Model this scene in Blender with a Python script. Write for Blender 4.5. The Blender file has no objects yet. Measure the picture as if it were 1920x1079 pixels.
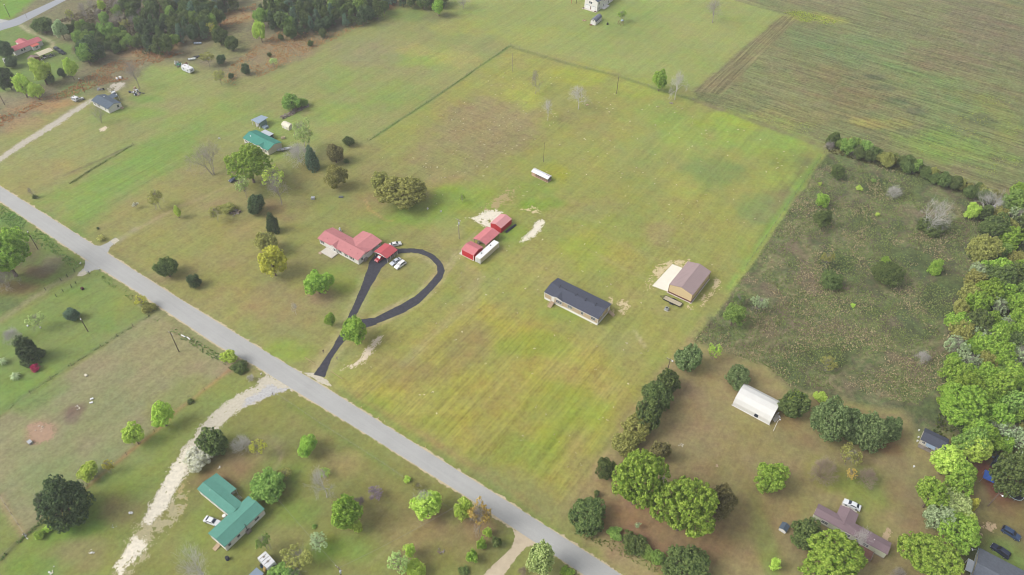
import bpy, bmesh, math, random
import numpy as np
from mathutils import Matrix, Vector, Euler

random.seed(7)
RNG = np.random.default_rng(7)
SC = bpy.context.scene
COL = SC.collection

# ---------------------------------------------------------------- camera
CAM_H = 190.0
CAM_F = 1400.0 / 1920.0          # focal length in picture widths
PITCH = math.radians(44.5)       # looking down
ROLL = math.radians(1.0)
cam_d = bpy.data.cameras.new("camera")
cam_d.sensor_width = 36.0
cam_d.lens = 36.0 * CAM_F
cam_d.clip_start = 1.0
cam_d.clip_end = 20000.0
cam = bpy.data.objects.new("camera", cam_d)
COL.objects.link(cam)
cam.matrix_world = Matrix.Translation((0, 0, CAM_H)) @ Matrix.Rotation(math.pi / 2 - PITCH, 4, 'X') @ Matrix.Rotation(ROLL, 4, 'Z')
SC.camera = cam

# ---------------------------------------------------------------- sky and sun
SUN_EL, SUN_AZ = math.radians(43), math.radians(-104)     # azimuth from +Y towards +X
w = bpy.data.worlds.new("World"); SC.world = w; w.use_nodes = True
nt = w.node_tree; nt.nodes.clear()
sky = nt.nodes.new("ShaderNodeTexSky"); sky.sky_type = 'NISHITA'
sky.sun_disc = False; sky.sun_elevation = SUN_EL; sky.sun_rotation = SUN_AZ
sky.dust_density = 4.0; sky.air_density = 1.0; sky.ozone_density = 1.0
hsv = nt.nodes.new("ShaderNodeHueSaturation"); hsv.inputs['Saturation'].default_value = 0.25
bg = nt.nodes.new("ShaderNodeBackground"); bg.inputs['Strength'].default_value = 0.15
out = nt.nodes.new("ShaderNodeOutputWorld")
nt.links.new(sky.outputs[0], hsv.inputs['Color']); nt.links.new(hsv.outputs[0], bg.inputs[0]); nt.links.new(bg.outputs[0], out.inputs[0])
sun_d = bpy.data.lights.new("sun", 'SUN'); sun_d.energy = 1.15; sun_d.angle = math.radians(28); sun_d.color = (1.0, 0.96, 0.9)
sun = bpy.data.objects.new("sun", sun_d); COL.objects.link(sun)
sdir = Vector((math.sin(SUN_AZ) * math.cos(SUN_EL), math.cos(SUN_AZ) * math.cos(SUN_EL), math.sin(SUN_EL)))
sun.rotation_euler = sdir.to_track_quat('Z', 'Y').to_euler()
sun.location = (0, 0, 400)
vs = SC.view_settings
vs.view_transform = 'Standard'; vs.look = 'None'; vs.gamma = 1.0; vs.exposure = 0.7; vs.use_curve_mapping = False
SC.cycles.pixel_filter_type = 'BLACKMAN_HARRIS'; SC.cycles.filter_width = 1.0; SC.cycles.use_denoising = True
SC.cycles.max_bounces = 5; SC.cycles.diffuse_bounces = 3; SC.cycles.transmission_bounces = 3; SC.cycles.transparent_max_bounces = 4
SC.cycles.caustics_reflective = False; SC.cycles.caustics_refractive = False

# ---------------------------------------------------------------- survey helpers: picture point -> place on the land
CD, SD, CR, SR = math.cos(PITCH), math.sin(PITCH), math.cos(ROLL), math.sin(ROLL)
def ray(px, py):
    x = (px - 960) / 1400.0; y = -(py - 539.5) / 1400.0
    x, y = CR * x - SR * y, SR * x + CR * y
    return x, CD + y * SD, -SD + y * CD
def G(p, z=0.0):
    a, b, c = ray(p[0], p[1]); t = (CAM_H - z) / -c
    return (a * t, b * t)
def SCALE(X, Y, z=0.0):          # picture points per metre there
    return 1400.0 / (Y * CD + (CAM_H - z) * SD)
def PYof(X, Y, Z):
    wz = Z - CAM_H; d = Y * CD - wz * SD; u = Y * SD + wz * CD
    x, y = X / d, u / d
    return 960 + 1400 * (CR * x + SR * y), 539.5 - 1400 * (-SR * x + CR * y)
YAW = math.radians(-34.8)        # everything here is laid out along the road
UX, UY = math.cos(YAW), math.sin(YAW)

# ---------------------------------------------------------------- colour and materials
LIT = 1.5
def s2l(c):
    c = c / 255.0
    return c / 12.92 if c <= 0.04045 else ((c + 0.055) / 1.055) ** 2.4
def A(r, g, b):                  # photographed colour -> base colour
    return tuple(min(0.85, s2l(v) / LIT) for v in (r, g, b))
MATS = {}
def mat(name, rgb, rough=0.8, var=0.12, vscale=0.6, metal=0.0, spec=0.3, bump=0.0, bscale=4.0, raw=False, stain=0.0):
    if name in MATS: return MATS[name]
    m = bpy.data.materials.new(name); m.use_nodes = True; MATS[name] = m
    n = m.node_tree.nodes; l = m.node_tree.links
    b = n["Principled BSDF"]
    c = rgb if raw else A(*rgb)
    b.inputs['Roughness'].default_value = rough; b.inputs['Metallic'].default_value = metal
    b.inputs['Specular IOR Level'].default_value = spec
    if var > 0:
        geo = n.new("ShaderNodeNewGeometry")
        t1 = n.new("ShaderNodeTexNoise"); t1.inputs['Scale'].default_value = vscale; t1.inputs['Detail'].default_value = 6; t1.inputs['Roughness'].default_value = 0.65
        l.new(geo.outputs['Position'], t1.inputs['Vector'])
        mr = n.new("ShaderNodeMapRange"); mr.inputs[1].default_value = 0.25; mr.inputs[2].default_value = 0.75
        mr.inputs[3].default_value = 1 - var; mr.inputs[4].default_value = 1 + var
        l.new(t1.outputs['Fac'], mr.inputs[0])
        mx = n.new("ShaderNodeVectorMath"); mx.operation = 'SCALE'; mx.inputs[0].default_value = c
        l.new(mr.outputs[0], mx.inputs['Scale'])
        last = mx.outputs[0]
        if stain > 0:
            t2 = n.new("ShaderNodeTexNoise"); t2.inputs['Scale'].default_value = vscale * 0.35; t2.inputs['Detail'].default_value = 8
            l.new(geo.outputs['Position'], t2.inputs['Vector'])
            m2 = n.new("ShaderNodeMapRange"); m2.inputs[1].default_value = 0.55; m2.inputs[2].default_value = 0.75; m2.inputs[4].default_value = stain
            l.new(t2.outputs['Fac'], m2.inputs[0])
            mm = n.new("ShaderNodeMix"); mm.data_type = 'RGBA'; mm.inputs[7].default_value = (c[0] * .55, c[1] * .5, c[2] * .45, 1)
            l.new(m2.outputs[0], mm.inputs[0]); l.new(last, mm.inputs[6]); last = mm.outputs[2]
        l.new(last, b.inputs['Base Color'])
        if bump > 0:
            t3 = n.new("ShaderNodeTexNoise"); t3.inputs['Scale'].default_value = bscale; t3.inputs['Detail'].default_value = 4
            l.new(geo.outputs['Position'], t3.inputs['Vector'])
            bp = n.new("ShaderNodeBump"); bp.inputs['Strength'].default_value = bump; bp.inputs['Distance'].default_value = 0.1
            l.new(t3.outputs['Fac'], bp.inputs['Height']); l.new(bp.outputs[0], b.inputs['Normal'])
    else:
        b.inputs['Base Color'].default_value = (*c, 1)
    return m

def leafmat(name, dark, light, hue=0.5, trans=0.36):
    """foliage: every leaf clump takes its own tone between two leaf colours"""
    key = "leaf_" + name
    if key in MATS: return MATS[key]
    m = bpy.data.materials.new(key); m.use_nodes = True; MATS[key] = m
    n = m.node_tree.nodes; l = m.node_tree.links; n.clear()
    geo = n.new("ShaderNodeNewGeometry"); oi = n.new("ShaderNodeObjectInfo")
    tn = n.new("ShaderNodeTexNoise"); tn.inputs['Scale'].default_value = 0.75; tn.inputs['Detail'].default_value = 2
    l.new(geo.outputs['Position'], tn.inputs['Vector'])
    ad = n.new("ShaderNodeMath"); ad.operation = 'MULTIPLY_ADD'; ad.inputs[1].default_value = 0.75
    l.new(geo.outputs['Random Per Island'], ad.inputs[0])
    sc = n.new("ShaderNodeMath"); sc.operation = 'MULTIPLY_ADD'; sc.inputs[1].default_value = 1.2; sc.inputs[2].default_value = -0.47
    l.new(tn.outputs['Fac'], sc.inputs[0]); l.new(sc.outputs[0], ad.inputs[2])
    mx = n.new("ShaderNodeMix"); mx.data_type = 'RGBA'; mx.clamp_factor = True
    mx.inputs[6].default_value = (*[v * 1.5 for v in A(*dark)], 1); mx.inputs[7].default_value = (*[min(.8, v * 1.5) for v in A(*light)], 1)
    l.new(ad.outputs[0], mx.inputs[0])
    hs = n.new("ShaderNodeHueSaturation")
    mr = n.new("ShaderNodeMapRange"); mr.inputs[3].default_value = 0.492; mr.inputs[4].default_value = 0.514
    mv = n.new("ShaderNodeMapRange"); mv.inputs[3].default_value = 0.85; mv.inputs[4].default_value = 1.15
    l.new(oi.outputs['Random'], mr.inputs[0]); l.new(oi.outputs['Random'], mv.inputs[0])
    l.new(mr.outputs[0], hs.inputs['Hue']); l.new(mv.outputs[0], hs.inputs['Value']); l.new(mx.outputs[2], hs.inputs['Color'])
    d = n.new("ShaderNodeBsdfDiffuse"); t = n.new("ShaderNodeBsdfTranslucent"); ms = n.new("ShaderNodeMixShader"); ms.inputs[0].default_value = trans
    l.new(hs.outputs[0], d.inputs[0]); l.new(hs.outputs[0], t.inputs[0]); l.new(d.outputs[0], ms.inputs[1]); l.new(t.outputs[0], ms.inputs[2])
    o = n.new("ShaderNodeOutputMaterial"); l.new(ms.outputs[0], o.inputs[0])
    return m

# ---------------------------------------------------------------- mesh helpers
def tag(o, label=None, cat=None, group=None, kind=None):
    if label: o["label"] = label
    if cat: o["category"] = cat
    if group: o["group"] = group
    if kind: o["kind"] = kind
    return o
def thing(name, label, cat, loc=(0, 0, 0), yaw=0.0, group=None):
    o = bpy.data.objects.new(name, None); COL.objects.link(o)
    o.empty_display_size = 0.5
    o.location = loc; o.rotation_euler = (0, 0, yaw)
    return tag(o, label, cat, group)
def linkmesh(name, me, m, parent=None):
    o = bpy.data.objects.new(name, me); COL.objects.link(o)
    if m is not None and len(me.materials) == 0: me.materials.append(m)
    if parent is not None: o.parent = parent
    return o
def npmesh(name, V, Q):
    """fast mesh from vertex array and quad (or triangle) array"""
    V = np.asarray(V, np.float32); Q = np.asarray(Q, np.int32)
    me = bpy.data.meshes.new(name)
    k = Q.shape[1]
    me.vertices.add(len(V)); me.vertices.foreach_set("co", V.ravel())
    me.loops.add(Q.size); me.loops.foreach_set("vertex_index", Q.ravel())
    me.polygons.add(len(Q)); me.polygons.foreach_set("loop_start", np.arange(0, Q.size, k, dtype=np.int32))
    me.polygons.foreach_set("loop_total", np.full(len(Q), k, np.int32))
    me.update(calc_edges=True)
    return me
class MB:
    def __init__(s): s.v = []; s.f = []
    def poly(s, pts):
        b = len(s.v); s.v += [tuple(p) for p in pts]; s.f.append(tuple(range(b, b + len(pts)))); return s
    def hexa(s, p):              # 8 corners: bottom 4 ccw, top 4 ccw
        b = len(s.v); s.v += [tuple(q) for q in p]
        for q in ((3, 2, 1, 0), (4, 5, 6, 7), (0, 1, 5, 4), (1, 2, 6, 5), (2, 3, 7, 6), (3, 0, 4, 7)): s.f.append(tuple(b + i for i in q))
        return s
    def box(s, x0, x1, y0, y1, z0, z1):
        return s.hexa([(x0, y0, z0), (x1, y0, z0), (x1, y1, z0), (x0, y1, z0), (x0, y0, z1), (x1, y0, z1), (x1, y1, z1), (x0, y1, z1)])
    def tube(s, p, q, r0, r1=None, n=6, cap=True):
        r1 = r0 if r1 is None else r1
        p = Vector(p); q = Vector(q); d = (q - p)
        if d.length < 1e-6: return s
        d.normalize(); a = d.orthogonal().normalized(); c = d.cross(a)
        b = len(s.v)
        for P_, r in ((p, r0), (q, r1)):
            for i in range(n):
                t = 2 * math.pi * i / n
                s.v.append(tuple(P_ + (a * math.cos(t) + c * math.sin(t)) * r))
        for i in range(n):
            j = (i + 1) % n; s.f.append((b + i, b + j, b + n + j, b + n + i))
        if cap:
            s.f.append(tuple(b + n - 1 - i for i in range(n))); s.f.append(tuple(b + n + i for i in range(n)))
        return s
    def prism(s, prof, y0, y1, axis='y'):
        """closed profile (x,z) swept along y; axis 'x': profile (y,z) swept along x"""
        n = len(prof); b = len(s.v)
        for yy in (y0, y1):
            for (a, z) in prof: s.v.append((a, yy, z) if axis == 'y' else (yy, a, z))
        for i in range(n):
            j = (i + 1) % n; s.f.append((b + i, b + j, b + n + j, b + n + i))
        s.f.append(tuple(b + n - 1 - i for i in range(n))); s.f.append(tuple(b + n + i for i in range(n)))
        return s
    def build(s, name, m, parent=None, smooth=False):
        me = bpy.data.meshes.new(name); me.from_pydata(s.v, [], s.f); me.update()
        bm = bmesh.new(); bm.from_mesh(me); bmesh.ops.recalc_face_normals(bm, faces=bm.faces); bm.to_mesh(me); bm.free()
        if smooth:
            me.polygons.foreach_set("use_smooth", [True] * len(me.polygons))
        return linkmesh(name, me, m, parent)
def copytree(o, parent=None):
    c = o.copy(); COL.objects.link(c)
    if parent is not None: c.parent = parent
    for ch in list(o.children):
        copytree(ch, c)
    return c

# ---------------------------------------------------------------- numpy noise for laying out the land
_lat = np.random.default_rng(11).random((257, 257)).astype(np.float32)
def vnoise(x, y):
    xi = np.floor(x).astype(int); yi = np.floor(y).astype(int)
    fx = x - xi; fy = y - yi
    fx = fx * fx * (3 - 2 * fx); fy = fy * fy * (3 - 2 * fy)
    a = _lat[xi % 256, yi % 256]; b = _lat[(xi + 1) % 256, yi % 256]; c = _lat[xi % 256, (yi + 1) % 256]; d = _lat[(xi + 1) % 256, (yi + 1) % 256]
    return (a * (1 - fx) + b * fx) * (1 - fy) + (c * (1 - fx) + d * fx) * fy
def fbm(x, y, o=4):
    s = 0; a = 0.5
    for i in range(o):
        s = s + a * vnoise(x + 17.3 * i, y - 9.1 * i); x = x * 2.03; y = y * 2.03; a *= 0.5
    return s / (1 - 0.5 ** o)
def psdf(X, Y, pts):
    """signed distance, positive inside"""
    pts = np.array(pts); d = np.full(X.shape, 1e9); ins = np.zeros(X.shape, bool)
    n = len(pts)
    for i in range(n):
        ax, ay = pts[i]; bx, by = pts[(i + 1) % n]
        ex, ey = bx - ax, by - ay; L = ex * ex + ey * ey + 1e-9
        t = np.clip(((X - ax) * ex + (Y - ay) * ey) / L, 0, 1)
        d = np.minimum(d, (X - ax - t * ex) ** 2 + (Y - ay - t * ey) ** 2)
        if ay != by:
            c = ((ay > Y) != (by > Y)) & (X < (bx - ax) * (Y - ay) / (by - ay) + ax)
            ins ^= c
    d = np.sqrt(d)
    return np.where(ins, d, -d)
def pline(X, Y, pts):
    d = np.full(X.shape, 1e9)
    for (ax, ay), (bx, by) in zip(pts[:-1], pts[1:]):
        ex, ey = bx - ax, by - ay; L = ex * ex + ey * ey + 1e-9
        t = np.clip(((X - ax) * ex + (Y - ay) * ey) / L, 0, 1)
        d = np.minimum(d, (X - ax - t * ex) ** 2 + (Y - ay - t * ey) ** 2)
    return np.sqrt(d)
GP = lambda pts: [G(p) for p in pts]

# ================================================================ THE GROUND
# regions of the land: outline, grass or soil colour, softness of edge (m), (weediness, furrows across the road axis, furrows along it)
REG = [
 ([(-60,240),(-60,-40),(760,-40),(720,15),(560,110),(480,145),(400,158),(350,125),(300,118),(240,168),(130,190),(0,250)], (134,126,94), 6, (.75,0,0)),
 ([(-60,200),(-60,40),(35,45),(110,80),(150,85),(160,110),(110,150),(60,170),(0,185)], (122,140,72), 4, (.25,0,0)),
 ([(-60,45),(-60,-40),(110,-40),(20,37)], (118,152,58), 3, (.1,0,0)),
 ([(130,190),(240,168),(300,118),(400,130),(480,150),(560,120),(700,45),(830,25),(960,85),(690,265),(520,330),(400,250),(300,260),(120,330),(0,345),(-40,320),(0,297),(170,190)], (150,149,90), 5, (.2,.25,0)),
 ([(830,-20),(1380,-20),(1470,28),(1300,170),(960,85),(835,25)], (152,158,88), 5, (.1,.2,0)),
 # big lot
 ([(690,265),(960,88),(1160,137),(1300,190),(1545,285),(1340,590),(1290,640),(1080,930),(610,727),(700,610),(835,510),(870,440)], (155,153,80), 4, (.15,.3,.1)),
 # turned field at the top right
 ([(1375,-60),(1375,0),(1470,28),(1300,170),(1306,186),(1545,270),(1600,290),(1760,330),(1960,420),(2100,-60)], (130,130,84), 1.5, (.7,0,1)),
 ([(1466,30),(1502,30),(1352,178),(1300,172)], (134,124,86), 1.2, (.5,2.2,0)),
 # scrub lot
 ([(1548,285),(1600,290),(1760,330),(1990,420),(2100,830),(1735,830),(1690,772),(1480,735),(1440,690),(1290,640),(1340,590)], (118,122,82), 1.5, (1,0,.1)),
 # lot at the lower right
 ([(1290,640),(1440,690),(1480,735),(1690,775),(1735,830),(2000,800),(2000,1120),(1190,1120),(1060,930),(1200,740)], (158,141,96), 4, (.15,.1,0)),
 ([(1860,810),(2050,800),(2050,1150),(1800,1150),(1830,960)], (132,118,78), 4, (.3,0,0)),
 # left yards
 ([(0,357),(-60,320),(100,330),(150,425),(300,340),(420,330),(520,330),(690,265),(870,440),(835,505),(700,610),(595,700),(300,535)], (152,145,86), 4, (.12,.1,.1)),
 ([(-60,360),(0,380),(130,470),(165,490),(145,515),(0,605),(-60,640)], (122,136,68), 2, (.35,0,0)),
 ([(-60,640),(140,532),(186,503),(279,592),(0,782),(-60,800)], (132,147,78), 1.5, (.15,.1,0)),
 ([(279,594),(300,580),(480,690),(430,692),(327,775),(165,910),(47,1005),(0,930),(-60,860),(-60,820),(0,782)], (151,145,106), 1.2, (.25,.1,0)),
 ([(-60,860),(0,930),(47,1005),(0,1050),(-60,1080)], (136,142,80), 1.5, (.2,0,0)),
 ([(430,692),(500,735),(380,800),(350,850),(210,1079),(100,1150),(-80,1150),(47,1005),(165,910),(327,775)], (140,146,76), 1.5, (.15,0,0)),
 ([(500,740),(540,728),(680,812),(960,992),(990,1030),(900,1150),(200,1150),(350,860),(390,800)], (140,139,76), 3, (.15,.1,0)),
 # lush mown field
 ([(905,556),(1010,602),(1112,628),(1205,735),(1075,915),(1000,892),(720,790),(645,718),(760,660),(850,590)], (166,157,76), 6, (.2,.8,0)),
 ([(130,348),(250,272),(372,235),(362,290),(330,310),(225,375),(150,428),(85,378)], (132,154,72), 8, (.15,.6,0)),
 ([(850,200),(920,178),(1012,215),(995,270),(930,308),(860,332),(800,348),(735,308),(790,262)], (156,140,96), 9, (.3,.1,.3)),
]
# softer patches: centre, half-sizes in the picture, colour, strength
BLOB = [
 # lush field
 (960,690,150,60,(168,156,80),.5),(1000,640,60,30,(150,160,55),.7),(1060,760,70,50,(152,160,58),.7),(880,640,40,50,(154,136,86),.7),(760,690,70,30,(152,134,84),.7),(820,800,60,20,(145,150,60),.5),(1000,850,80,30,(140,156,58),.6),
 (1150,680,60,40,(160,148,78),.5),(1180,790,25,60,(158,138,92),.6),(700,760,50,20,(138,150,62),.5),(920,740,60,40,(170,154,82),.5),(1090,850,25,60,(156,138,88),.5),(1040,590,50,15,(150,160,60),.5),
 # big lot
 (1250,250,70,40,(144,162,76),.7),(1420,260,90,35,(142,166,72),.7),(1340,320,50,32,(122,142,78),.7),(1430,400,45,28,(124,142,82),.7),(1470,330,50,30,(156,166,74),.6),(1290,360,50,20,(168,162,80),.5),(1200,300,60,50,(146,150,84),.6),(1150,410,80,25,(140,156,72),.5),(1120,390,60,18,(162,146,94),.5),(1240,440,30,22,(160,140,98),.6),
 (1110,470,70,30,(160,162,66),.6),(1170,490,40,25,(172,158,80),.5),(1000,500,60,40,(162,148,90),.5),(1020,380,50,14,(130,158,54),.8),(1045,320,30,18,(158,158,52),.7),(1000,350,40,20,(136,156,66),.6),(960,440,30,20,(132,158,58),.7),(880,540,25,30,(160,142,96),.5),(1200,560,60,25,(165,152,92),.5),(1150,640,70,25,(158,150,92),.5),(1300,610,40,30,(150,152,78),.5),(1420,480,60,30,(152,158,70),.5),(1500,330,20,40,(144,166,74),.5),
 (980,180,45,25,(172,172,72),.6),(1080,140,80,18,(165,168,62),.6),(1210,170,60,16,(164,174,66),.6),(1390,225,80,15,(162,178,56),.6),(1100,230,60,30,(150,142,86),.5),(1050,200,40,18,(150,140,88),.5),(820,300,60,30,(150,152,82),.4),
 # yards by the red-roofed house
 (740,560,50,30,(152,158,72),.6),(770,500,40,18,(165,158,92),.5),(640,520,40,25,(146,162,66),.7),(560,600,60,35,(156,142,92),.5),(420,480,60,50,(156,144,84),.5),(540,660,60,20,(142,160,66),.6),(500,570,70,30,(158,138,96),.6),(600,560,30,15,(156,132,98),.7),(690,380,30,18,(164,132,92),.6),(790,400,70,25,(136,162,60),.7),(760,330,60,25,(150,148,84),.4),(870,370,60,25,(138,162,60),.7),(830,430,40,20,(168,156,98),.5),(700,430,40,18,(146,164,66),.7),
 (640,400,60,30,(146,156,76),.5),(560,440,60,30,(148,150,78),.5),(440,380,60,20,(158,142,96),.6),(520,390,40,20,(154,128,90),.7),(360,440,70,30,(150,148,80),.5),(300,470,60,30,(154,150,82),.5),(460,430,40,20,(158,140,88),.5),(520,250,60,40,(140,160,70),.6),(300,520,30,12,(160,135,98),.6),(410,560,60,30,(158,146,86),.5),
 (380,320,40,15,(158,142,100),.5),(400,210,80,35,(138,158,70),.6),(330,200,60,20,(154,142,96),.5),
 # strip left of the long fence
 (640,150,40,25,(138,158,78),.6),(740,180,60,28,(140,160,76),.7),(800,110,60,20,(140,162,70),.7),(780,95,40,12,(172,158,92),.6),(860,110,40,16,(174,162,92),.6),(700,100,60,25,(152,142,106),.6),(620,210,60,20,(136,160,66),.6),(760,25,40,10,(120,150,70),.6),(870,50,60,15,(168,170,80),.5),(820,30,40,8,(132,126,88),.6),
 (1180,30,60,30,(138,158,80),.5),(1300,60,80,30,(162,160,96),.4),(1000,60,60,20,(166,166,80),.5),
 # turned field
 (1610,95,110,32,(120,138,86),.8),(1740,150,90,32,(124,140,80),.75),(1800,210,70,40,(120,140,80),.75),(1540,140,50,22,(138,116,80),.75),(1600,190,55,22,(138,116,80),.75),(1790,115,80,20,(134,116,88),.75),(1850,50,90,50,(128,114,92),.7),(1560,10,80,14,(142,130,100),.6),(1505,32,50,9,(154,158,68),.6),(1560,38,30,6,(170,168,60),.8),(1480,150,50,50,(142,136,92),.6),(1480,220,80,18,(150,142,86),.7),(1640,232,60,10,(164,156,72),.7),(1790,275,90,30,(136,160,66),.8),(1870,225,40,40,(140,150,70),.7),(1910,100,40,80,(134,116,92),.6),(1700,50,80,25,(128,124,90),.5),
 (1655,165,25,6,(98,104,78),.8),(1640,145,22,6,(98,104,78),.8),(1720,210,30,7,(98,106,78),.8),(1690,190,25,6,(98,104,74),.8),(1840,225,25,9,(96,104,74),.8),
 # scrub
 (1580,330,80,25,(132,116,86),.7),(1500,400,40,50,(130,112,84),.7),(1450,460,30,40,(124,112,80),.6),(1650,400,60,30,(112,98,74),.7),(1585,375,28,12,(118,88,88),.8),(1690,365,40,14,(168,146,92),.8),(1710,400,40,10,(168,144,96),.7),(1790,360,30,14,(160,136,96),.6),(1800,420,25,20,(160,136,92),.7),(1720,450,40,12,(150,124,86),.7),(1620,540,60,60,(98,112,60),.7),(1480,530,60,50,(98,110,58),.7),(1720,560,70,60,(92,106,58),.7),(1480,640,60,35,(146,126,94),.9),(1420,620,40,25,(140,118,88),.8),(1560,660,60,25,(134,122,74),.7),(1640,600,40,25,(126,108,84),.6),(1700,640,40,20,(146,126,90),.6),(1740,670,30,12,(160,132,100),.7),(1660,700,80,30,(104,114,62),.6),(1830,600,60,120,(92,100,64),.6),(1560,720,80,18,(150,124,96),.7),(1860,470,40,60,(92,88,66),.7),(1620,330,120,40,(104,108,68),.5),(1700,720,30,20,(126,148,56),.6),(1500,590,40,20,(104,116,60),.6),(1640,470,30,12,(150,140,104),.6),(1580,440,40,14,(132,128,92),.6),(1770,530,30,20,(128,132,86),.6),(1630,560,40,14,(140,132,106),.6),(1690,600,30,14,(150,142,116),.7),(1560,570,40,20,(120,136,78),.6),(1480,480,40,22,(136,130,94),.6),(1400,560,24,16,(120,136,70),.6),(1780,640,30,40,(104,116,70),.6),(1650,740,60,12,(120,132,76),.6),
 # lower right lot
 (1190,960,60,50,(156,118,88),.9),(1240,1010,90,25,(154,120,90),.85),(1330,1010,60,40,(152,120,86),.7),(1330,830,60,60,(158,138,98),.6),(1400,650,60,15,(156,128,96),.6),(1300,760,30,60,(160,132,100),.6),(1420,820,70,30,(152,140,84),.6),(1560,900,50,30,(156,152,70),.8),(1620,920,60,40,(130,146,62),.7),(1430,1010,20,70,(124,152,60),.7),(1480,930,50,40,(158,142,92),.6),(1680,880,40,60,(146,128,92),.6),(1660,835,25,14,(150,108,76),.8),(1700,960,30,60,(146,124,88),.6),(1650,1000,40,30,(138,142,72),.5),(1390,960,50,80,(154,130,90),.5),(1370,900,80,50,(150,136,86),.5),(1500,830,30,15,(150,120,84),.6),(1480,790,30,20,(156,128,86),.6),(1865,915,30,40,(140,88,70),.9),(1890,820,40,25,(146,128,98),.8),(1880,960,50,25,(138,120,76),.6),(1890,1040,50,30,(118,140,66),.7),(1830,1040,30,40,(84,104,58),.7),(1560,1030,80,40,(150,120,90),.6),(1640,1040,20,20,(130,100,80),.6),(1130,900,16,40,(164,136,98),.6),
 # lower left
 (100,560,100,30,(128,144,68),.5),(240,570,40,25,(146,144,74),.6),(60,740,60,30,(122,148,66),.6),(30,700,40,30,(124,148,68),.5),(300,660,100,50,(158,148,104),.6),(200,760,80,40,(144,146,100),.6),(80,880,60,50,(136,146,92),.6),(140,770,20,12,(128,108,92),.9),(135,785,14,8,(132,116,98),.8),(75,810,28,16,(168,138,112),.9),(230,860,60,30,(140,146,100),.5),(390,690,40,15,(162,142,110),.6),
 (240,900,50,40,(138,148,72),.6),(130,1000,60,20,(118,152,56),.8),(180,980,40,30,(116,152,58),.7),(230,960,40,25,(154,138,92),.8),(150,1040,60,25,(154,140,96),.7),(60,1060,50,20,(124,148,64),.7),(340,760,60,40,(142,146,78),.6),(400,900,40,20,(142,116,84),.9),(440,870,50,25,(148,124,88),.9),(500,840,40,25,(162,142,104),.7),(380,990,30,50,(140,150,68),.6),(320,1030,50,30,(146,150,84),.5),
 (560,880,40,25,(126,148,66),.7),(640,870,60,30,(160,142,90),.6),(600,830,30,25,(152,140,90),.5),(560,960,40,40,(126,150,64),.7),(640,1030,60,25,(128,154,66),.7),(720,960,60,40,(152,136,84),.6),(780,1000,60,30,(154,134,90),.6),(830,1000,60,40,(154,128,90),.7),(540,1000,40,25,(154,142,88),.6),(700,1060,60,20,(144,140,80),.5),(890,990,40,20,(156,124,92),.8),(500,900,40,60,(128,146,66),.4),(470,1000,30,40,(122,140,62),.5),(580,790,50,30,(148,144,84),.5),
 # top left rough land
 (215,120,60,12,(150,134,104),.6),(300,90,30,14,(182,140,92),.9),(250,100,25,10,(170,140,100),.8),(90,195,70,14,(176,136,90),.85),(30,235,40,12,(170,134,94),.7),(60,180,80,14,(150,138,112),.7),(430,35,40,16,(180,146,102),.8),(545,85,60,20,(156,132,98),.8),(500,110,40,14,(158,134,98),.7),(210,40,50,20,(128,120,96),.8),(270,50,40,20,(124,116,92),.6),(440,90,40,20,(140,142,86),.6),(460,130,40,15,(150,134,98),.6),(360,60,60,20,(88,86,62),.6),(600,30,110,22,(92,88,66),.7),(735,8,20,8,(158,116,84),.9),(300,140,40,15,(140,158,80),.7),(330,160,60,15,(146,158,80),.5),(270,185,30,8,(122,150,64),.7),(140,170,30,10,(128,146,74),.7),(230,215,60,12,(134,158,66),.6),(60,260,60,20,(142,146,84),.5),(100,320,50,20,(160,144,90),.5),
 (20,480,50,30,(108,96,72),.8),(60,510,40,10,(130,102,80),.8),(20,540,50,12,(128,92,68),.7),(120,440,40,14,(96,134,60),.6),(50,410,60,12,(100,138,60),.6),(95,495,20,12,(134,122,98),.8),(0,570,40,14,(96,108,70),.6),
]
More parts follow.
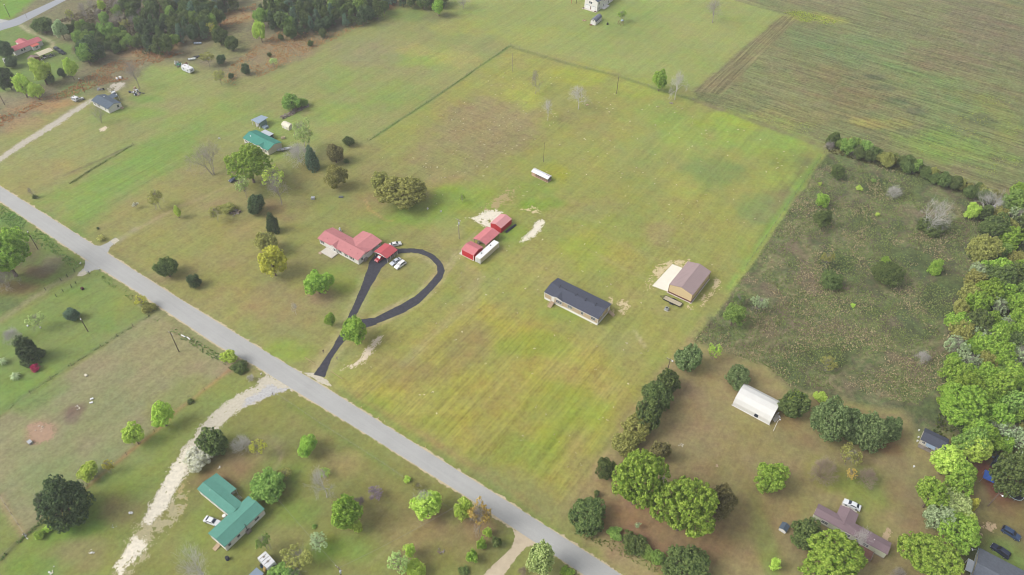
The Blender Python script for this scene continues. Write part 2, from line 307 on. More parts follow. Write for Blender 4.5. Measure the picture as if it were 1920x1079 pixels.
# worn lines on the ground: points, half-width m, colour, strength
LINE = [
 ([(1538,292),(1490,358),(1430,448),(1370,540)], 1.3, (132,164,70), .7),([(962,90),(1060,120),(1160,145),(1235,170),(1298,188)], .6, (104,112,70), .7),
 ([(282,592),(190,648),(134,683),(57,735),(0,778)], .7, (112,128,72), .7),([(165,912),(110,955),(47,1007),(0,1052)], .7, (92,96,62), .8),([(300,560),(420,640),(500,690)], .8, (140,138,84), .6),([(195,515),(280,575),(400,655)], .9, (112,126,70), .6),([(490,668),(560,712)], .7, (140,150,70), .5),
 ([(588,700),(618,656),(637,624),(660,575),(674,546),(684,520)], 1.5, (186,172,124), .7),
 ([(748,478),(785,478),(806,488),(818,500),(818,513),(806,526),(776,555),(750,571),(697,597)], 1.0, (188,172,126), .7),
 ([(700,612),(757,589),(786,572),(816,541),(831,523),(837,508),(831,492)], .9, (188,172,126), .6),
 ([(610,708),(648,640),(684,562),(706,524)], 1.2, (184,170,120), .6),
 ([(1090,460),(1160,500),(1250,540)], .6, (176,164,112), .4),([(1020,400),(1130,440),(1240,490)], .5, (174,160,108), .4),([(1030,390),(1200,440),(1350,500)], .5, (172,166,104), .4),([(1120,360),(1260,410),(1400,470)], .4, (136,150,78), .4),
 ([(850,470),(900,520),(880,560),(820,620),(760,680)], 1.6, (176,158,112), .5),([(905,556),(850,600),(770,665),(700,730)], .8, (170,160,100), .5),([(1075,640),(1130,700),(1180,740)], .5, (172,158,98), .4),
 ([(250,432),(330,392),(380,372),(440,345)], .9, (172,154,112), .7),
 ([(222,450),(250,432)], 1.4, (170,160,130), .7),
 ([(147,513),(100,535),(60,560),(0,602),(-40,625)], 1.3, (160,150,112), .8),
 ([(0,300),(37,272),(100,232),(172,188)], 1.4, (200,190,172), .95),
 ([(835,505),(850,480),(872,458),(898,432)], .35, (190,172,132), .8),
 ([(840,512),(856,484),(878,460),(905,436)], .35, (190,172,132), .8),
 ([(38,48),(60,62),(85,72),(98,82),(98,92)], 1.0, (196,182,152), .8),
 ([(279,594),(190,651),(134,686),(57,738),(0,782)], .35, (160,146,110), .5),
 ([(430,692),(360,752),(327,775),(290,810),(210,875),(165,910)], .55, (186,142,98), .85),
 ([(0,930),(20,968),(47,1003)], .7, (180,152,118), .7),
 ([(480,700),(380,640),(290,585),(250,555)], .6, (150,142,92), .5),
 ([(960,88),(1060,118),(1160,143),(1235,168),(1300,188)], .8, (122,132,76), .6),
 ([(1300,188),(1400,222),(1545,276)], 1.6, (128,118,88), .8),
 ([(1545,290),(1500,352),(1440,445),(1340,592)], .7, (168,170,84), .7),
 ([(1535,300),(1490,365),(1470,395)], .5, (96,140,60), .8),
 ([(120,330),(172,306),(205,292),(250,272)], .7, (104,96,74), .8),
 ([(330,312),(300,325),(225,375),(205,388)], .4, (120,134,66), .8),
 ([(700,258),(820,180),(958,86)], .6, (96,124,62), .9),
 ([(600,795),(700,860),(760,900)], .4, (150,150,110), .4),
 ([(1190,620),(1210,650)], .3, (206,190,150), .8),
 ([(1260,690),(1230,720),(1180,790),(1120,890)], 1.2, (172,148,108), .5),
 ([(1320,600),(1290,640),(1260,690)], 1.0, (176,156,110), .5),
 ([(668,975),(720,1020),(800,970)], .25, (172,156,112), .5),
 ([(690,1060),(760,1010),(800,975)], .3, (170,154,112), .5),
 ([(520,838),(528,855),(515,880)], .5, (176,156,124), .8),
 ([(685,375),(692,395),(710,405),(725,415),(736,415)], .35, (206,164,112), .8),
 ([(60,395),(130,440),(185,470)], .8, (112,128,66), .6),
 ([(210,470),(260,505),(300,535)], .6, (118,120,70), .7),
 ([(640,735),(760,812),(880,890),(1050,1000)], .9, (120,142,62), .6),
 ([(540,760),(640,820),(760,900)], .7, (122,140,60), .6),
 ([(670,745),(790,815),(900,880),(1010,955)], .8, (160,130,88), .5),
 ([(1100,1010),(1180,1050),(1230,1085)], 1.2, (170,146,108), .7),
 ([(560,230),(600,215)], .5, (120,120,80), .4),
]
# dry or sandy bare scrapes
XS = np.concatenate([[-9000, -5000, -2600, -1400, -800, -520, -420], np.arange(-360, 361, 1.0), [420, 520, 800, 1400, 2600, 5000, 9000]])
YS = np.concatenate([[-7000, -3000, -1200, -500, -200, -60, 20, 56], np.arange(72, 486, 1.0), [500, 540, 620, 780, 1100, 1800, 3200, 6000, 12000]])
NX, NY = len(XS), len(YS)
VX, VY = np.meshgrid(XS, YS); VX = VX.ravel(); VY = VY.ravel()
wx = (fbm(VX / 14, VY / 14) - .5); wy = (fbm(VX / 14 + 50, VY / 14 + 31) - .5)
n_mid = fbm(VX / 5 + 9, VY / 5); n_fine = vnoise(VX / 1.7, VY / 1.7); n_big = fbm(VX / 40, VY / 40, 3)
def lin3(c): return np.array(A(*c))
col = np.tile(lin3((150, 147, 88)), (len(VX), 1))
tex = np.zeros((len(VX), 3)); tex[:, 0] = .2
def soft(d, s): t = np.clip(d / s * .5 + .5, 0, 1); return t * t * (3 - 2 * t)
for pts, c, s, tx in REG:
    d = psdf(VX + wx * s * 1.2, VY + wy * s * 1.2, GP(pts)) + (n_fine - .5) * s * .7
    a = soft(d, s)[:, None]
    col = col * (1 - a) + lin3(c) * a
    tex = tex * (1 - a) + np.array(tx) * a
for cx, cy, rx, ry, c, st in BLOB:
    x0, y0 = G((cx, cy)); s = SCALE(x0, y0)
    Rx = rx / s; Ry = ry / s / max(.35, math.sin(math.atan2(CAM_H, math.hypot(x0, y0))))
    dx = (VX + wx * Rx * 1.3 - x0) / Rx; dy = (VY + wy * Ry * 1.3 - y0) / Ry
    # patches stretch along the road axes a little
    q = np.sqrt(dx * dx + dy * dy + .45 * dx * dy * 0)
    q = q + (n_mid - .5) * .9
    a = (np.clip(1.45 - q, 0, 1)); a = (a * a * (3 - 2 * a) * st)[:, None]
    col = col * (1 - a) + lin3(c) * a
for pts, hw, c, st in LINE:
    d = hw - pline(VX + wx * 1.2, VY + wy * 1.2, GP(pts)) + (n_fine - .5) * hw * .9
    a = (soft(d, max(.8, hw)) * st * (.65 + .7 * (n_mid - .25)).clip(0, 1))[:, None]
    col = col * (1 - a) + lin3(c) * a
col *= (1 + (n_big - .5) * .16)[:, None]
# scrub and turned ground are patchworks of different growth
def patch(mask, f, stops):
    global col
    f = np.clip((f - .5) * 2.6 + .5, 0, .9999) * (len(stops) - 1); i = f.astype(int); t = (f - i)[:, None]
    S_ = np.array([A(*c_) for c_ in stops]); c_ = S_[i] * (1 - t) + S_[np.minimum(i + 1, len(stops) - 1)] * t
    m_ = mask[:, None]; col = col * (1 - m_) + c_ * m_
scr = np.clip((tex[:, 0] - .8) * 5, 0, 1)
patch(scr * .8, fbm(VX / 11 + 5, VY / 11 + 3, 5), [(88,98,60), (112,126,74), (96,102,70), (128,114,92), (118,136,76), (160,146,112), (104,118,70), (140,124,100)])
plw = np.clip((tex[:, 2] - .5) * 2.2, 0, 1)
pu, pv = (VX * UX + VY * UY), (-VX * UY + VY * UX)
patch(plw * .28, fbm(pu / 38 + 9, pv / 9 + 2, 5), [(112,132,80), (134,120,88), (122,134,82), (140,134,94), (116,122,82), (138,116,84)])
g8 = fbm(VX / 7 + 31, VY / 7 + 77, 4) - .5; g20 = fbm(pu / 26 + 3, pv / 12 + 8, 4) - .5
col *= 1 + g8[:, None] * np.array([-.16, .10, -.14]) + g20[:, None] * np.array([.13, .04, .08])
col *= np.array([.97, 1.025, .98])
col *= (1 - .13 * scr)[:, None]
# gentle relief: ditches beside the road, little swells
VZ = (n_big - .5) * 0.0
idx = np.arange(NX * NY).reshape(NY, NX)
Q = np.stack([idx[:-1, :-1].ravel(), idx[:-1, 1:].ravel(), idx[1:, 1:].ravel(), idx[1:, :-1].ravel()], 1)
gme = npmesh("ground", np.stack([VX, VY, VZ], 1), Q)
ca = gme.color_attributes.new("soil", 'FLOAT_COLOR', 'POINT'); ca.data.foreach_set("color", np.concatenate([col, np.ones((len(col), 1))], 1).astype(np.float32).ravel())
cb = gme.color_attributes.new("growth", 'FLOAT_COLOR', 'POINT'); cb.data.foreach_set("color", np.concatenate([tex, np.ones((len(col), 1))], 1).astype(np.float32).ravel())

def ground_material():
    m = bpy.data.materials.new("meadow"); m.use_nodes = True
    n = m.node_tree.nodes; l = m.node_tree.links; b = n["Principled BSDF"]
    b.inputs['Roughness'].default_value = 0.95; b.inputs['Specular IOR Level'].default_value = 0.1
    geo = n.new("ShaderNodeNewGeometry")
    at = n.new("ShaderNodeAttribute"); at.attribute_name = "soil"
    gt = n.new("ShaderNodeAttribute"); gt.attribute_name = "growth"
    sp = n.new("ShaderNodeSeparateColor"); l.new(gt.outputs['Color'], sp.inputs[0])
    def M(op, a, b_=None, c=None):
        x = n.new("ShaderNodeMath"); x.operation = op
        for i, v in enumerate((a, b_, c)):
            if v is None: continue
            if isinstance(v, (int, float)): x.inputs[i].default_value = v
            else: l.new(v, x.inputs[i])
        return x.outputs[0]
    def noise(vec, scale, det=4, rough=.55, dist=0.0):
        t = n.new("ShaderNodeTexNoise"); t.inputs['Scale'].default_value = scale; t.inputs['Detail'].default_value = det; t.inputs['Roughness'].default_value = rough; t.inputs['Distortion'].default_value = dist
        l.new(vec, t.inputs['Vector']); return t.outputs['Fac']
    def mp(su, sv, rot):
        x = n.new("ShaderNodeMapping"); x.vector_type = 'TEXTURE'
        x.inputs['Rotation'].default_value = (0, 0, rot); x.inputs['Scale'].default_value = (su, sv, 1)
        l.new(geo.outputs['Position'], x.inputs['Vector']); return x.outputs[0]
    P0 = geo.outputs['Position']
    n1 = noise(P0, .35, 6, .6); n2 = noise(P0, .85, 6, .72); n3 = noise(P0, .09, 5, .6); n4 = noise(P0, 5.0, 3, .7)
    rough = sp.outputs[0]
    stv = noise(mp(1.2, 26, YAW), 1.0, 4, .6, .3)         # streaks running away from the road
    stu = noise(mp(22, 1.1, YAW), 1.0, 4, .6, .5)        # streaks running along the road
    fine_v = noise(mp(.9, 45, YAW), 1.0, 2, .5)
    wide = noise(mp(3.2, 55, YAW), 1.0, 4, .55, .4)
    c = lambda x, k: M('MULTIPLY', M('SUBTRACT', x, .5), k)
    val = M('ADD', M('ADD', c(n1, .40), c(n2, .7)), M('ADD', c(n3, .18), c(n4, .16)))
    val = M('ADD', val, M('MULTIPLY', rough, M('ADD', M('ADD', c(n2, 1.5), c(n1, .5)), c(n4, 1.2))))
    val = M('ADD', val, M('MULTIPLY', sp.outputs[1], M('ADD', c(stv, .55), c(fine_v, .7))))
    val = M('ADD', val, M('MULTIPLY', sp.outputs[2], M('ADD', c(noise(mp(30, 1.7, YAW), 1.0, 3, .6, .5), 1.5), c(noise(mp(9, .8, YAW), 1.0, 3, .6, .6), 1.0))))
    val = M('ADD', val, M('ADD', c(stv, .26), c(wide, .34)))
    val = M('MAXIMUM', M('ADD', val, 1.0), .25)
    sc = n.new("ShaderNodeVectorMath"); sc.operation = 'SCALE'; l.new(at.outputs['Color'], sc.inputs[0]); l.new(val, sc.inputs['Scale'])
    # greener and drier tufts
    hs = n.new("ShaderNodeHueSaturation"); l.new(sc.outputs[0], hs.inputs['Color'])
    hue = M('ADD', .5, M('ADD', c(n1, .05), M('ADD', c(noise(P0, .14, 5, .6), .055), M('MULTIPLY', rough, c(noise(P0, 1.1, 4, .6), .09)))))
    l.new(hue, hs.inputs['Hue'])
    l.new(M('ADD', .97, c(n3, .3)), hs.inputs['Saturation'])
    # dead straw flecks
    th = M('MULTIPLY', M('GREATER_THAN', noise(P0, 2.3, 3, .6), .69), .35)
    mx = n.new("ShaderNodeMix"); mx.data_type = 'RGBA'; l.new(th, mx.inputs[0]); l.new(hs.outputs[0], mx.inputs[6]); mx.inputs[7].default_value = (*A(196, 178, 134), 1)
    l.new(mx.outputs[2], b.inputs['Base Color'])
    bp = n.new("ShaderNodeBump"); bp.inputs['Distance'].default_value = .35
    l.new(M('ADD', M('MULTIPLY', rough, .5), .15), bp.inputs['Strength'])
    hgt = M('ADD', n2, M('ADD', M('MULTIPLY', n4, .4), M('ADD', M('MULTIPLY', sp.outputs[1], stv), M('MULTIPLY', sp.outputs[2], stu))))
    l.new(hgt, bp.inputs['Height']); l.new(bp.outputs[0], b.inputs['Normal'])
    return m
tag(linkmesh("ground", gme, ground_material()), kind="structure")

# ---------------------------------------------------------------- roads, drives and bare sand as sheets with ragged edges
def sheet(name, pts, z, m, ragged=.25, cell=.3, holes=0.0, kind="structure", label=None, extra=(), dither=None):
    """a sheet of small cells kept inside a wandering outline"""
    P_ = np.array(pts)
    x0, y0 = P_.min(0) - 1; x1, y1 = P_.max(0) + 1
    xs = np.arange(x0, x1, cell); ys = np.arange(y0, y1, cell)
    CX, CY = np.meshgrid((xs[:-1] + xs[1:]) / 2, (ys[:-1] + ys[1:]) / 2)
    d = psdf(CX, CY, P_)
    for e in extra: d = np.maximum(d, psdf(CX, CY, np.array(e)))
    d = d + (fbm(CX / 1.1, CY / 1.1, 3) - .5) * 2 * ragged + (fbm(CX / 4, CY / 4, 2) - .5) * ragged
    dither = (.45 * ragged if holes > 0 else 0) if dither is None else dither
    if dither > 0: d = d + np.random.default_rng(len(CX)).normal(size=d.shape) * dither
    keep = d > 0
    if holes > 0: keep &= ~((fbm(CX / 1.6 + 40, CY / 1.6, 4) > 1 - holes) & (d < 3.0))
    j, i = np.nonzero(keep)
    nx = len(xs)
    q = np.stack([j * nx + i, j * nx + i + 1, (j + 1) * nx + i + 1, (j + 1) * nx + i], 1)
    u, inv = np.unique(q, return_inverse=True); q = inv.reshape(q.shape)
    V = np.stack([xs[u % nx], ys[u // nx], np.full(len(u), z)], 1)
    o = linkmesh(name, npmesh(name, V, q), m)
    tag(o, label=label, kind=kind); return o
def ribbon(name, left, right, z, m, n=60, kind="structure"):
    def res(p):
        p = np.array(p, float); s = np.concatenate([[0], np.cumsum(np.hypot(*np.diff(p, axis=0).T))]); t = np.linspace(0, s[-1], n)
        return np.stack([np.interp(t, s, p[:, 0]), np.interp(t, s, p[:, 1])], 1)
    a, b = res(left), res(right); k = 7
    V = []; 
    for i in range(n):
        for j in range(k + 1):
            q = a[i] * (1 - j / k) + b[i] * j / k
            V.append((q[0], q[1], z + .07 * math.sin(math.pi * j / k)))
    Q_ = [(i * (k + 1) + j, i * (k + 1) + j + 1, (i + 1) * (k + 1) + j + 1, (i + 1) * (k + 1) + j) for i in range(n - 1) for j in range(k)]
    o = linkmesh(name, npmesh(name, V, Q_), m); tag(o, kind=kind); return o

def road_material(name, rgb, fleck=.12):
    m = mat(name, rgb, .9, .07, .12, spec=.2)
    n = m.node_tree.nodes; l = m.node_tree.links; b = n["Principled BSDF"]
    src = b.inputs['Base Color'].links[0].from_socket
    geo = n.new("ShaderNodeNewGeometry")
    mpn = n.new("ShaderNodeMapping"); mpn.vector_type = 'TEXTURE'; mpn.inputs['Rotation'].default_value = (0, 0, YAW); mpn.inputs['Scale'].default_value = (30, .8, 1)
    l.new(geo.outputs['Position'], mpn.inputs[0])
    t = n.new("ShaderNodeTexNoise"); t.inputs['Scale'].default_value = 1; t.inputs['Detail'].default_value = 3; l.new(mpn.outputs[0], t.inputs['Vector'])
    t2 = n.new("ShaderNodeTexNoise"); t2.inputs['Scale'].default_value = 3; t2.inputs['Detail'].default_value = 5; l.new(geo.outputs['Position'], t2.inputs['Vector'])
    ad = n.new("ShaderNodeMath"); ad.operation = 'ADD'; l.new(t.outputs['Fac'], ad.inputs[0]); l.new(t2.outputs['Fac'], ad.inputs[1])
    mr = n.new("ShaderNodeMapRange"); mr.inputs[1].default_value = .7; mr.inputs[2].default_value = 1.3; mr.inputs[3].default_value = 1 - fleck; mr.inputs[4].default_value = 1 + fleck
    l.new(ad.outputs[0], mr.inputs[0])
    s = n.new("ShaderNodeVectorMath"); s.operation = 'SCALE'; l.new(src, s.inputs[0]); l.new(mr.outputs[0], s.inputs['Scale']); l.new(s.outputs[0], b.inputs['Base Color'])
    return m
M_ROAD = road_material("chip_seal", (184, 184, 181), .06)
M_SHOULDER = mat("sandy_shoulder", (206, 190, 156), .95, .22, 1.2)
M_ASPH = mat("fresh_asphalt", (72,72,80), .9, .35, .9, spec=.15, bump=.2, stain=.2)
M_SAND = mat("white_sand", (236, 228, 208), .95, .2, .9, bump=.3)
M_LIME = mat("crushed_limestone", (208, 200, 180), .95, .2, 1.4, bump=.4)
M_CONC = mat("concrete", (222, 216, 204), .9, .08, .8, stain=.25)
M_DIRT = mat("packed_dirt", (190, 168, 130), .95, .2, .8, bump=.3)

UP = [(-90,294),(0,349.5),(90,406),(180,462),(303,540),(480,649),(610,727),(742,810),(960,946),(1167,1079),(1330,1185)]
LO = [(-90,318),(0,377.5),(135,470),(246,540),(415,652.5),(480,687),(540,725),(680,810),(880,935),(960,989),(1096,1079),(1255,1185)]
UPg, LOg = GP(UP), GP(LO)
nrm = np.array([-UY, UX])
sheet("road_shoulder", [tuple(np.array(p) + nrm * .35) for p in UPg] + [tuple(np.array(p) - nrm * .4) for p in LOg][::-1], .004, M_SHOULDER, .55, .35)
ribbon("road", UPg, LOg, .012, M_ROAD)
R2a = GP([(-70,66),(0,44),(26,36),(105,0),(190,-40)]); R2b = GP([(-70,90),(0,58),(36,47),(125,0),(210,-40)])
ribbon("side_road", R2a, R2b, .012, mat("far_asphalt", (166,170,176), .9, .06, .2))
sheet("road_junction", GP([(-30,52),(0,36),(22,40),(0,56)]), .008, M_ROAD, .2)
# spurs off the road
sheet("driveway_apron", GP([(176,460),(200,477),(208,462),(222,451),(216,446),(200,456),(188,461)]), .008, M_ROAD, .25)
sheet("driveway_apron", GP([(160,487),(190,504),(172,508),(158,516),(146,513),(158,502)]), .008, M_ROAD, .25)
sheet("gravel_drive_end", GP([(158,506),(165,512),(152,519),(144,516)]), .014, M_LIME, .4)
sheet("gravel_drive_end", GP([(206,452),(214,460),(224,451),(218,446)]), .014, M_LIME, .4)
sheet("concrete_driveway", GP([(958,988),(1006,1021),(985,1026),(963,1054),(940,1085),(925,1110),(880,1110),(905,1079),(930,1054),(960,1027),(966,1005)]), .008, mat("drive_concrete", (206,190,164), .9, .12, .6, stain=.2), .25)
# asphalt loop drive
sheet("asphalt_driveway", GP([(588,703),(609,708),(622,672),(646,640),(660,606),(683,562),(694,540),(704,524),(716,502),(726,494),(740,478),(746,476),(770,474),(785,476),(799,480),(808,486),(820,499),(820,513),(808,527),(796,540),(778,556),(750,572),(722,586),(697,599),(690,612),(700,610),(757,587),(785,570),(815,540),(829,523),(834,508),(829,494),(814,478),(792,468),(767,466),(746,467),(735,463),(703,478),(692,492),(689,505),(682,524),(674,546),(664,570),(650,600),(637,627),(618,660)]), .016, M_ASPH, .16, .15)
sheet("asphalt_driveway", GP([(653,622),(661,601),(702,596),(706,609),(676,618)]), .0205, M_ASPH, .12, .15)
sheet("driveway_edge", GP([(588,700),(614,712),(622,726),(600,718),(575,704),(562,697)]), .008, M_LIME, .5)
# limestone drive at lower left
sheet("limestone_drive", GP([(500,700),(548,729),(524,735),(506,742),(482,754),(450,768),(428,786),(410,805),(392,840),(352,884),(330,920),(314,955),(292,980),(272,990),(262,990),(276,955),(290,930),(312,892),(342,846),(362,822),(376,800),(400,775),(430,750),(476,728)]), .008, M_LIME, 1.0, .25, .22, dither=.3)
sheet("white_sand_drive", GP([(358,836),(382,838),(350,880),(328,916),(314,952),(280,984),(270,980),(288,940),(312,894),(344,846)]), .014, M_SAND, .9, .25, .2, dither=.3)
sheet("white_sand_patch", GP([(250,1004),(272,1008),(272,1028),(242,1054),(226,1076),(219,1062)]), .014, M_SAND, 1.3, .25, .25, dither=.4)
sheet("thin_gravel", GP([(270,975),(300,960),(330,930),(345,925),(338,965),(318,990),(290,1000),(282,1030),(262,1060),(236,1079),(215,1079),(240,1010)]), .0105, mat("gravel_in_grass", (178,170,132), .95, .2, 1.2), 1.6, .25, .45, dither=.7)
sheet("limestone_patch", GP([(520,728),(546,728),(524,736),(506,742),(470,758),(456,764),(462,750),(482,738),(504,722)]), .014, mat("pale_limestone", (196,195,194), .95, .35, 1.6, bump=.4), .6, .3, .2)
# sand scrapes in the big lot
sheet("white_sand_patch", GP([(1010,412),(1022,414),(1014,432),(1000,444),(988,452),(976,453),(984,444),(998,428)]), .008, M_SAND, .8, .3, .2)
sheet("white_sand_patch", GP([(882,409),(896,406),(905,398),(930,394),(940,400),(936,412),(924,425),(914,428),(900,420)]), .008, M_SAND, 1.0, .3, .33)
sheet("white_sand_patch", GP([(704,636),(717,629),(712,640),(702,654),(684,676),(662,692),(642,690),(668,680),(684,662),(694,648)]), .008, mat("tan_sand", (224,208,182), .95, .14, 1.0), .9, .3, .22)
sheet("sand_scrape", GP([(1232,500),(1250,492),(1290,488),(1300,494),(1284,502),(1262,494),(1240,518),(1222,540),(1216,536)]), .008, mat("pale_subsoil", (212,194,152), .95, .15, 1.0), 1.3, .3, .42)
sheet("sand_scrape", GP([(975,392),(1000,388),(1012,398),(1000,404),(985,400)]), .008, MATS["pale_subsoil"], 1.2, .3, .5)
sheet("sand_scrape", GP([(900,400),(940,360),(975,350),(960,372),(930,395)]), .006, mat("thin_soil", (176,160,110), .95, .15, 1.0), 2.0, .4, .5)
sheet("sand_scrape", GP([(1145,560),(1175,565),(1180,580),(1160,592),(1148,585)]), .008, MATS["pale_subsoil"], 1.5, .3, .5)
sheet("sand_scrape", GP([(1290,575),(1330,545),(1345,520),(1350,530),(1330,560),(1300,582)]), .008, MATS["pale_subsoil"], 1.2, .3, .5)
sheet("sand_scrape", GP([(52,800),(75,793),(98,800),(100,820),(80,830),(60,826)]), .008, mat("pink_sand", (178,148,122), .95, .12, 1.0), .9, .3, .15)
sheet("sand_scrape", GP([(330,925),(345,900),(352,930),(340,965),(330,960)]), .006, MATS["thin_soil"], 1.4, .3, .45)
sheet("dirt_track_surface", GP([(-40,322),(0,294),(37,268),(100,229),(168,187),(176,190),(106,236),(44,275),(0,304),(-40,332)]), .008, mat("track_dust", (196,188,172), .95, .15, .8), .8, .3, .3)
sheet("sand_scrape", GP([(186,242),(196,237),(203,240),(196,246),(188,247)]), .008, MATS["tan_sand"], .6, .3, .2)
sheet("sand_scrape", GP([(205,162),(228,152),(240,155),(215,175),(206,172)]), .008, MATS["track_dust"], 1.2, .3, .4)
sheet("sand_scrape", GP([(1660,992),(1672,992),(1664,1012),(1656,1010)]), .008, mat("tan_path", (196,172,138), .95, .12, 1), .5, .3, .1)
sheet("sand_scrape", GP([(1838,988),(1866,984),(1866,998),(1842,1000)]), .008, MATS["tan_path"], 1.0, .3, .5)

# ================================================================ BUILDINGS
M_WHITE = mat("white_siding", (240,238,232), .7, .04, .8)
M_TRIM = mat("white_trim", (246,245,242), .6, .02, 1)
M_CREAM = mat("cream_siding", (226,220,200), .7, .05, .8)
M_GLASS = mat("window_glass", (52,60,74), .12, .0, spec=.6)
M_DARK = mat("dark_opening", (40,38,36), .9, .05)
M_WOOD = mat("weathered_wood", (196,172,144), .9, .15, 2.0)
M_GREYWOOD = mat("grey_wood", (150,140,130), .9, .18, 2.0)
M_STEEL = mat("galvanised_steel", (190,194,198), .45, .06, 1, metal=.3)
M_BLACKM = mat("black_metal", (34,36,42), .5, .05)
M_TYRE = mat("tyre_rubber", (28,28,30), .9, .0)
M_RIM = mat("wheel_rim", (170,172,176), .35, .0, metal=.6)
M_REDROOF = mat("faded_red_metal_roof", (208,140,141), .7, .09, .8, spec=.12, stain=.12)
M_REDROOF2 = mat("pink_red_metal_roof", (216,134,138), .7, .09, .8, spec=.12)
M_REDWALL = mat("red_metal_siding", (206,52,62), .55, .05, .8)
M_SHINGLE = mat("charcoal_shingles", (82,86,100), .95, .12, 1.6, bump=.3, bscale=8)
M_GREYSH = mat("grey_shingles", (104,110,120), .95, .2, 1.4, bump=.3, bscale=8, stain=.4)
M_SLATE = mat("slate_grey_shingles", (92,106,120), .95, .14, 1.0)
M_TAN = mat("tan_siding", (198,178,148), .75, .04, .8)
M_BARNWALL = mat("beige_metal_siding", (226,202,158), .6, .04, .8)
M_BROWNROOF = mat("brown_metal_roof", (172,152,151), .7, .04, .4, spec=.12)
M_BROWNTRIM = mat("brown_trim", (116,66,58), .7, .04)
M_GREENROOF = mat("green_metal_roof", (102,160,144), .7, .09, .8, spec=.12, stain=.1)
M_TEALROOF = mat("teal_metal_roof", (84,156,140), .7, .09, .8, spec=.12)
M_PINKROOF = mat("pinkish_red_roof", (202,116,122), .6, .08, .4)
M_MAUVE = mat("mauve_brown_metal_roof", (146,126,131), .7, .06, .3, spec=.12, stain=.15)
M_PALEGREEN = mat("pale_sage_siding", (206,210,184), .7, .05, .8)
M_SILVERROOF = mat("silver_metal_roof", (206,212,220), .4, .05, .6, metal=.2)
M_BLUEGREY = mat("bluegrey_metal_roof", (158,176,194), .45, .06, .6, metal=.1)
M_ARCH = mat("pale_fabric_shell", (232,231,226), .6, .05, .5, stain=.15)
M_PLASTIC = mat("white_plastic", (244,244,246), .4, .02)

def gwall(parent, x0, x1, y0, y1, z0, h, rise, ridge, m, name='wall', mid=None):
    b = MB()
    if ridge == 'x':
        ym = (y0 + y1) / 2 if mid is None else mid
        b.prism([(y0, z0), (y1, z0), (y1, h), (ym, h + rise), (y0, h)], x0, x1, 'x')
    else:
        xm = (x0 + x1) / 2 if mid is None else mid
        b.prism([(x0, z0), (x1, z0), (x1, h), (xm, h + rise), (x0, h)], y0, y1, 'y')
    return b.build(name, m, parent)
def groof(parent, x0, x1, y0, y1, h, rise, ridge, m, over=.3, rib=.0, thick=.1, name='roof', mid=None, cap=True):
    b = MB()
    a0, a1, c0, c1 = (y0, y1, x0, x1) if ridge == 'x' else (x0, x1, y0, y1)
    am = (a0 + a1) / 2 if mid is None else mid
    h = h + .004
    s0, s1 = rise / (am - a0), rise / (a1 - am)
    lo0, lo1 = h - over * s0, h - over * s1
    prof = [(a0 - over, lo0), (am, h + rise), (a1 + over, lo1), (a1 + over, lo1 + thick), (am, h + rise + thick), (a0 - over, lo0 + thick)]
    b.prism(prof, c0 - over, c1 + over, 'x' if ridge == 'x' else 'y')
    o = b.build(name, m, parent)
    if rib > 0:
        r = MB(); n = int((c1 - c0 + 2 * over) / rib)
        for i in range(n + 1):
            c = c0 - over + .03 + i * rib
            if c > c1 + over - .03: break
            for (pa, pz), (qa, qz) in (((a0 - over, lo0 + thick), (am, h + rise + thick)), ((a1 + over, lo1 + thick), (am, h + rise + thick))):
                if ridge == 'x': P_ = [(c - .025, pa, pz), (c + .025, pa, pz), (c + .025, qa, qz), (c - .025, qa, qz)]
                else: P_ = [(pa, c - .025, pz), (pa, c + .025, pz), (qa, c + .025, qz), (qa, c - .025, qz)]
                r.hexa([(x, y, z - .01) for x, y, z in P_] + [(x, y, z + .035) for x, y, z in P_])
        r.build("roof_rib", m, o)
    if cap:
        k = MB(); zz = h + rise + thick
        w_ = .16
        pr = [(am - w_, zz - w_ * s0 + .012), (am, zz + .05), (am + w_, zz - w_ * s1 + .012), (am, zz - .02)]
        k.prism(pr, c0 - over + .01, c1 + over - .01, 'x' if ridge == 'x' else 'y').build("ridge_cap", m, o)
    return o
def bar(b, f, pos, a0, a1, z0, z1, d0, d1):
    """box on a wall: f face letter, pos wall plane, a range along wall, z range, depth outwards"""
    if f == 'F': b.box(a0, a1, pos - d1, pos - d0, z0, z1)
    if f == 'B': b.box(a0, a1, pos + d0, pos + d1, z0, z1)
    if f == 'R': b.box(pos + d0, pos + d1, a0, a1, z0, z1)
    if f == 'L': b.box(pos - d1, pos - d0, a0, a1, z0, z1)
def window(parent, f, pos, c, z, w_=1.0, h=1.2, panes=1, frame=M_TRIM, glass=M_GLASS):
    g = MB(); bar(g, f, pos, c - w_ / 2, c + w_ / 2, z - h / 2, z + h / 2, .0, .03); o = g.build("window", glass, parent)
    fr = MB(); t = .09
    bar(fr, f, pos, c - w_ / 2 - t, c - w_ / 2, z - h / 2 - t, z + h / 2 + t, .0, .08)
    bar(fr, f, pos, c + w_ / 2, c + w_ / 2 + t, z - h / 2 - t, z + h / 2 + t, .0, .08)
    bar(fr, f, pos, c - w_ / 2, c + w_ / 2, z + h / 2, z + h / 2 + t, .0, .08)
    bar(fr, f, pos, c - w_ / 2, c + w_ / 2, z - h / 2 - t, z - h / 2, .0, .08)
    bar(fr, f, pos, c - w_ / 2, c + w_ / 2, z - .02, z + .02, .0, .06)
    for k in range(1, panes):
        q = c - w_ / 2 + w_ * k / panes
        bar(fr, f, pos, q - .05, q + .05, z - h / 2, z + h / 2, .0, .07)
    fr.build("frame", frame, o); return o
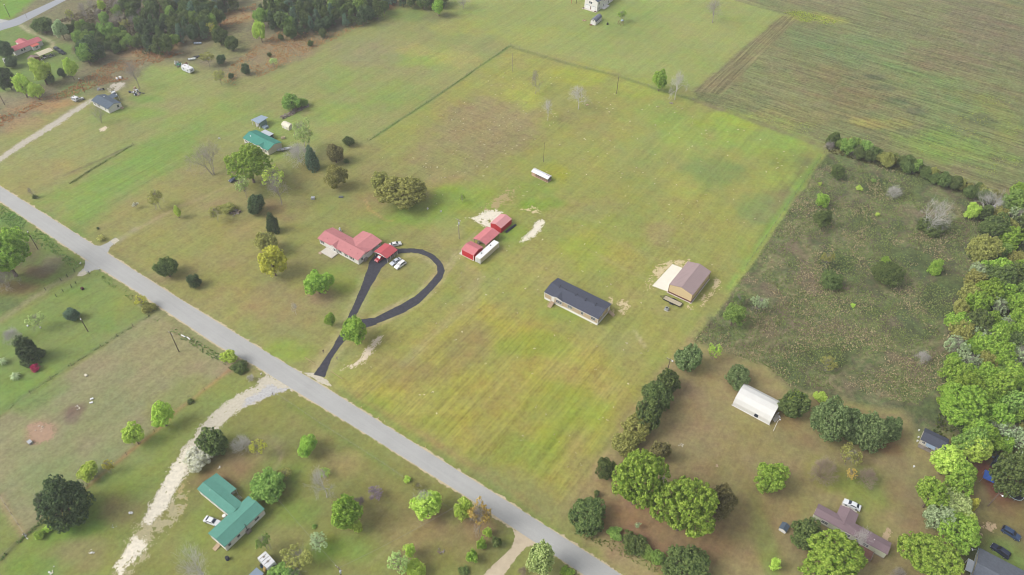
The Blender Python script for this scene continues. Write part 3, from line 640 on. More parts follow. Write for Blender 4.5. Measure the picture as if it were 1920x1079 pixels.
def door(parent, f, pos, c, z0, w_=.9, h=2.0, m=None, frame=M_TRIM):
    g = MB(); bar(g, f, pos, c - w_ / 2, c + w_ / 2, z0, z0 + h, .0, .04); o = g.build("door", m or M_WHITE, parent)
    fr = MB(); t = .1
    bar(fr, f, pos, c - w_ / 2 - t, c - w_ / 2, z0, z0 + h + t, 0, .07); bar(fr, f, pos, c + w_ / 2, c + w_ / 2 + t, z0, z0 + h + t, 0, .07); bar(fr, f, pos, c - w_ / 2, c + w_ / 2, z0 + h, z0 + h + t, 0, .07)
    fr.build("frame", frame, o)
    k = MB(); bar(k, f, pos, c + w_ / 2 - .14, c + w_ / 2 - .06, z0 + .95, z0 + 1.05, .04, .1); k.build("handle", M_STEEL, o); return o
def steps(parent, x0, x1, y0, y1, top, n, m, along='y', name='step'):
    """flight from (top) at y1 down to y0"""
    for i in range(n):
        f0, f1 = i / n, (i + 1) / n
        z = top * (i + 1) / n
        b = MB()
        if along == 'y': b.box(x0, x1, y0 + (y1 - y0) * f0, y0 + (y1 - y0) * f1 - .002, max(0, z - .25), z)
        else: b.box(x0 + (x1 - x0) * f0, x0 + (x1 - x0) * f1 - .002, y0, y1, max(0, z - .25), z)
        b.build(name, m, parent)
def railing(parent, pts, z, h=.95, m=M_WOOD):
    b = MB()
    for (x0, y0), (x1, y1) in zip(pts[:-1], pts[1:]):
        b.tube((x0, y0, z + h), (x1, y1, z + h), .05, n=4); b.tube((x0, y0, z + h * .5), (x1, y1, z + h * .5), .035, n=4)
        L = math.hypot(x1 - x0, y1 - y0); n = max(1, int(L / 1.2))
        for i in range(n + 1):
            t = i / n; b.tube((x0 + (x1 - x0) * t, y0 + (y1 - y0) * t, z), (x0 + (x1 - x0) * t, y0 + (y1 - y0) * t, z + h), .05, n=4)
    return b.build("railing", m, parent)
def house(name, px, label, cat='house', yaw=YAW, dx=0, dy=0):
    x, y = G(px)
    return thing(name, label, cat, (x, y, 0), yaw)
def vents(parent, roof_z, spots, m=M_BLACKM, r=.17, h=.3):
    for (x, y) in spots:
        b = MB(); b.tube((x, y, roof_z(x, y) - .1), (x, y, roof_z(x, y) + h), r, r, 8); b.build("roof_vent", m, parent)

# ---- red-roofed ranch house
t = house("ranch_house", (599,458), "long white house under a faded red metal roof with a back wing")
RH = 2.75
gwall(t, 0, 20.4, .4, 7.6, 0, RH, .95, 'x', M_WHITE)
r1 = groof(t, 0, 20.4, .4, 7.6, RH, .95, 'x', M_REDROOF, .45, .6)
gwall(t, 10.9, 16.9, 7.61, 13.0, 0, RH, .75, 'y', M_WHITE, 'wall', 15.6) if False else MB().box(10.9, 17.0, 7.61, 13.0, 0, RH).build("wall", M_WHITE, t)
gb = MB(); gb.prism([(10.9, RH), (20.2, RH), (15.8, RH + .82)], 12.85, 12.99, 'y').build("gable", M_WHITE, t)
groof(t, 10.9, 20.2, 4.2, 13.0, RH, .85, 'y', M_REDROOF, .4, .6, name='roof')
for y_ in (8.0, 9.7, 11.4, 12.9):
    MB().box(20.0, 20.14, y_ - .07, y_ + .07, 0, RH).build("post", M_TRIM, t)
b = MB(); b.box(19.9, 20.1, 7.7, 12.9, .85, .95)
for i in range(26): b.box(19.97, 20.03, 7.75 + i * .2, 7.79 + i * .2, .1, .85)
b.build("railing", M_TRIM, t)
MB().box(17.0, 20.2, 7.7, 13.0, 0, .14).build("porch_floor", M_CONC, t)
gwall(t, 6.2, 9.4, .0, .39, 0, RH - .05, .75, 'y', M_WHITE, 'portico')
groof(t, 6.2, 9.4, 0.1, 4.0, RH, .78, 'y', M_REDROOF, .25, .6, name='porch_roof')
for x_, w_ in ((1.5, 1.9), (10.9, 1.7), (14.1, 1.7), (17.0, 2.4)): window(t, 'F', .4, x_, 1.6, w_, 1.3, 2 if w_ < 2 else 3)
window(t, 'F', 0, 8.5, 1.55, 1.0, 1.3); door(t, 'F', 0, 7.1, .25, .9, 2.0); door(t, 'F', .4, 4.6, .25, .95, 2.0)
window(t, 'R', 20.4, 2.3, 1.6, .9, 1.1); door(t, 'R', 20.4, 5.4, .1, .9, 2.0)
b = MB(); b.box(-.05, .05, .28, 7.7, RH - .05, RH + .1); 
vents(r1, lambda x, y: RH + .1 + .95 * (1 - abs(y - 4) / 3.6), [(3.4, 1.8), (9.6, 5.0), (15.0, 2.2), (18.6, 2.0)], mat("roof_pipe", (150,82,86), .6, 0), .1, .25)
MB().box(20.35, 21.1, 2.9, 4.6, 0, 1.05).build("utility_box", M_GREYWOOD, t)

p = thing("patio", "pale concrete patio with two steps before the white ranch house", "patio", (*G((601,473)), 0), YAW)
for i in range(3):
    for j in range(2): MB().box(.2 + i * 2.0, 2.17 + i * 2.0, -.1 + j * 1.85, 1.72 + j * 1.85, 0, .38).build("slab", M_CONC, p)
MB().box(-.2, 1.2, -1.0, -.12, 0, .19).build("step", mat("tan_block", (204,180,156), .9, .1), p)
MB().box(-.1, 1.1, -.7, -.11, .19, .3).build("step", MATS["tan_block"], p)

# carport
t = house("carport", (599,458), "open carport with a red gabled roof beside the ranch house", "carport")
groof(t, 21.9, 28.2, 7.5, 13.3, 2.25, .75, 'y', mat("carport_red_roof", (200,98,104), .7, .05, .4, spec=.12), .12, .6)
for x_ in (22.0, 28.1):
    for y_ in (7.6, 9.5, 11.4, 13.2): MB().box(x_ - .05, x_ + .05, y_ - .05, y_ + .05, 0, 2.25).build("post", M_TRIM, t)
b = MB(); b.prism([(21.9, 2.25), (28.2, 2.25), (25.05, 3.0), (25.05, 2.85)], 7.42, 7.48, 'y'); b.build("gable_truss", M_TRIM, t)
b = MB()
for i in range(7): b.box(28.06, 28.1, 7.7 + i * .8, 8.35 + i * .8, .15, 1.5)
b.build("side_panel", M_GREYWOOD, t)
tk = thing("propane_tank", "upright white tank behind the red-roofed ranch house", "tank", (*G((638,434)), 0), YAW)
MB().tube((0, 0, .1), (0, 0, 1.5), .42, .42, 12).build("tank", M_PLASTIC, tk, True); MB().tube((0, 0, 1.5), (0, 0, 1.85), .42, .12, 12).build("dome", M_PLASTIC, tk, True)
MB().box(-.5, .5, -.5, .5, 0, .1).build("base", M_CONC, tk)

# ---- red sheds in a row
SA = (866.26, 478.4)
t = house("red_shed", SA, "nearest red metal shed, roof ridge facing the white container", "shed")
gwall(t, 0, 5.6, 0, 5.7, 0, 2.8, .85, 'x', M_REDWALL); groof(t, 0, 5.6, 0, 5.7, 2.8, .85, 'x', M_REDROOF2, .15, .7)
for x_, y_ in ((0, 0), (5.6, 0), (5.6, 5.7), (0, 5.7)): MB().box(x_ - .08, x_ + .08, y_ - .08, y_ + .08, 0, 2.8).build("corner_trim", M_TRIM, t)
MB().box(-.1, 5.7, -.1, -.004, 0, .12).build("base_trim", M_TRIM, t)
g = MB(); bar(g, 'L', 0, 1.2, 4.4, 0, 2.4, 0, .05); g.build("roll_up_door", M_TRIM, t)
pd = sheet("concrete_pad", GP([(860,475.5),(866,471),(866.5,479)]), .02, M_CONC, .02)
t = house("pole_shed", SA, "open red-roofed pole shed between the two red metal sheds", "shed")
groof(t, -.4, 5.7, 7.7, 16.3, 2.6, .85, 'y', M_REDROOF2, .1, .7)
for x_ in (-.2, 5.5):
    for y_ in (8.0, 10.7, 13.4, 16.1): MB().box(x_ - .08, x_ + .08, y_ - .08, y_ + .08, 0, 2.6).build("post", M_GREYWOOD, t)
for y_ in (7.95, 16.05): MB().box(-.2, 5.5, y_, y_ + .1, 2.4, 2.55).build("beam", M_GREYWOOD, t)
for (x_, y_, s, mm) in ((1.2, 9.0, .9, M_GREYWOOD), (4.4, 9.4, .7, M_WOOD), (3.0, 14.2, 1.1, M_GREYWOOD)):
    bx_ = thing("storage_crate", {1.2: "grey crate stored at the left under the open red pole shed", 4.4: "tan crate stored at the right under the open red pole shed", 3.0: "large grey crate at the far end under the open pole shed"}[x_], "crate", (G(SA)[0] + UX * x_ - UY * y_, G(SA)[1] + UY * x_ + UX * y_, 0), YAW)
    MB().box(-s / 2, s / 2, -s / 2, s / 2, .08, s).build("body", mm, bx_); MB().box(-s / 2 - .04, s / 2 + .04, -s / 2 - .04, s / 2 + .04, s, s + .08).build("lid", mm, bx_)
    for k in (-1, 1): MB().box(k * s * .3 - .06, k * s * .3 + .06, -s / 2, s / 2, 0, .08).build("skid", M_WOOD, bx_)
t = house("red_shed", SA, "farthest red metal shed beside the white sand patch", "shed")
gwall(t, -.7, 4.4, 19.1, 26.0, 0, 2.55, .8, 'y', M_REDWALL); groof(t, -.7, 4.4, 19.1, 26.0, 2.55, .8, 'y', mat("pale_red_roof", (224,160,162), .5, .05, .4), .18, .7)
for x_, y_ in ((-.7, 19.1), (4.4, 19.1), (4.4, 26.0), (-.7, 26.0)): MB().box(x_ - .07, x_ + .07, y_ - .07, y_ + .07, 0, 2.5).build("corner_trim", M_TRIM if x_ < 0 else M_REDWALL, t)
g = MB(); bar(g, 'L', -.7, 21.0, 24.0, 0, 2.2, 0, .05); g.build("roll_up_door", M_TRIM, t)
t = house("cargo_container", SA, "long white cargo container lying beside the near red shed", "container")
MB().box(6.5, 8.75, .0, 11.7, .15, 2.55).build("body", mat("container_white", (244,240,226), .5, .05, .7, stain=.1), t)
MB().box(6.45, 8.8, -.05, 11.75, 2.554, 2.64).build("roof", mat("container_roof", (252,252,250), .5, .03, .7), t)
b = MB()
for i in range(38): b.box(8.75, 8.79, .15 + i * .3, .3 + i * .3, .3, 2.45)
b.build("side_corrugation", mat("container_side", (226,214,180), .6, .06, .7), t)
for x_ in (6.5, 8.75):
    for y_ in (0, 11.7): MB().box(x_ - .09, x_ + .09, y_ - .09, y_ + .09, 0, 2.64).build("corner_post", M_TRIM, t)
for i in (0, 1): MB().box(6.62 + i * 1.05, 7.58 + i * 1.05, -.06, -.004, .25, 2.45).build("door", M_TRIM, t)
for i in range(4): MB().tube((6.85 + i * .5, -.1, .25), (6.85 + i * .5, -.1, 2.45), .03, n=6).build("lock_rod", M_STEEL, t)
for y_ in (2.7, 8.3): MB().tube((7.3, y_, 2.64), (7.3, y_, 2.95), .2, .24, 8).build("roof_vent", M_BLACKM, t)
t = house("pipe_trailer", SA, "dark blue-black pipes stacked beside the farthest red shed", "pipes")
for i in range(7):
    MB().tube((5.5 + (i % 4) * .22, 20.2 + (i % 3) * .5, .18 + (i // 4) * .2), (5.9 + (i % 4) * .22, 26.2 + (i % 2) * .4, .18 + (i // 4) * .2), .11, n=8).build("pipe", mat("blue_black_pipe", (46,52,72), .5, .05), t)
for y_ in (21.2, 25): MB().box(5.3, 6.6, y_, y_ + .15, 0, .1).build("bearer", M_GREYWOOD, t)

# ---- long white-roofed coop
t = house("chicken_coop", (996.7,328.7), "long low wooden coop with a white metal roof and open pens", "coop", math.radians(-38))
MB().box(-.1, 8.7, -.1, 2.9, 0, .12).build("base", M_WOOD, t)
MB().box(0, 1.9, 0, 2.7, .12, 1.9).build("hen_house", mat("pink_tan_board", (206,172,146), .9, .1, 2), t)
MB().box(1.9, 8.5, 2.55, 2.7, .12, 1.9).build("back_wall", M_GREYWOOD, t)
MB().box(8.38, 8.5, .1, 2.55, .12, 1.9).build("end_wall", M_GREYWOOD, t)
for i in range(7): MB().box(1.95 + i * 1.07, 2.07 + i * 1.07, 0, .12, .12, 1.9).build("post", M_WOOD, t)
for i in range(6): MB().box(2.08 + i * 1.07, 3.0 + i * 1.07, .02, .06, .13, 1.0).build("pen_board", mat("brown_board", (150,120,100), .9, .15, 2), t)
groof(t, 0, 8.5, 0, 2.7, 1.9, .5, 'x', mat("white_metal_roof", (248,249,252), .4, .03, .6), .22, .55)
MB().hexa([(6.5,1.42,2.46),(8.0,1.42,2.46),(8.0,2.0,2.26),(6.5,2.0,2.26),(6.5,1.42,2.49),(8.0,1.42,2.49),(8.0,2.0,2.29),(6.5,2.0,2.29)]).build("rusted_sheet", mat("rusty_sheet", (150,92,84), .8, .3, 3), t)

# ---- tan double-wide with charcoal roof
t = house("manufactured_home", (1020.6,560.6), "tan and white manufactured home with a charcoal shingle roof in the big lot")
MB().box(0, 22, 0, 8.7, 0, .95).build("skirting", M_TRIM, t)
gwall(t, .02, 21.98, .02, 8.68, .95, 3.35, 1.0, 'x', M_TAN)
r1 = groof(t, 0, 22, 0, 8.7, 3.35, 1.0, 'x', M_SHINGLE, .22)
MB().box(-.22, 22.22, -.262, -.232, 3.24, 3.4).build("fascia", M_TRIM, t)
gwall(t, 2.9, 7.7, -.2, .01, .95, 3.3, .7, 'y', M_TAN, 'dormer_wall')
groof(t, 2.9, 7.7, -.2, 3.6, 3.3, .75, 'y', M_SHINGLE, .2, name='dormer_roof')
b = MB(); b.prism([(2.75, 3.2), (5.3, 4.0), (7.85, 3.2), (7.85, 3.34), (5.3, 4.16), (2.75, 3.34)], -.44, -.41, 'y'); b.build("gable_trim", M_TRIM, t)
door(t, 'F', -.2, 3.7, 1.05, 1.0, 2.05); window(t, 'F', -.2, 6.2, 2.25, 2.3, 1.4, 3)
window(t, 'F', .02, 10.6, 2.3, 1.7, 1.3, 2); window(t, 'F', .02, 15.7, 2.3, .9, 1.3, 1); window(t, 'F', .02, 20.1, 2.3, 1.6, 1.3, 2)
door(t, 'R', 21.98, 7.6, 1.05, .95, 2.0); window(t, 'R', 21.98, 2.6, 2.3, .8, 1.1)
for x_ in (.02, 21.98): MB().box(x_ - .07, x_ + .07, -.05, .09, .95, 3.3).build("corner_trim", M_TRIM, t)
vents(r1, lambda x, y: 3.45 + 1.0 * (1 - abs(y - 4.35) / 4.35), [(3.3, 5.0), (3.6, 4.0), (6.1, 4.6), (10.4, 5.0), (10.2, 4.0), (14.2, 5.0), (14.3, 4.0), (18.3, 5.0), (18.4, 4.0)], M_BLACKM, .2, .25)
s = house("wooden_steps", (1020.6,560.6), "wooden entry steps with rails at the front door of the tan home", "steps")
steps(s, 3.0, 4.4, -2.6, -.26, 1.0, 6, M_WOOD); railing(s, [(3.0, -2.5), (3.0, -.4)], .5, .95); railing(s, [(4.4, -2.5), (4.4, -.4)], .5, .95)
s = house("wooden_steps", (1020.6,560.6), "small wooden steps at the right end of the tan home", "steps")
steps(s, 24.4, 22.1, 6.9, 8.2, 1.0, 5, M_WOOD, 'x'); railing(s, [(24.3, 6.9), (22.3, 6.9)], .5, .9)

# ---- beige barn
t = house("metal_barn", (1252.3,548.4), "beige metal barn with a brown gabled roof and pale slab beside it", "barn")
MB().box(-.35, 9.4, -.35, 15.2, 0, .08).build("foundation", M_CONC, t)
gwall(t, 0, 9.05, 0, 14.9, .08, 3.95, 1.2, 'y', M_BARNWALL); groof(t, 0, 9.05, 0, 14.9, 3.95, 1.2, 'y', M_BROWNROOF, .15, .75)
b = MB(); b.box(-.03, 9.08, -.03, -.002, .08, .7); b.build("wainscot", M_BROWNTRIM, t)
MB().box(9.052, 9.08, 0, 14.9, .08, .5).build("wainscot", M_BROWNTRIM, t)
for x_, y_ in ((0, 0), (9.05, 0), (9.05, 14.9), (0, 14.9)): MB().box(x_ - .07, x_ + .07, y_ - .07, y_ + .07, .08, 3.9).build("corner_trim", M_BROWNTRIM, t)
for y_ in (2.2, 6.4): 
    g = MB(); bar(g, 'L', 0, y_, y_ + 3.2, .08, 3.1, 0, .05); g.build("roll_up_door", M_TRIM, t)
door(t, 'L', 0, 11.6, .08, 1.0, 2.1)
pd = sheet("concrete_pad", GP([(1222.8,536.7),(1260.6,495.6),(1282,504),(1252,547)]), .03, mat("new_concrete", (246,240,224), .85, .05, .6), .02, .25)
b = MB()
t = house("flatbed_trailer", (1252.3,548.4), "grey flatbed trailer with plank deck parked below the beige barn", "trailer")
t.location = (*G((1245,560)), 0); t.rotation_euler = (0, 0, YAW)
for i in range(6): MB().box(0, 6.6, -1.0 + i * .34, -.68 + i * .34, .62, .68).build("plank", mat("trailer_plank", (190,180,154), .9, .16, 1.5), t)
b = MB(); b.box(-.1, 6.7, -1.1, -1.02, .5, .78); b.box(-.1, 6.7, 1.04, 1.12, .5, .78); b.box(-.1, -.02, -1.1, 1.12, .5, .78); b.box(6.62, 6.7, -1.1, 1.12, .5, .72); b.build("side_rail", M_BLACKM, t)
b = MB(); b.tube((-.05, -.9, .55), (-1.4, 0, .5), .06); b.tube((-.05, .9, .55), (-1.4, 0, .5), .06); b.tube((-1.4, 0, 0), (-1.4, 0, .6), .06); b.build("tongue", M_BLACKM, t)
def wheel(parent, x, y, r=.33, w_=.2, z=None):
    z = r if z is None else z
    o = MB().tube((x, y - w_ / 2, z), (x, y + w_ / 2, z), r, r, 14).build("wheel", M_TYRE, parent)
    MB().tube((x, y - w_ / 2 - .012, z), (x, y + w_ / 2 + .012, z), r * .62, r * .62, 10).build("rim", M_RIM, o); return o
for x_ in (3.0, 3.8):
    for y_ in (-1.25, 1.27): wheel(t, x_, y_, .36, .22)
for y_ in (-1.25, 1.27): MB().box(2.55, 4.25, y_ - .14, y_ + .14, .78, .82).build("mudguard", M_BLACKM, t)
t = thing("air_conditioner", "small grey utility box in the grass below the flatbed trailer", "utility box", (*G((1249.5,581)), 0), YAW)
MB().box(-.6, .6, -.6, .6, .08, 1.0).build("casing", mat("grey_casing", (176,180,176), .6, .05), t); MB().box(-.75, .75, -.75, .75, 0, .08).build("pad", M_CONC, t); MB().tube((0, 0, 1.0), (0, 0, 1.06), .42, .42, 12).build("fan_grille", M_BLACKM, t)

# ---- arched white shed
t = house("arched_shed", (1373,759.5), "white arched metal shed with one small dark window", "shed", math.radians(-36))
prof = [(-.05, .0), (.05, 1.5), (.75, 2.9), (2.3, 3.95), (4.3, 4.35), (6.3, 3.95), (7.9, 2.9), (8.55, 1.5), (8.65, 0)]
inn = [(p_[0] + (4.3 - p_[0]) * .015, max(0, p_[1] - .07)) for p_ in prof]
b = MB(); n = len(prof); bs = 0
for x_ in (0, 12.3):
    for (y_, z_) in prof: b.v.append((x_, y_, z_))
for i in range(n - 1): b.f.append((i, i + 1, n + i + 1, n + i))
o = b.build("shell", M_ARCH, t)
b = MB()
for k in range(13):
    x_ = .02 + k * 1.02
    for i in range(n - 1): b.tube((x_, prof[i][0], prof[i][1] + .01), (x_, prof[i + 1][0], prof[i + 1][1] + .01), .035, n=4, cap=False)
b.build("hoop", M_ARCH, o)
MB().prism([(y_, z_) for y_, z_ in inn], .12, .2, 'x').build("end_wall", M_ARCH, t)
MB().prism([(y_, z_) for y_, z_ in inn], 12.1, 12.18, 'x').build("end_wall", M_ARCH, t)
b = MB(); bar(b, 'R', 12.18, 3.2, 5.6, 0, 2.6, 0, .05); b.build("door", M_GREYWOOD, t)
MB().hexa([(7.2,-.11,.25),(8.4,-.11,.25),(8.4,.02,.25),(7.2,.02,.25),(7.2,.0,1.48),(8.4,.0,1.48),(8.4,.1,1.48),(7.2,.1,1.48)]).build("window", M_GLASS, t)
b = MB(); b.box(-.2, 12.5, -.28, -.1, 0, .12); b.build("base_trim", M_TRIM, t)
sheet("concrete_pad", GP([(1449,786),(1457,775),(1463,783),(1452,792)]), .02, M_CONC, .15)
p = thing("lamp_post", "white lamp post at the right end of the arched white shed", "lamp post", (*G((1450.3,808)), 0), 0)
MB().tube((0, 0, 0), (0, 0, 5.4), .09, .06, 8).build("pole", M_TRIM, p); MB().tube((0, 0, 5.3), (.6, .25, 5.55), .04).build("arm", M_TRIM, p); MB().tube((.6, .25, 5.4), (.6, .25, 5.65), .24, .14, 10).build("lamp_shade", M_PLASTIC, p)
for i, (q, s_) in enumerate((((1459,776), .5), ((1461,782), .4))):
    bk = thing("bucket", ["white bucket by the door end of the arched shed", "smaller white bucket near the lamp post of the arched shed"][i], "bucket", (*G(q), 0)); MB().tube((0, 0, 0), (0, 0, s_), s_ * .4, s_ * .5, 10).build("body", M_PLASTIC, bk); MB().tube((0, 0, s_), (0, 0, s_ + .05), s_ * .54, s_ * .54, 10).build("rim", M_TRIM, bk)

# ---- long mauve-roofed mobile home
t = house("mobile_home", (1522.3,971.9), "long sage-walled mobile home with mauve roof and T-shaped back wing")
gwall(t, 0, 19.6, -.3, 3.4, 0, 2.65, .5, 'x', M_PALEGREEN); r1 = groof(t, 0, 19.6, -.3, 3.4, 2.65, .5, 'x', M_MAUVE, .15, .8)
gwall(t, 5.2, 9.8, 3.41, 6.6, 0, 2.6, .6, 'y', M_PALEGREEN); groof(t, 5.2, 9.8, 1.2, 6.6, 2.6, .62, 'y', M_MAUVE, .2, .8)
for x_, w_ in ((3.2, 1.7), (9.5, 1.4), (12.0, .8), (14.4, 1.4)): window(t, 'F', -.3, x_, 1.6, w_, 1.1, 2 if w_ > 1 else 1)
door(t, 'F', -.3, 13.1, .55, .9, 2.0, M_WHITE)
MB().box(-.02, -.004, -.3, 3.4, 0, 2.6).build("end_trim", M_TRIM, t); MB().box(0, 19.6, -.34, -.304, 0, .35).build("skirting", M_GREYWOOD, t)
vents(r1, lambda x, y: 3.2, [(15.6, 1.4)], M_PLASTIC, .12, .2)
sheet("concrete_pad", GP([(1577.5,948),(1581,938),(1607,958),(1603,966)]), .02, M_CONC, .05)
d = house("wooden_deck", (1522.3,971.9), "brown wooden deck in front of the mauve-roofed mobile home", "deck")
for i in range(12): MB().box(11.8, 16.9, -3.7 + i * .28, -3.44 + i * .28, .55, .6).build("plank", mat("deck_plank", (150,110,96), .9, .18, 1.6), d)
railing(d, [(11.8, -.5), (11.8, -3.65), (16.85, -3.65), (16.85, -.5)], .6, .95, M_GREYWOOD)
for x_ in (11.9, 14.4, 16.8):
    for y_ in (-3.6, -.5): MB().box(x_ - .07, x_ + .07, y_ - .07, y_ + .07, 0, .55).build("post", M_GREYWOOD, d)

# ---- green-roofed house, lower left
t = house("green_roof_house", (372.5,923.4), "white house with an L-shaped green metal roof by the limestone drive")
gwall(t, .9, 14.6, 0, 4.2, 0, 2.7, .5, 'x', M_WHITE, mid=2.0); groof(t, .9, 14.6, 0, 4.2, 2.7, .5, 'x', M_GREENROOF, .2, .75, mid=2.0)
MB().box(1.0, 8.4, 4.21, 6.1, 0, 2.2).build("wall", M_WHITE, t)
MB().hexa([(.7,4.2,2.66),(9.3,4.2,2.66),(9.3,6.4,2.24),(.7,6.4,2.24),(.7,4.2,2.78),(9.3,4.2,2.78),(9.3,6.4,2.36),(.7,6.4,2.36)]).build("lean_to_roof", M_GREENROOF, t)
MB().box(9.1, 9.22, 6.1, 6.22, 0, 2.25).build("post", M_TRIM, t)
MB().box(9.4, 14.0, 4.2, 6.4, 2.0, 2.02).build("ceiling", M_WOOD, t) if False else None
gwall(t, 14.2, 20.4, -6.7, 6.5, 0, 2.75, .85, 'y', M_WHITE, mid=17.6); r1 = groof(t, 14.2, 20.4, -6.7, 6.5, 2.75, .85, 'y', M_GREENROOF, .25, .75, mid=17.6)
window(t, 'R', 20.4, -5.4, 1.6, .9, 1.1); window(t, 'R', 20.4, -2.4, 1.6, .9, 1.1); window(t, 'R', 20.4, 3.8, 1.6, 1.4, 1.1, 2)
b = MB(); b.tube((20.75, .2, 0), (20.75, .2, 4.3), .13, .13, 8); b.build("flue", M_BLACKM, t)
MB().box(20.42, 21.3, -.4, .9, 0, .9).build("heat_pump", M_GREYWOOD, t)
door(t, 'F', -6.7, 17.2, .4, .9, 2.0); window(t, 'F', -6.7, 15.4, 1.6, .8, 1.0)
steps(t, 16.7, 18.0, -8.6, -6.75, .45, 3, M_WOOD)
for x_ in (3.0, 6.2, 9.4): window(t, 'F', 0, x_, 1.6, 1.1, 1.1)
door(t, 'F', 0, 11.6, .1, .9, 2.0)
b = MB(); 
for i in range(5): b.tube((9.6 + i * .05, 4.6 + i * .32, .35), (11.6, 4.6 + i * .32, .35), .04)
b.build("porch_rail", M_TRIM, t)
vents(r1, lambda x, y: 3.0, [(4.2, 1.6)], M_STEEL, .14, .3)
for i, (x_, y_, s_) in enumerate(((11.9, -.7, .5), (12.8, -.6, .4), (13.4, -.5, .35))):
    bk = thing("porch_bucket", ["grey tub left of the door under the green roof", "white tub in the middle of three by the green-roofed house", "small white tub in the corner of the green-roofed house"][i], "tub", (G((372.5,923.4))[0] + UX * x_ - UY * y_, G((372.5,923.4))[1] + UY * x_ + UX * y_, 0), YAW)
    MB().tube((0, 0, 0), (0, 0, s_ * 1.3), s_ * .8, s_, 10).build("body", [M_STEEL, M_PLASTIC, M_PLASTIC][i], bk); MB().tube((0, 0, s_ * 1.3), (0, 0, s_ * 1.38), s_ * 1.05, s_ * 1.05, 10).build("rim", M_TRIM, bk)
bk = thing("rain_barrel", "dark blue barrel in the grass below the green-roofed house", "barrel", (*G((427,1049)), 0)); MB().tube((0, 0, 0), (0, 0, 1.0), .5, .5, 12).build("body", mat("navy_plastic", (46,52,86), .5, 0), bk); MB().tube((0, 0, .98), (0, 0, 1.06), .53, .53, 12).build("lid", M_BLACKM, bk)

# ---- teal-roofed house, upper left
TU = (460.2,267.3)
t = house("teal_roof_house", TU, "cream house with a teal metal roof among trees at upper left")
gwall(t, .2, 16.3, -.6, 7.0, 0, 2.7, 1.2, 'x', M_CREAM); r1 = groof(t, .2, 16.3, -.6, 7.0, 2.7, 1.2, 'x', M_TEALROOF, .25, .7)
gwall(t, 9.2, 13.4, -.9, -.61, 0, 2.7, .75, 'y', M_CREAM, 'gable_wall'); groof(t, 9.2, 13.4, -.9, 2.8, 2.7, .8, 'y', M_TEALROOF, .2, .7, name='gable_roof')
for x_, f_, p_ in ((2.0, 'F', -.6), (4.2, 'F', -.6), (7.4, 'F', -.6), (14.6, 'F', -.6), (10.6, 'F', -.9)): window(t, f_, p_, x_, 1.6, 1.3, 1.2, 2)
door(t, 'F', -.9, 12.4, .3, .95, 2.0)
vents(r1, lambda x, y: 3.4, [(2.8, 1.6)], M_PLASTIC, .22, .4)
MB().box(2.0, 7.8, 7.02, 10.2, 2.2, 2.28).build("lean_to_roof", M_SILVERROOF, t)
for x_ in (2.1, 7.7): MB().box(x_ - .07, x_ + .07, 10.0, 10.14, 0, 2.2).build("post", M_GREYWOOD, t)
MB().box(5.0, 7.6, 7.1, 9.8, 0, 2.1).build("store_room", mat("dark_store_wall", (60,66,76), .8, .1), t)
t = house("metal_workshop", TU, "grey-roofed open workshop behind the teal-roofed house", "shed")
MB().hexa([(-8.4,11.2,2.9),(-3.0,10.9,2.9),(-3.2,17.0,3.2),(-7.2,16.4,3.2),(-8.4,11.2,3.0),(-3.0,10.9,3.0),(-3.2,17.0,3.3),(-7.2,16.4,3.3)]).build("roof", M_BLUEGREY, t)
MB().box(-7.6, -3.4, 15.6, 15.8, 0, 2.9).build("back_wall", mat("sage_panel", (126,152,142), .7, .1), t); MB().box(-3.5, -3.3, 12.0, 15.6, 0, 2.8).build("side_wall", MATS["sage_panel"], t)
for x_, y_ in ((-8.2, 11.4), (-5.6, 11.3), (-3.3, 11.2)): MB().box(x_ - .08, x_ + .08, y_ - .08, y_ + .08, 0, 2.9).build("post", M_TRIM, t)
MB().box(-6.3, -5.4, 11.9, 12.4, 0, 1.7).build("fridge", M_PLASTIC, t); MB().box(-7.6, -6.6, 12.2, 13.4, 0, 1.0).build("workbench", M_GREYWOOD, t)
MB().box(-3.0, -.9, 12.4, 14.5, 0, .9).build("covered_stack", M_BLUEGREY, t)
t = house("garden_shed", (529,239.5), "cream round-roofed garden shed behind the teal-roofed house", "shed", math.radians(-34))
prof = [(0, 0), (0, 1.5), (.5, 2.2), (1.5, 2.55), (2.5, 2.2), (3.0, 1.5), (3.0, 0)]
MB().prism(prof, 0, 4.6, 'x').build("wall", M_CREAM, t)
b = MB(); b.prism([(y_ * 1.06 - .09, z_ + .05) for y_, z_ in prof[1:-1]] + [(y_, z_) for y_, z_ in prof[1:-1][::-1]], -.12, 4.72, 'x'); b.build("roof", mat("cream_shell", (232,226,204), .6, .05), t)
b = MB(); bar(b, 'F', 0, 1.6, 2.8, 0, 1.4, 0, .05); b.build("door", M_WHITE, t)
t = thing("boat_trailer", "silver boat on a trailer beside the teal-roofed house", "boat", (*G((533,283)), 0), math.radians(22))
hull = [(-3, -.9, .5), (1.5, -.9, .5), (3.2, 0, .7), (1.5, .9, .5), (-3, .9, .5)]
b = MB(); k = len(hull); b.v += [(x_, y_, z_ + .55) for x_, y_, z_ in hull] + [(x_ * .85, y_ * .55, z_) for x_, y_, z_ in hull]
for i in range(k): b.f.append((i, (i + 1) % k, k + (i + 1) % k, k + i))
b.f.append(tuple(range(k, 2 * k))); b.build("hull", M_STEEL, t)
for y_ in (-.6, .6): wheel(t, -.6, y_ * 1.4, .3, .18)
MB().tube((2.5, 0, .45), (4.2, 0, .4), .06).build("tongue", M_BLACKM, t)
for x_ in (-1.6, .2): MB().box(x_ - .2, x_ + .2, -.75, .75, .85, .92).build("bench_seat", M_GREYWOOD, t)
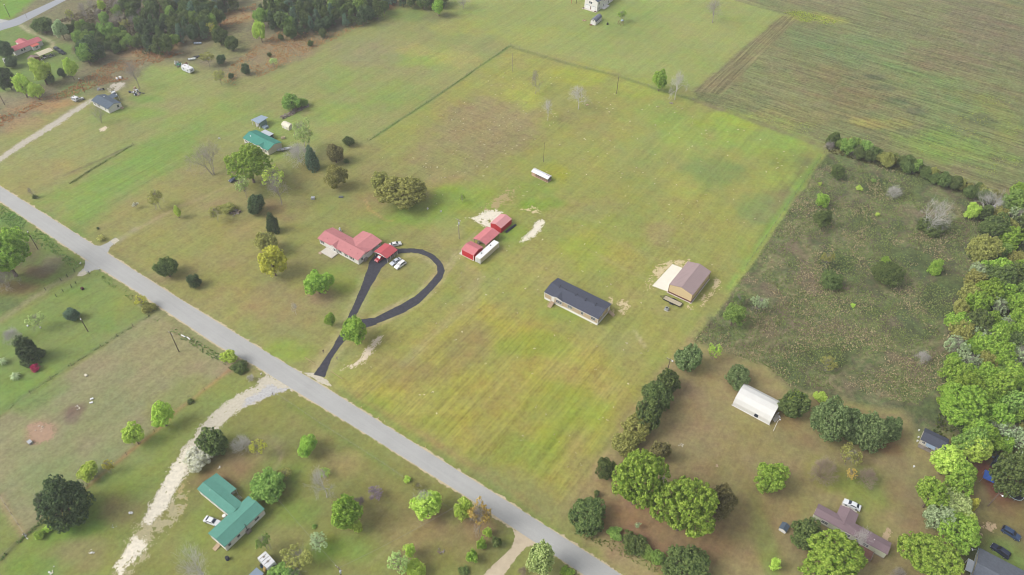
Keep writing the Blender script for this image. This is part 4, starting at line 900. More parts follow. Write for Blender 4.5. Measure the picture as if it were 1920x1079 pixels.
t = thing("picnic_bench", "small pale picnic bench behind the teal-roofed house", "bench", (*G((531,260)), 0), math.radians(15))
MB().box(-.9, .9, -.35, .35, .7, .76).build("table_top", M_WOOD, t)
for y_ in (-.65, .65): MB().box(-.9, .9, y_ - .13, y_ + .13, .42, .47).build("seat", M_WOOD, t)
for x_ in (-.6, .6): MB().box(x_ - .05, x_ + .05, -.7, .7, 0, .7).build("leg", M_GREYWOOD, t)

# ---- white house with slate roof, far left
GA = (173,197.8)
t = house("white_bungalow", GA, "white bungalow with a slate grey roof at the end of the dirt track")
gwall(t, .4, 13.1, .6, 7.4, 0, 2.5, 1.15, 'x', M_WHITE); r1 = groof(t, .4, 13.1, .6, 7.4, 2.5, 1.15, 'x', M_SLATE, .25)
MB().box(2.4, 6.4, 7.42, 10.6, 2.3, 2.4).build("porch_roof", M_SLATE, t)
for x_ in (2.5, 6.3): MB().box(x_ - .07, x_ + .07, 10.4, 10.54, 0, 2.3).build("post", M_TRIM, t)
for x_ in (2.2, 5.4): window(t, 'F', .6, x_, 1.5, 2.0, 1.2, 2)
door(t, 'F', .6, 7.6, .2, .95, 2.0); window(t, 'F', .6, 10.8, 1.5, .9, 1.1); window(t, 'R', 13.1, 5.6, 1.6, 1.0, 1.3)
steps(t, 14.2, 13.15, 6.2, 7.6, .5, 3, M_WOOD, 'x')
vents(r1, lambda x, y: 3.4, [(3.8, 5.2)], M_PLASTIC, .22, .35)

# ---- pink-roofed house, top left
PA = (30.6,104.7)
t = house("pink_roof_house", PA, "long white house with a pinkish red roof in the top left corner")
gwall(t, -5.2, .3, 0, 14.9, 0, 2.7, 1.0, 'y', M_WHITE); groof(t, -5.2, .3, 0, 14.9, 2.7, 1.0, 'y', M_PINKROOF, .3, .8)
gwall(t, -9.2, -2.6, 6.0, 10.4, 0, 2.6, .8, 'x', M_WHITE); groof(t, -9.2, -2.6, 6.0, 10.4, 2.6, .8, 'x', M_PINKROOF, .25, .8)
gwall(t, .31, 2.4, 8.4, 12.0, 0, 2.1, .4, 'y', M_WHITE, mid=.5); groof(t, .31, 2.4, 8.4, 12.0, 2.1, .4, 'y', mat("orange_red_roof", (214,112,98), .6, .06), .2, mid=.5)
window(t, 'R', .3, 3.6, 1.6, .8, 1.1); window(t, 'R', .3, 5.0, 1.6, .8, 1.1); window(t, 'R', 2.4, 10.4, 1.4, 1.3, .9, 2); door(t, 'R', .3, 7.2, .3, .9, 2.0)
b = MB()
for y_ in (-.9, .2): b.tube((.2, y_, 0), (.2, y_, 2.4), .1)
b.build("porch_post", M_TRIM, t)
t = house("barn_shed", PA, "brown wooden shed with a beige lean-to roof below the pink-roofed house", "shed")
gwall(t, 12.2, 15.4, 0, 4.6, 0, 2.2, .8, 'x', mat("brown_shed_wall", (150,112,84), .9, .12, 2)); groof(t, 12.2, 15.4, 0, 4.6, 2.2, .8, 'x', mat("brown_shingle", (146,124,118), .9, .1), .2)
groof(t, 10.8, 15.2, 5.0, 12.2, 2.5, .7, 'y', mat("beige_metal_roof", (224,214,184), .5, .05), .15, .8)
for x_ in (10.9, 15.1):
    for y_ in (5.2, 8.6, 12.0): MB().box(x_ - .07, x_ + .07, y_ - .07, y_ + .07, 0, 2.5).build("post", M_GREYWOOD, t)
door(t, 'F', 0, 13.8, 0, 1.1, 1.9, MATS["brown_shingle"])

# ---- two-storey white house at the top edge
t = house("two_storey_house", (1095.5,15), "tall white two-storey house at the top edge with a slate roof")
gwall(t, 0, 8.6, 0, 19, 0, 5.8, 2.0, 'y', M_WHITE); groof(t, 0, 8.6, 0, 19, 5.8, 2.0, 'y', M_SLATE, .35)
MB().box(-.7, 9.0, -1.7, -.02, 0, .2).build("porch_slab", M_CONC, t)
for x_ in (2.3, 6.3):
    b = MB(); bar(b, 'F', 0, x_ - 1.3, x_ + 1.3, .2, 2.3, 0, .05); b.build("garage_door", M_TRIM, t)
    b = MB(); bar(b, 'F', 0, x_ - 1.45, x_ + 1.45, 2.35, 2.5, 0, .1); b.build("lintel", M_BLUEGREY, t)
b = MB(); bar(b, 'F', 0, 4.05, 4.55, .2, 2.2, 0, .05); b.build("post", mat("brown_door", (112,84,70), .8, .05), t)
window(t, 'F', 0, 4.0, 4.2, 1.9, 1.2, 2)
for y_ in (2.2, 7.5, 13): window(t, 'R', 8.6, y_, 4.2, .9, 1.3); window(t, 'R', 8.6, y_, 1.5, .9, 1.3)
MB().box(8.62, 10.6, 5.0, 11.0, 0, .5).build("side_deck", M_TRIM, t)
for x_ in (.2, 8.2): MB().box(x_ - .5, x_ + .5, -1.5, -.9, .2, .7).build("planter", mat("brown_planter", (104,76,66), .9, .1), t)
t = house("gambrel_shed", (1107,46), "small white shed with a grey gambrel roof at the top of the lawn", "shed", math.radians(-30))
pf = [(0, 0), (3.1, 0), (3.1, 2.0), (2.6, 2.9), (1.55, 3.35), (.5, 2.9), (0, 2.0)]
MB().prism(pf, 0, 8.0, 'y').build("wall", M_WHITE, t)
rf = [(-.15, 1.9), (.42, 2.95), (1.55, 3.44), (2.68, 2.95), (3.25, 1.9), (3.25, 2.02), (2.72, 3.05), (1.55, 3.56), (.38, 3.05), (-.15, 2.02)]
MB().prism(rf, -.15, 8.15, 'y').build("roof", mat("shed_grey_roof", (122,126,140), .9, .08), t)
b = MB(); bar(b, 'F', 0, .7, 2.4, .1, 2.0, 0, .04); b.build("door", M_TRIM, t); MB().tube((1.55, -.05, 2.5), (1.55, 0, 2.5), .32, n=10).build("round_vent", M_BLACKM, t)
MB().box(-.2, 1.4, -1.3, -.06, 0, .2).build("ramp", mat("brown_ramp", (140,92,66), .9, .1), t)

# ---- grey shed by the right wood
t = house("garden_shed", (1722,832), "white garden shed with charcoal roof at the edge of the right wood", "shed")
gwall(t, 0, 6.6, 0, 4.8, 0, 2.2, .9, 'x', M_CREAM); groof(t, 0, 6.6, 0, 4.8, 2.2, .9, 'x', M_SHINGLE, .2)
MB().hexa([(1.6,-1.3,1.75),(4.3,-1.3,1.75),(4.3,-.01,1.95),(1.6,-.01,1.95),(1.6,-1.3,1.82),(4.3,-1.3,1.82),(4.3,-.01,2.02),(1.6,-.01,2.02)]).build("porch_cover", M_BLUEGREY, t)
for x_ in (1.7, 4.2): MB().box(x_ - .05, x_ + .05, -1.28, -1.18, .15, 1.75).build("post", M_GREYWOOD, t)
MB().box(.1, 6.5, -1.4, -.03, 0, .15).build("porch_floor", M_GREYWOOD, t); window(t, 'F', 0, 1.0, 1.4, .8, .8); door(t, 'F', 0, 3.2, .15, 1.0, 1.9, M_GREYWOOD)
for i, q in enumerate(((1722.5,808), (1721.5,821), (1719.5,828), (1713,876))):
    bk = thing("bucket", ["white bucket farthest up beside the charcoal-roofed shed", "middle white bucket left of the charcoal-roofed shed", "nearest white bucket left of the charcoal-roofed shed", "lone white bucket in the grass below the charcoal-roofed shed"][i], "bucket", (*G(q), 0)); MB().tube((0, 0, 0), (0, 0, .45), .2, .26, 10).build("body", M_PLASTIC, bk); MB().tube((0, 0, .45), (0, 0, .5), .28, .28, 10).build("rim", M_TRIM, bk)
# ---- doll-size white shed
t = house("pump_house", (1459.5,994), "tiny white pump house with a grey roof in the lower right lawn", "pump house", math.radians(-38))
gwall(t, 0, 1.9, 0, 2.1, 0, 1.2, .5, 'y', M_WHITE); groof(t, 0, 1.9, 0, 2.1, 1.2, .5, 'y', M_SLATE, .15)
b = MB(); bar(b, 'F', 0, .6, 1.3, .05, 1.0, 0, .03); b.build("door", M_TRIM, t)
# ---- shingle-roofed house in the lower right corner
gx, gy = G((1836, 1027), 2.6)
t = thing("corner_house", "house with a weathered grey shingle roof in the lower right corner", "house", (gx, gy, 0), YAW)
gwall(t, .3, 17, -12, -.3, 0, 2.6, 1.6, 'x', M_CREAM); groof(t, .3, 17, -12, -.3, 2.6, 1.6, 'x', M_GREYSH, .3)
MB().box(-.12, -.01, -12.2, -.1, 2.45, 2.62).build("gutter", M_BLUEGREY, t)
MB().box(-1.6, .0, -8.4, -4.6, 2.15, 2.25).build("porch_roof", M_SILVERROOF, t)
for y_ in (-8.3, -4.7): MB().box(-1.55, -1.45, y_ - .05, y_ + .05, 0, 2.15).build("post", M_TRIM, t)
b = MB(); b.tube((-1.4, -2.0, 3.2), (-.1, -1.0, 2.6), .04); b.build("dish_arm", M_STEEL, t); MB().tube((-1.6, -2.1, 3.1), (-1.45, -2.0, 3.25), .38, .3, 12).build("satellite_dish", M_PLASTIC, t)
# ---- bluish roof at the bottom edge
gx, gy = G((481, 1064), 2.6)
t = thing("metal_shed", "blue-grey roofed shed at the bottom edge beside the camper", "shed", (gx, gy, 0), YAW)
gwall(t, .15, 2.6, -6, -.15, 0, 2.4, .2, 'x', M_GREYWOOD); groof(t, .1, 2.6, -6, -.1, 2.4, .22, 'x', M_BLUEGREY, .1, .6)
t = thing("plywood_sheet", "yellow board leaning beside the blue-grey roofed shed", "board", (*G((493,1070)), 0), YAW)
MB().hexa([(0,0,0),(.9,0,0),(.9,.05,0),(0,.05,0),(0,.5,1.5),(.9,.5,1.5),(.9,.55,1.5),(0,.55,1.5)]).build("sheet", mat("plywood", (226,192,122), .9, .1), t); MB().box(.1, .8, .45, .52, 0, .9).build("prop", M_WOOD, t)
t = thing("water_barrel", "bright blue barrel between the camper and blue-grey roofed shed", "barrel", (*G((491.5,1063)), 0)); MB().tube((0, 0, 0), (0, 0, 1.0), .42, .42, 12).build("body", mat("blue_plastic", (44,110,170), .4, 0), t); MB().tube((0, 0, .99), (0, 0, 1.05), .44, .44, 12).build("lid", M_BLACKM, t)
# ---- blue canopy under the trees
t = thing("canopy_tent", "bright blue canopy half hidden by trees at lower right", "canopy", (*G((1836,904)), 0), YAW)
MB().hexa([(0,0,2.2),(3.6,0,2.2),(3.6,3.4,2.2),(0,3.4,2.2),(0,.0,2.25),(3.6,.0,2.25),(3.6,3.4,2.25),(0,3.4,2.25)]).build("valance", mat("blue_tarp", (52,92,176), .6, .06), t)
b = MB(); b.v += [(0,0,2.254),(3.6,0,2.254),(3.6,3.4,2.254),(0,3.4,2.254),(1.8,1.7,2.95)]; b.f += [(0,1,4),(1,2,4),(2,3,4),(3,0,4),(3,2,1,0)]; b.build("canopy", MATS["blue_tarp"], t)
for x_ in (.05, 3.55):
    for y_ in (.05, 3.35): MB().tube((x_, y_, 0), (x_, y_, 2.2), .03).build("leg", M_STEEL, t)
t = thing("trampoline", "round trampoline ring under the dark tree at the right edge", "trampoline", (*G((1902,929)), 0), 0)
R_ = 2.1; b = MB()
for i in range(24):
    a0, a1 = 2 * math.pi * i / 24, 2 * math.pi * (i + 1) / 24
    b.tube((R_ * math.cos(a0), R_ * math.sin(a0), .85), (R_ * math.cos(a1), R_ * math.sin(a1), .85), .09, n=5, cap=False)
b.build("ring", mat("pale_blue_pad", (190,210,214), .6, .05), t); MB().tube((0, 0, .8), (0, 0, .83), R_ - .15, R_ - .15, 24).build("mat", M_BLACKM, t)
for i in range(6): a0 = math.pi * i / 3; MB().tube((R_ * math.cos(a0), R_ * math.sin(a0), 0), (R_ * math.cos(a0), R_ * math.sin(a0), .85), .04).build("leg", M_STEEL, t)

# ================================================================ VEHICLES
def heading(a, b):
    (x0, y0), (x1, y1) = G(a), G(b); return ((x0 + x1) / 2, (y0 + y1) / 2), math.atan2(y1 - y0, x1 - x0)
PROF = {  # side profiles: (x, z) from the rear bumper over the roof to the nose; cabin from belt line up
 'sedan': dict(L=4.7, W=1.8, low=[(-2.35,.32),(-2.38,.75),(-2.2,.98),(-1.45,1.02),(1.0,.98),(1.95,.84),(2.3,.66),(2.35,.35)], cab=[(-1.75,1.0),(-1.0,1.42),(.25,1.44),(1.15,.97)]),
 'suv': dict(L=4.8, W=1.88, low=[(-2.35,.38),(-2.4,.8),(-2.32,1.1),(1.0,1.1),(2.0,.98),(2.35,.75),(2.4,.4)], cab=[(-2.3,1.09),(-1.95,1.72),(.2,1.74),(1.1,1.09)]),
 'pickup': dict(L=5.6, W=1.95, low=[(-2.8,.45),(-2.82,1.05),(-.9,1.08),(1.4,1.08),(2.5,1.0),(2.8,.8),(2.82,.45)], cab=[(-.85,1.07),(-.65,1.75),(.7,1.76),(1.5,1.07)]),
}
def carmesh(prof, wlow, wtop):
    """closed body: profile extruded across, upper points drawn in, edges softened by an extra loop"""
    b = MB(); n = len(prof); zs = [p[1] for p in prof]; z0, z1 = min(zs), max(zs)
    rows = []
    for f, ins in ((-1, .0), (-.9, .06), (.9, .06), (1, .0)):
        r = []
        for (x, z) in prof:
            k = (z - z0) / (z1 - z0 + 1e-6); wd = (wlow * (1 - k) + wtop * k) / 2
            dz = .05 if abs(f) < 1 and z > z0 + .1 else 0
            b.v.append((x, f * wd, z + (dz if abs(f) < 1 else 0))); r.append(len(b.v) - 1)
        rows.append(r)
    for a, c in zip(rows[:-1], rows[1:]):
        for i in range(n): j = (i + 1) % n; b.f.append((a[i], a[j], c[j], c[i]))
    b.f.append(tuple(rows[0])); b.f.append(tuple(rows[-1][::-1])); return b
def car(kind, rear, front, rgb, label, name='parked_car', cat='car', group=None, k=1.0, glass=None):
    (x, y), yaw = heading(rear, front); p = PROF[kind]
    t = thing(name, label, cat, (x, y, 0), yaw, group)
    paint = mat("paint_%d_%d_%d" % rgb, rgb, .35, .02, .5, spec=.5)
    body = carmesh([(a * k, z) for a, z in p['low']], p['W'], p['W'] * .93).build("body", paint, t)
    cab = p['cab']; W_ = p['W']
    carmesh([(a * k, z + .0) for a, z in cab], W_ * .92, W_ * .72).build("cabin", paint, t)
    gl = glass or M_GLASS
    def pane(i, j, s0=.12, s1=.9, nm="windscreen"):
        (xa, za), (xb, zb) = cab[i], cab[j]; xa *= k; xb *= k
        q = MB(); z0, z1 = cab[0][1], max(c[1] for c in cab)
        def P_(s, f):
            xx, zz = xa + (xb - xa) * s, za + (zb - za) * s; kk = (zz - z0) / (z1 - z0)
            wd = (W_ * .92 * (1 - kk) + W_ * .72 * kk) / 2 * .88
            nx, nz = (zb - za), -(xb - xa); L = math.hypot(nx, nz); sg = 1 if nz * 1 > 0 else -1
            return (xx + sg * nx / L * .09, f * wd, zz + sg * nz / L * .09)
        q.poly([P_(s0, -1), P_(s0, 1), P_(s1, 1), P_(s1, -1)]); q.build(nm, gl, t)
    pane(0, 1, nm="rear_window"); pane(3, 2, nm="windscreen")
    for f in (-1, 1):
        q = MB(); z0, z1 = cab[0][1], max(c[1] for c in cab)
        def S(xx, zz):
            kk = (zz - z0) / (z1 - z0); return (xx * k, f * ((W_ * .92 * (1 - kk) + W_ * .72 * kk) / 2 + .012), zz)
        zb, zt = z0 + .07, z1 - .1
        fr = lambda c0, c1, z: c0[0] + (c1[0] - c0[0]) * (z - c0[1]) / (c1[1] - c0[1])
        q.poly([S(fr(cab[0], cab[1], zb) + .18, zb), S(fr(cab[3], cab[2], zb) - .2, zb), S(fr(cab[3], cab[2], zt) - .12, zt), S(fr(cab[0], cab[1], zt) + .12, zt)])
        q.build("side_window", gl, t)
    xw = p['L'] * k * .3
    for wx_ in (-xw, xw):
        for f in (-1, 1): wheel(t, wx_, f * (W_ / 2 - .08), .33, .22)
    for f in (-.65, .65):
        MB().box(p['L'] * k / 2 - .1, p['L'] * k / 2 + .012, f * W_ / 2 - .2, f * W_ / 2 + .2, .6, .72).build("headlight", M_PLASTIC, t)
        MB().box(-p['L'] * k / 2 - .04, -p['L'] * k / 2 + .06, f * W_ / 2 - .18, f * W_ / 2 + .18, .7, .85).build("tail_light", mat("tail_red", (150,30,30), .4, 0), t)
    if kind == 'pickup': MB().box(-2.7, -1.0, -.8, .8, 1.09, 1.135).build("bed", M_BLACKM, t)
    return t
c1 = lambda x, y: (580 + x / 6.83, 400 + y / 6.83)
c8 = lambda x, y: (1510 + x / 7.706, 920 + y / 7.706)
c9 = lambda x, y: (360 + x / 5.994, 870 + y / 5.994)
cd = lambda x, y: (1780 + x / 9.064, 960 + y / 9.064)
cb_ = lambda x, y: (120 + x / 9.81, 130 + y / 9.81)
cc = lambda x, y: (x / 10.79, 50 + y / 10.79)
car('sedan', c9(150,625), c9(318,690), (240,242,246), "white sedan parked beside the green-roofed house at lower left")
car('sedan', c1(1165,600), c1(1050,672), (206,212,220), "silver car nearest the carport, left of a white wagon")
car('suv', c1(1222,640), c1(1108,718), (246,246,246), "white wagon parked right of the silver car by the carport", 'parked_wagon')
car('sedan', c1(1048,425), c1(1160,402), (244,244,242), "white car half hidden behind the red carport roof")
car('suv', c1(955,560), c1(872,620), (176,28,44), "red car parked nose out under the red carport roof")
car('sedan', c8(778,275), c8(556,170), (236,240,244), "white car parked behind the mauve-roofed mobile home")
car('suv', cd(895,305), cd(1165,470), (52,72,104), "blue car on the lawn, farther of two near the corner house", glass=M_BLACKM)
car('suv', cd(980,775), cd(722,595), (34,42,66), "dark navy car beside the grey shingle roof of the corner house", glass=M_BLACKM)
car('sedan', (447,335), (433,342), (62,74,98), "dark blue car beneath the big bright green tree at upper left")
car('pickup', cb_(905,430), cb_(960,525), (226,230,228), "white pickup parked behind the slate-roofed bungalow", 'pickup_truck', 'truck')
car('suv', cc(1130,465), cc(1220,510), (60,66,74), "dark jeep farther left on the lawn at the top left", 'parked_jeep', 'car')
car('suv', cc(1215,525), cc(1310,570), (46,50,54), "second dark jeep behind another on the top left lawn", 'parked_jeep', 'car')
car('pickup', (14,121), (9,112), (226,226,222), "white truck partly hidden by dark trees at the left edge", 'pickup_truck', 'truck')
cR = lambda x, y: (1700 + x / 5.995, 780 + y / 5.995)
car('pickup', cR(965,590), cR(1030,480), (54,66,80), "dark truck with a light rack near the blue canopy", 'pickup_truck', 'truck')

def camper(name, rear, front, label, W_=2.4, h=2.9, rgb=(242,244,248), vents_=2, stripes=False):
    (x, y), yaw = heading(rear, front); (x0, y0), (x1, y1) = G(rear), G(front); L = math.hypot(x1 - x0, y1 - y0)
    t = thing(name, label, "camper", (x, y, 0), yaw)
    m = mat("camper_%d_%d_%d" % rgb, rgb, .45, .04, .6, stain=.1)
    MB().prism([(-L / 2, .5), (L / 2 - .5, .5), (L / 2, .9), (L / 2, 1.6), (L / 2 - .35, h - .05), (L / 2 - .7, h), (-L / 2 + .1, h), (-L / 2, h - .15)], -W_ / 2, W_ / 2, 'y').build("body", m, t)
    MB().box(-L / 2 + .1, L / 2 - .75, -W_ / 2 + .06, W_ / 2 - .06, h + .003, h + .05).build("roof", M_PLASTIC, t)
    for i in range(vents_): xx = -L * .25 + i * L * .4; MB().box(xx - .25, xx + .25, -.25, .25, h + .05, h + .22).build("roof_hatch", M_GREYWOOD, t)
    if stripes:
        for i in range(3): xx = -L * .3 + i * L * .22; MB().box(xx - .05, xx + .05, -W_ / 2 + .1, W_ / 2 - .3, h + .052, h + .08).build("roof_bar", M_BLACKM, t)
    for f in (-1, 1):
        for i in (-1, 1): q = MB(); q.box(i * L * .25 - .5, i * L * .25 + .5, f * W_ / 2 - .02, f * W_ / 2 + .02, 1.5, 2.1); q.build("window", M_GLASS, t)
        MB().box(-L / 2 + .1, L / 2 - .3, f * W_ / 2 - .01, f * W_ / 2 + .012, 1.1, 1.25).build("stripe", mat("blue_stripe", (80,110,160), .5, 0), t)
        for i in (-.4, .4): wheel(t, i, f * (W_ / 2 - .12), .34, .2)
    MB().tube((L / 2 - .3, 0, .5), (L / 2 + 1.0, 0, .45), .06).build("tongue", M_BLACKM, t); MB().box(L / 2 - .02, L / 2 + .02, -.7, .7, 1.6, 2.0).build("front_window", M_GLASS, t)
    return t
cq = lambda x, y: (290 + x / 10.79, 70 + y / 10.79)
camper("travel_trailer", cq(600,660), cq(775,735), "white and blue travel trailer among junk at upper left", 2.6, 2.7)
cw = lambda x, y: (440 + x / 8.727, 1020 + y / 8.727)
camper("travel_trailer", cw(470,245), cw(640,430), "white camper with dark roof bars at the bottom edge", 2.5, 2.6, (244,244,246), 2, True)
camper("utility_camper", cb_(180,570), cb_(270,600), "small white box trailer left of the slate-roofed bungalow", 2.0, 2.0, (228,230,230), 1)

# ---- odds and ends around the yards: each heap is a heap of separate pieces
def heap(name, px, label, cat, n, sx, sy, hmax, mats, yaw=YAW, seed=1, sheetness=.4, k=None):
    k = (.42 if cat in ('stones', 'rubble', 'blocks', 'scrap', 'stump') else 1.0) if k is None else k
    rnd = random.Random(seed); t = thing(name, label, cat, (*G(px), 0), yaw)
    for i in range(n):
        x = rnd.uniform(-sx, sx); y = rnd.uniform(-sy, sy); a = rnd.uniform(0, 6.3)
        L = rnd.uniform(.4, 1.3) * k; W_ = L * rnd.uniform(.2, .8); h = rnd.uniform(.15, hmax) * k; z = rnd.uniform(0, .1)
        if rnd.random() < sheetness: L *= 1.6; h *= .3
        ca_, sa = math.cos(a), math.sin(a); tl = rnd.uniform(-.15, .25)
        P_ = []
        for zz in (z, z + h):
            for dx, dy in ((-L / 2, -W_ / 2), (L / 2, -W_ / 2), (L / 2, W_ / 2), (-L / 2, W_ / 2)):
                P_.append((x + dx * ca_ - dy * sa, y + dx * sa + dy * ca_, zz + (tl * (dx + L / 2) * .5)))
        MB().hexa(P_).build("board" if h < .3 else "box", rnd.choice(mats), t)
    return t
M_RUST = mat("rusty_metal", (150,100,78), .9, .2, 2)
M_GREENP = mat("green_panel", (70,140,116), .6, .1)
JM = [M_STEEL, M_PLASTIC, M_BLACKM, M_GREYWOOD, M_BLUEGREY, M_RUST]
heap("junk_heap", cb_(1330,430), "heap of white and black scrap beneath the bare tree right of bungalow", "junk heap", 26, 3.6, 1.8, 1.2, [M_PLASTIC, M_BLACKM, M_PLASTIC, M_STEEL, M_WOOD, mat("navy_junk", (48,56,84), .6, 0)], seed=3)
heap("junk_heap", cb_(680,380), "dark scrap pile above the slate-roofed bungalow", "junk heap", 10, 1.6, 1.0, .8, [M_BLACKM, M_GREYWOOD, M_STEEL], seed=4)
heap("junk_heap", cb_(320,560), "dark machine parts beside the small white box trailer", "junk heap", 9, 1.2, .9, 1.0, [M_BLACKM, M_GREYWOOD, M_PLASTIC], seed=5)
heap("junk_heap", cq(470,560), "junk piled behind the travel trailer, white and green pieces", "junk heap", 24, 3.2, 1.6, 1.3, [M_PLASTIC, M_GREENP, M_STEEL, M_GREYWOOD, M_PLASTIC, M_RUST], seed=6)
heap("junk_heap", cq(650,545), "white and rusty scrap just above the travel trailer", "junk heap", 10, 1.5, 1.0, 1.2, [M_PLASTIC, M_RUST, M_PLASTIC], seed=16)
heap("scrap_frame_pile", cq(270,410), "grey metal frames lying in grass left of the travel trailer", "scrap", 10, 2.6, 1.2, .3, [M_STEEL, M_GREYWOOD], seed=7, sheetness=.9)
heap("junk_heap", cq(1120,440), "tan rubble between two dark shrubs at upper left", "rubble", 10, 1.8, 1.2, .5, [M_WOOD, M_RUST, M_CREAM], seed=8)
heap("junk_heap", cc(960,620), "boat parts and silver scrap beside the brown shed", "junk heap", 22, 3.4, 1.5, 1.1, [M_STEEL, M_BLUEGREY, M_BLACKM, M_PLASTIC], yaw=math.radians(50), seed=9)
heap("brush_pile", (553,210), "long grey brush pile running beside the shrub behind the teal house", "brush pile", 120, 8.0, 1.2, .9, [M_GREYWOOD, mat("dead_brush", (140,124,108), .95, .25, 3), M_GREYWOOD], yaw=math.radians(50), seed=10)
heap("brush_pile", (436,396), "grey brown brush pile under the low green shrub at left", "brush pile", 50, 3.2, 1.4, .9, [MATS["dead_brush"], M_GREYWOOD], seed=12)
heap("rubble_heap", (826,1034), "grey driftwood stump and roots on the lawn at bottom centre", "stump", 16, .9, .8, .8, [MATS["dead_brush"], M_GREYWOOD], seed=13)
heap("brick_ring", (75,806), "pale blocks on the pinkish sand scrape in the lower left pasture", "blocks", 6, 1.8, 1.2, .5, [M_CREAM, M_CONC], seed=14)
heap("rubble_heap", (145,764), "white scraps on the dark bare patch in the pasture", "rubble", 5, 1.0, .6, .4, [M_CREAM, M_PLASTIC], seed=15)
heap("rubble_heap", (1276,835), "pale fire-ring stones on the brown lawn right of the hedge", "stones", 7, .9, .6, .35, [M_CREAM, M_GREYWOOD], seed=17)
heap("rubble_heap", (1344,873), "small tan stump remains on the brown lawn", "stump", 6, .5, .4, .35, [M_WOOD], seed=18)
heap("rubble_heap", (410,878), "white scrap on the bare ground above the green-roofed house", "scrap", 4, .6, .5, .4, [M_PLASTIC, M_CREAM], seed=19)
heap("stone_group", (172,1036), "scattered white stones along the worn strip at lower left", "stones", 6, .8, .6, .35, [M_PLASTIC, M_CREAM], seed=20)
heap("stone_group", (101,1068), "white rubble in the weeds at the bottom left", "stones", 8, 1.0, 1.2, .4, [M_PLASTIC, M_CREAM], seed=21)
heap("rubble_heap", (49,1003), "white pallets and pipes at the pasture fence corner", "scrap", 6, 1.4, .6, .5, [M_PLASTIC, M_STEEL], seed=22)
heap("scrap_frame_pile", (213,988), "grey metal frame lying in grass left of the sand drive", "scrap", 4, .6, .5, .4, [M_STEEL], seed=23)
heap("junk_heap", cR(1010,500), "pale rack and junk at the front of the dark truck", "junk heap", 8, 1.6, .6, 1.2, [M_STEEL, M_BLUEGREY, M_BLACKM], seed=24)
def block(name, px, label, cat, sx, sy, sz, m, yaw=YAW, lidm=None):
    t = thing(name, label, cat, (*G(px), 0), yaw)
    MB().box(-sx / 2, sx / 2, -sy / 2, sy / 2, 0, sz).build("body", m, t); MB().box(-sx / 2 - .05, sx / 2 + .05, -sy / 2 - .05, sy / 2 + .05, sz, sz + .07).build("lid", lidm or m, t); return t
def boat(px, label, rgb, yaw, L=4.2):
    t = thing("small_boat", label, "boat", (*G(px), 0), yaw); m = mat("hull_%d_%d_%d" % rgb, rgb, .4, .04)
    hull = [(-L / 2, -.8), (L * .2, -.85), (L / 2, 0), (L * .2, .85), (-L / 2, .8)]; k = 5; b = MB()
    b.v += [(x, y, .75) for x, y in hull] + [(x * .85, y * .5, .05) for x, y in hull] + [(x * .94, y * .9, .6) for x, y in hull]
    for i in range(k): j = (i + 1) % k; b.f += [(i, j, k + j, k + i), (i, 2 * k + i, 2 * k + j, j)]
    b.f += [tuple(range(k, 2 * k)), tuple(range(2 * k, 3 * k))]; b.build("hull", m, t)
    for x in (-L * .25, L * .1): MB().box(x - .15, x + .15, -.72, .72, .62, .7).build("seat", M_GREYWOOD, t)
    MB().box(-L / 2 - .25, -L / 2 - .02, -.2, .2, .3, 1.1).build("motor", M_BLACKM, t)
boat((361,112.5), "small white boat in the grass right of the travel trailer", (238,244,244), .35)
boat((371.5,83), "pale blue boat lying alone near the woods at upper left", (176,192,212), .1)
block("flat_trailer", (369.5,108), "dark flat trailer just behind the small white boat", "trailer", 3.2, 1.6, .5, M_BLACKM, .5)
block("chest_freezer", (220,149.5), "white box, left of a pair above the bungalow", "box", 1.2, .7, .8, M_PLASTIC)
block("chest_freezer", (226.3,147.6), "white box, right of a pair above the bungalow", "box", 1.5, .8, .9, M_PLASTIC)
block("feed_box", (57,831), "grey feed box beside the pinkish sand scrape", "box", 1.3, 1.0, .7, M_STEEL)
block("salt_block", (172.5,749), "upper of two small white blocks in the pasture", "block", .9, .4, .3, M_PLASTIC, .6)
block("salt_block", (171.5,756), "lower of two small white blocks in the pasture", "block", .9, .4, .3, M_PLASTIC, .3)
block("feed_trough", (161.5,705), "small pale trough in the middle of the lower left pasture", "trough", .9, .6, .4, M_CREAM)
block("well_cover", (587,373.5), "domed white well cover on the lawn above the ranch house", "well cover", 1.4, 1.2, .8, M_STEEL, 0)
block("compost_bin", (639.5,370.5), "dark grey flat box on the lawn left of the big olive shrub", "box", 1.7, 1.0, .35, mat("grey_bin", (106,112,112), .8, .1), 0)
block("smoker_grill", (788,358), "black barbecue smoker at the edge of the big olive shrub", "grill", 1.4, .9, 1.4, M_BLACKM)
block("stepping_box", (802,392.5), "tiny white box on the grass right of the big olive shrub", "box", .5, .5, .5, M_PLASTIC)
block("fire_barrel", (155,543), "dark red burn barrel on the lawn by the lane fence", "barrel", .8, .8, .8, mat("burnt_red", (84,34,34), .9, .1))
block("garden_cart", (297,467+0), "small dark box in the left lawn", "box", .4, .4, .3, M_BLACKM) if False else None
block("tool_box", (1139,46.5), "small dark barrel on grass right of the gambrel-roofed shed", "barrel", .8, .8, 1.0, M_BLACKM)
block("lawn_box", (1298.5-40,194), "flat grey lid in the grass near the field corner", "lid", 1.6, .8, .2, M_GREYWOOD)
block("pump_box", (1101,197.5), "pinkish board at the foot of the bare tree in the lot", "board", 1.2, .5, .2, mat("pink_board", (226,188,168), .9, .1), .4)
block("white_plank_box", (244,963), "left of two white lids on the grass by the sand drive", "lid", .5, .5, .35, M_PLASTIC)
block("white_plank_box", (247.5,963), "right of two white lids on the grass by the sand drive", "lid", .5, .5, .35, M_PLASTIC)
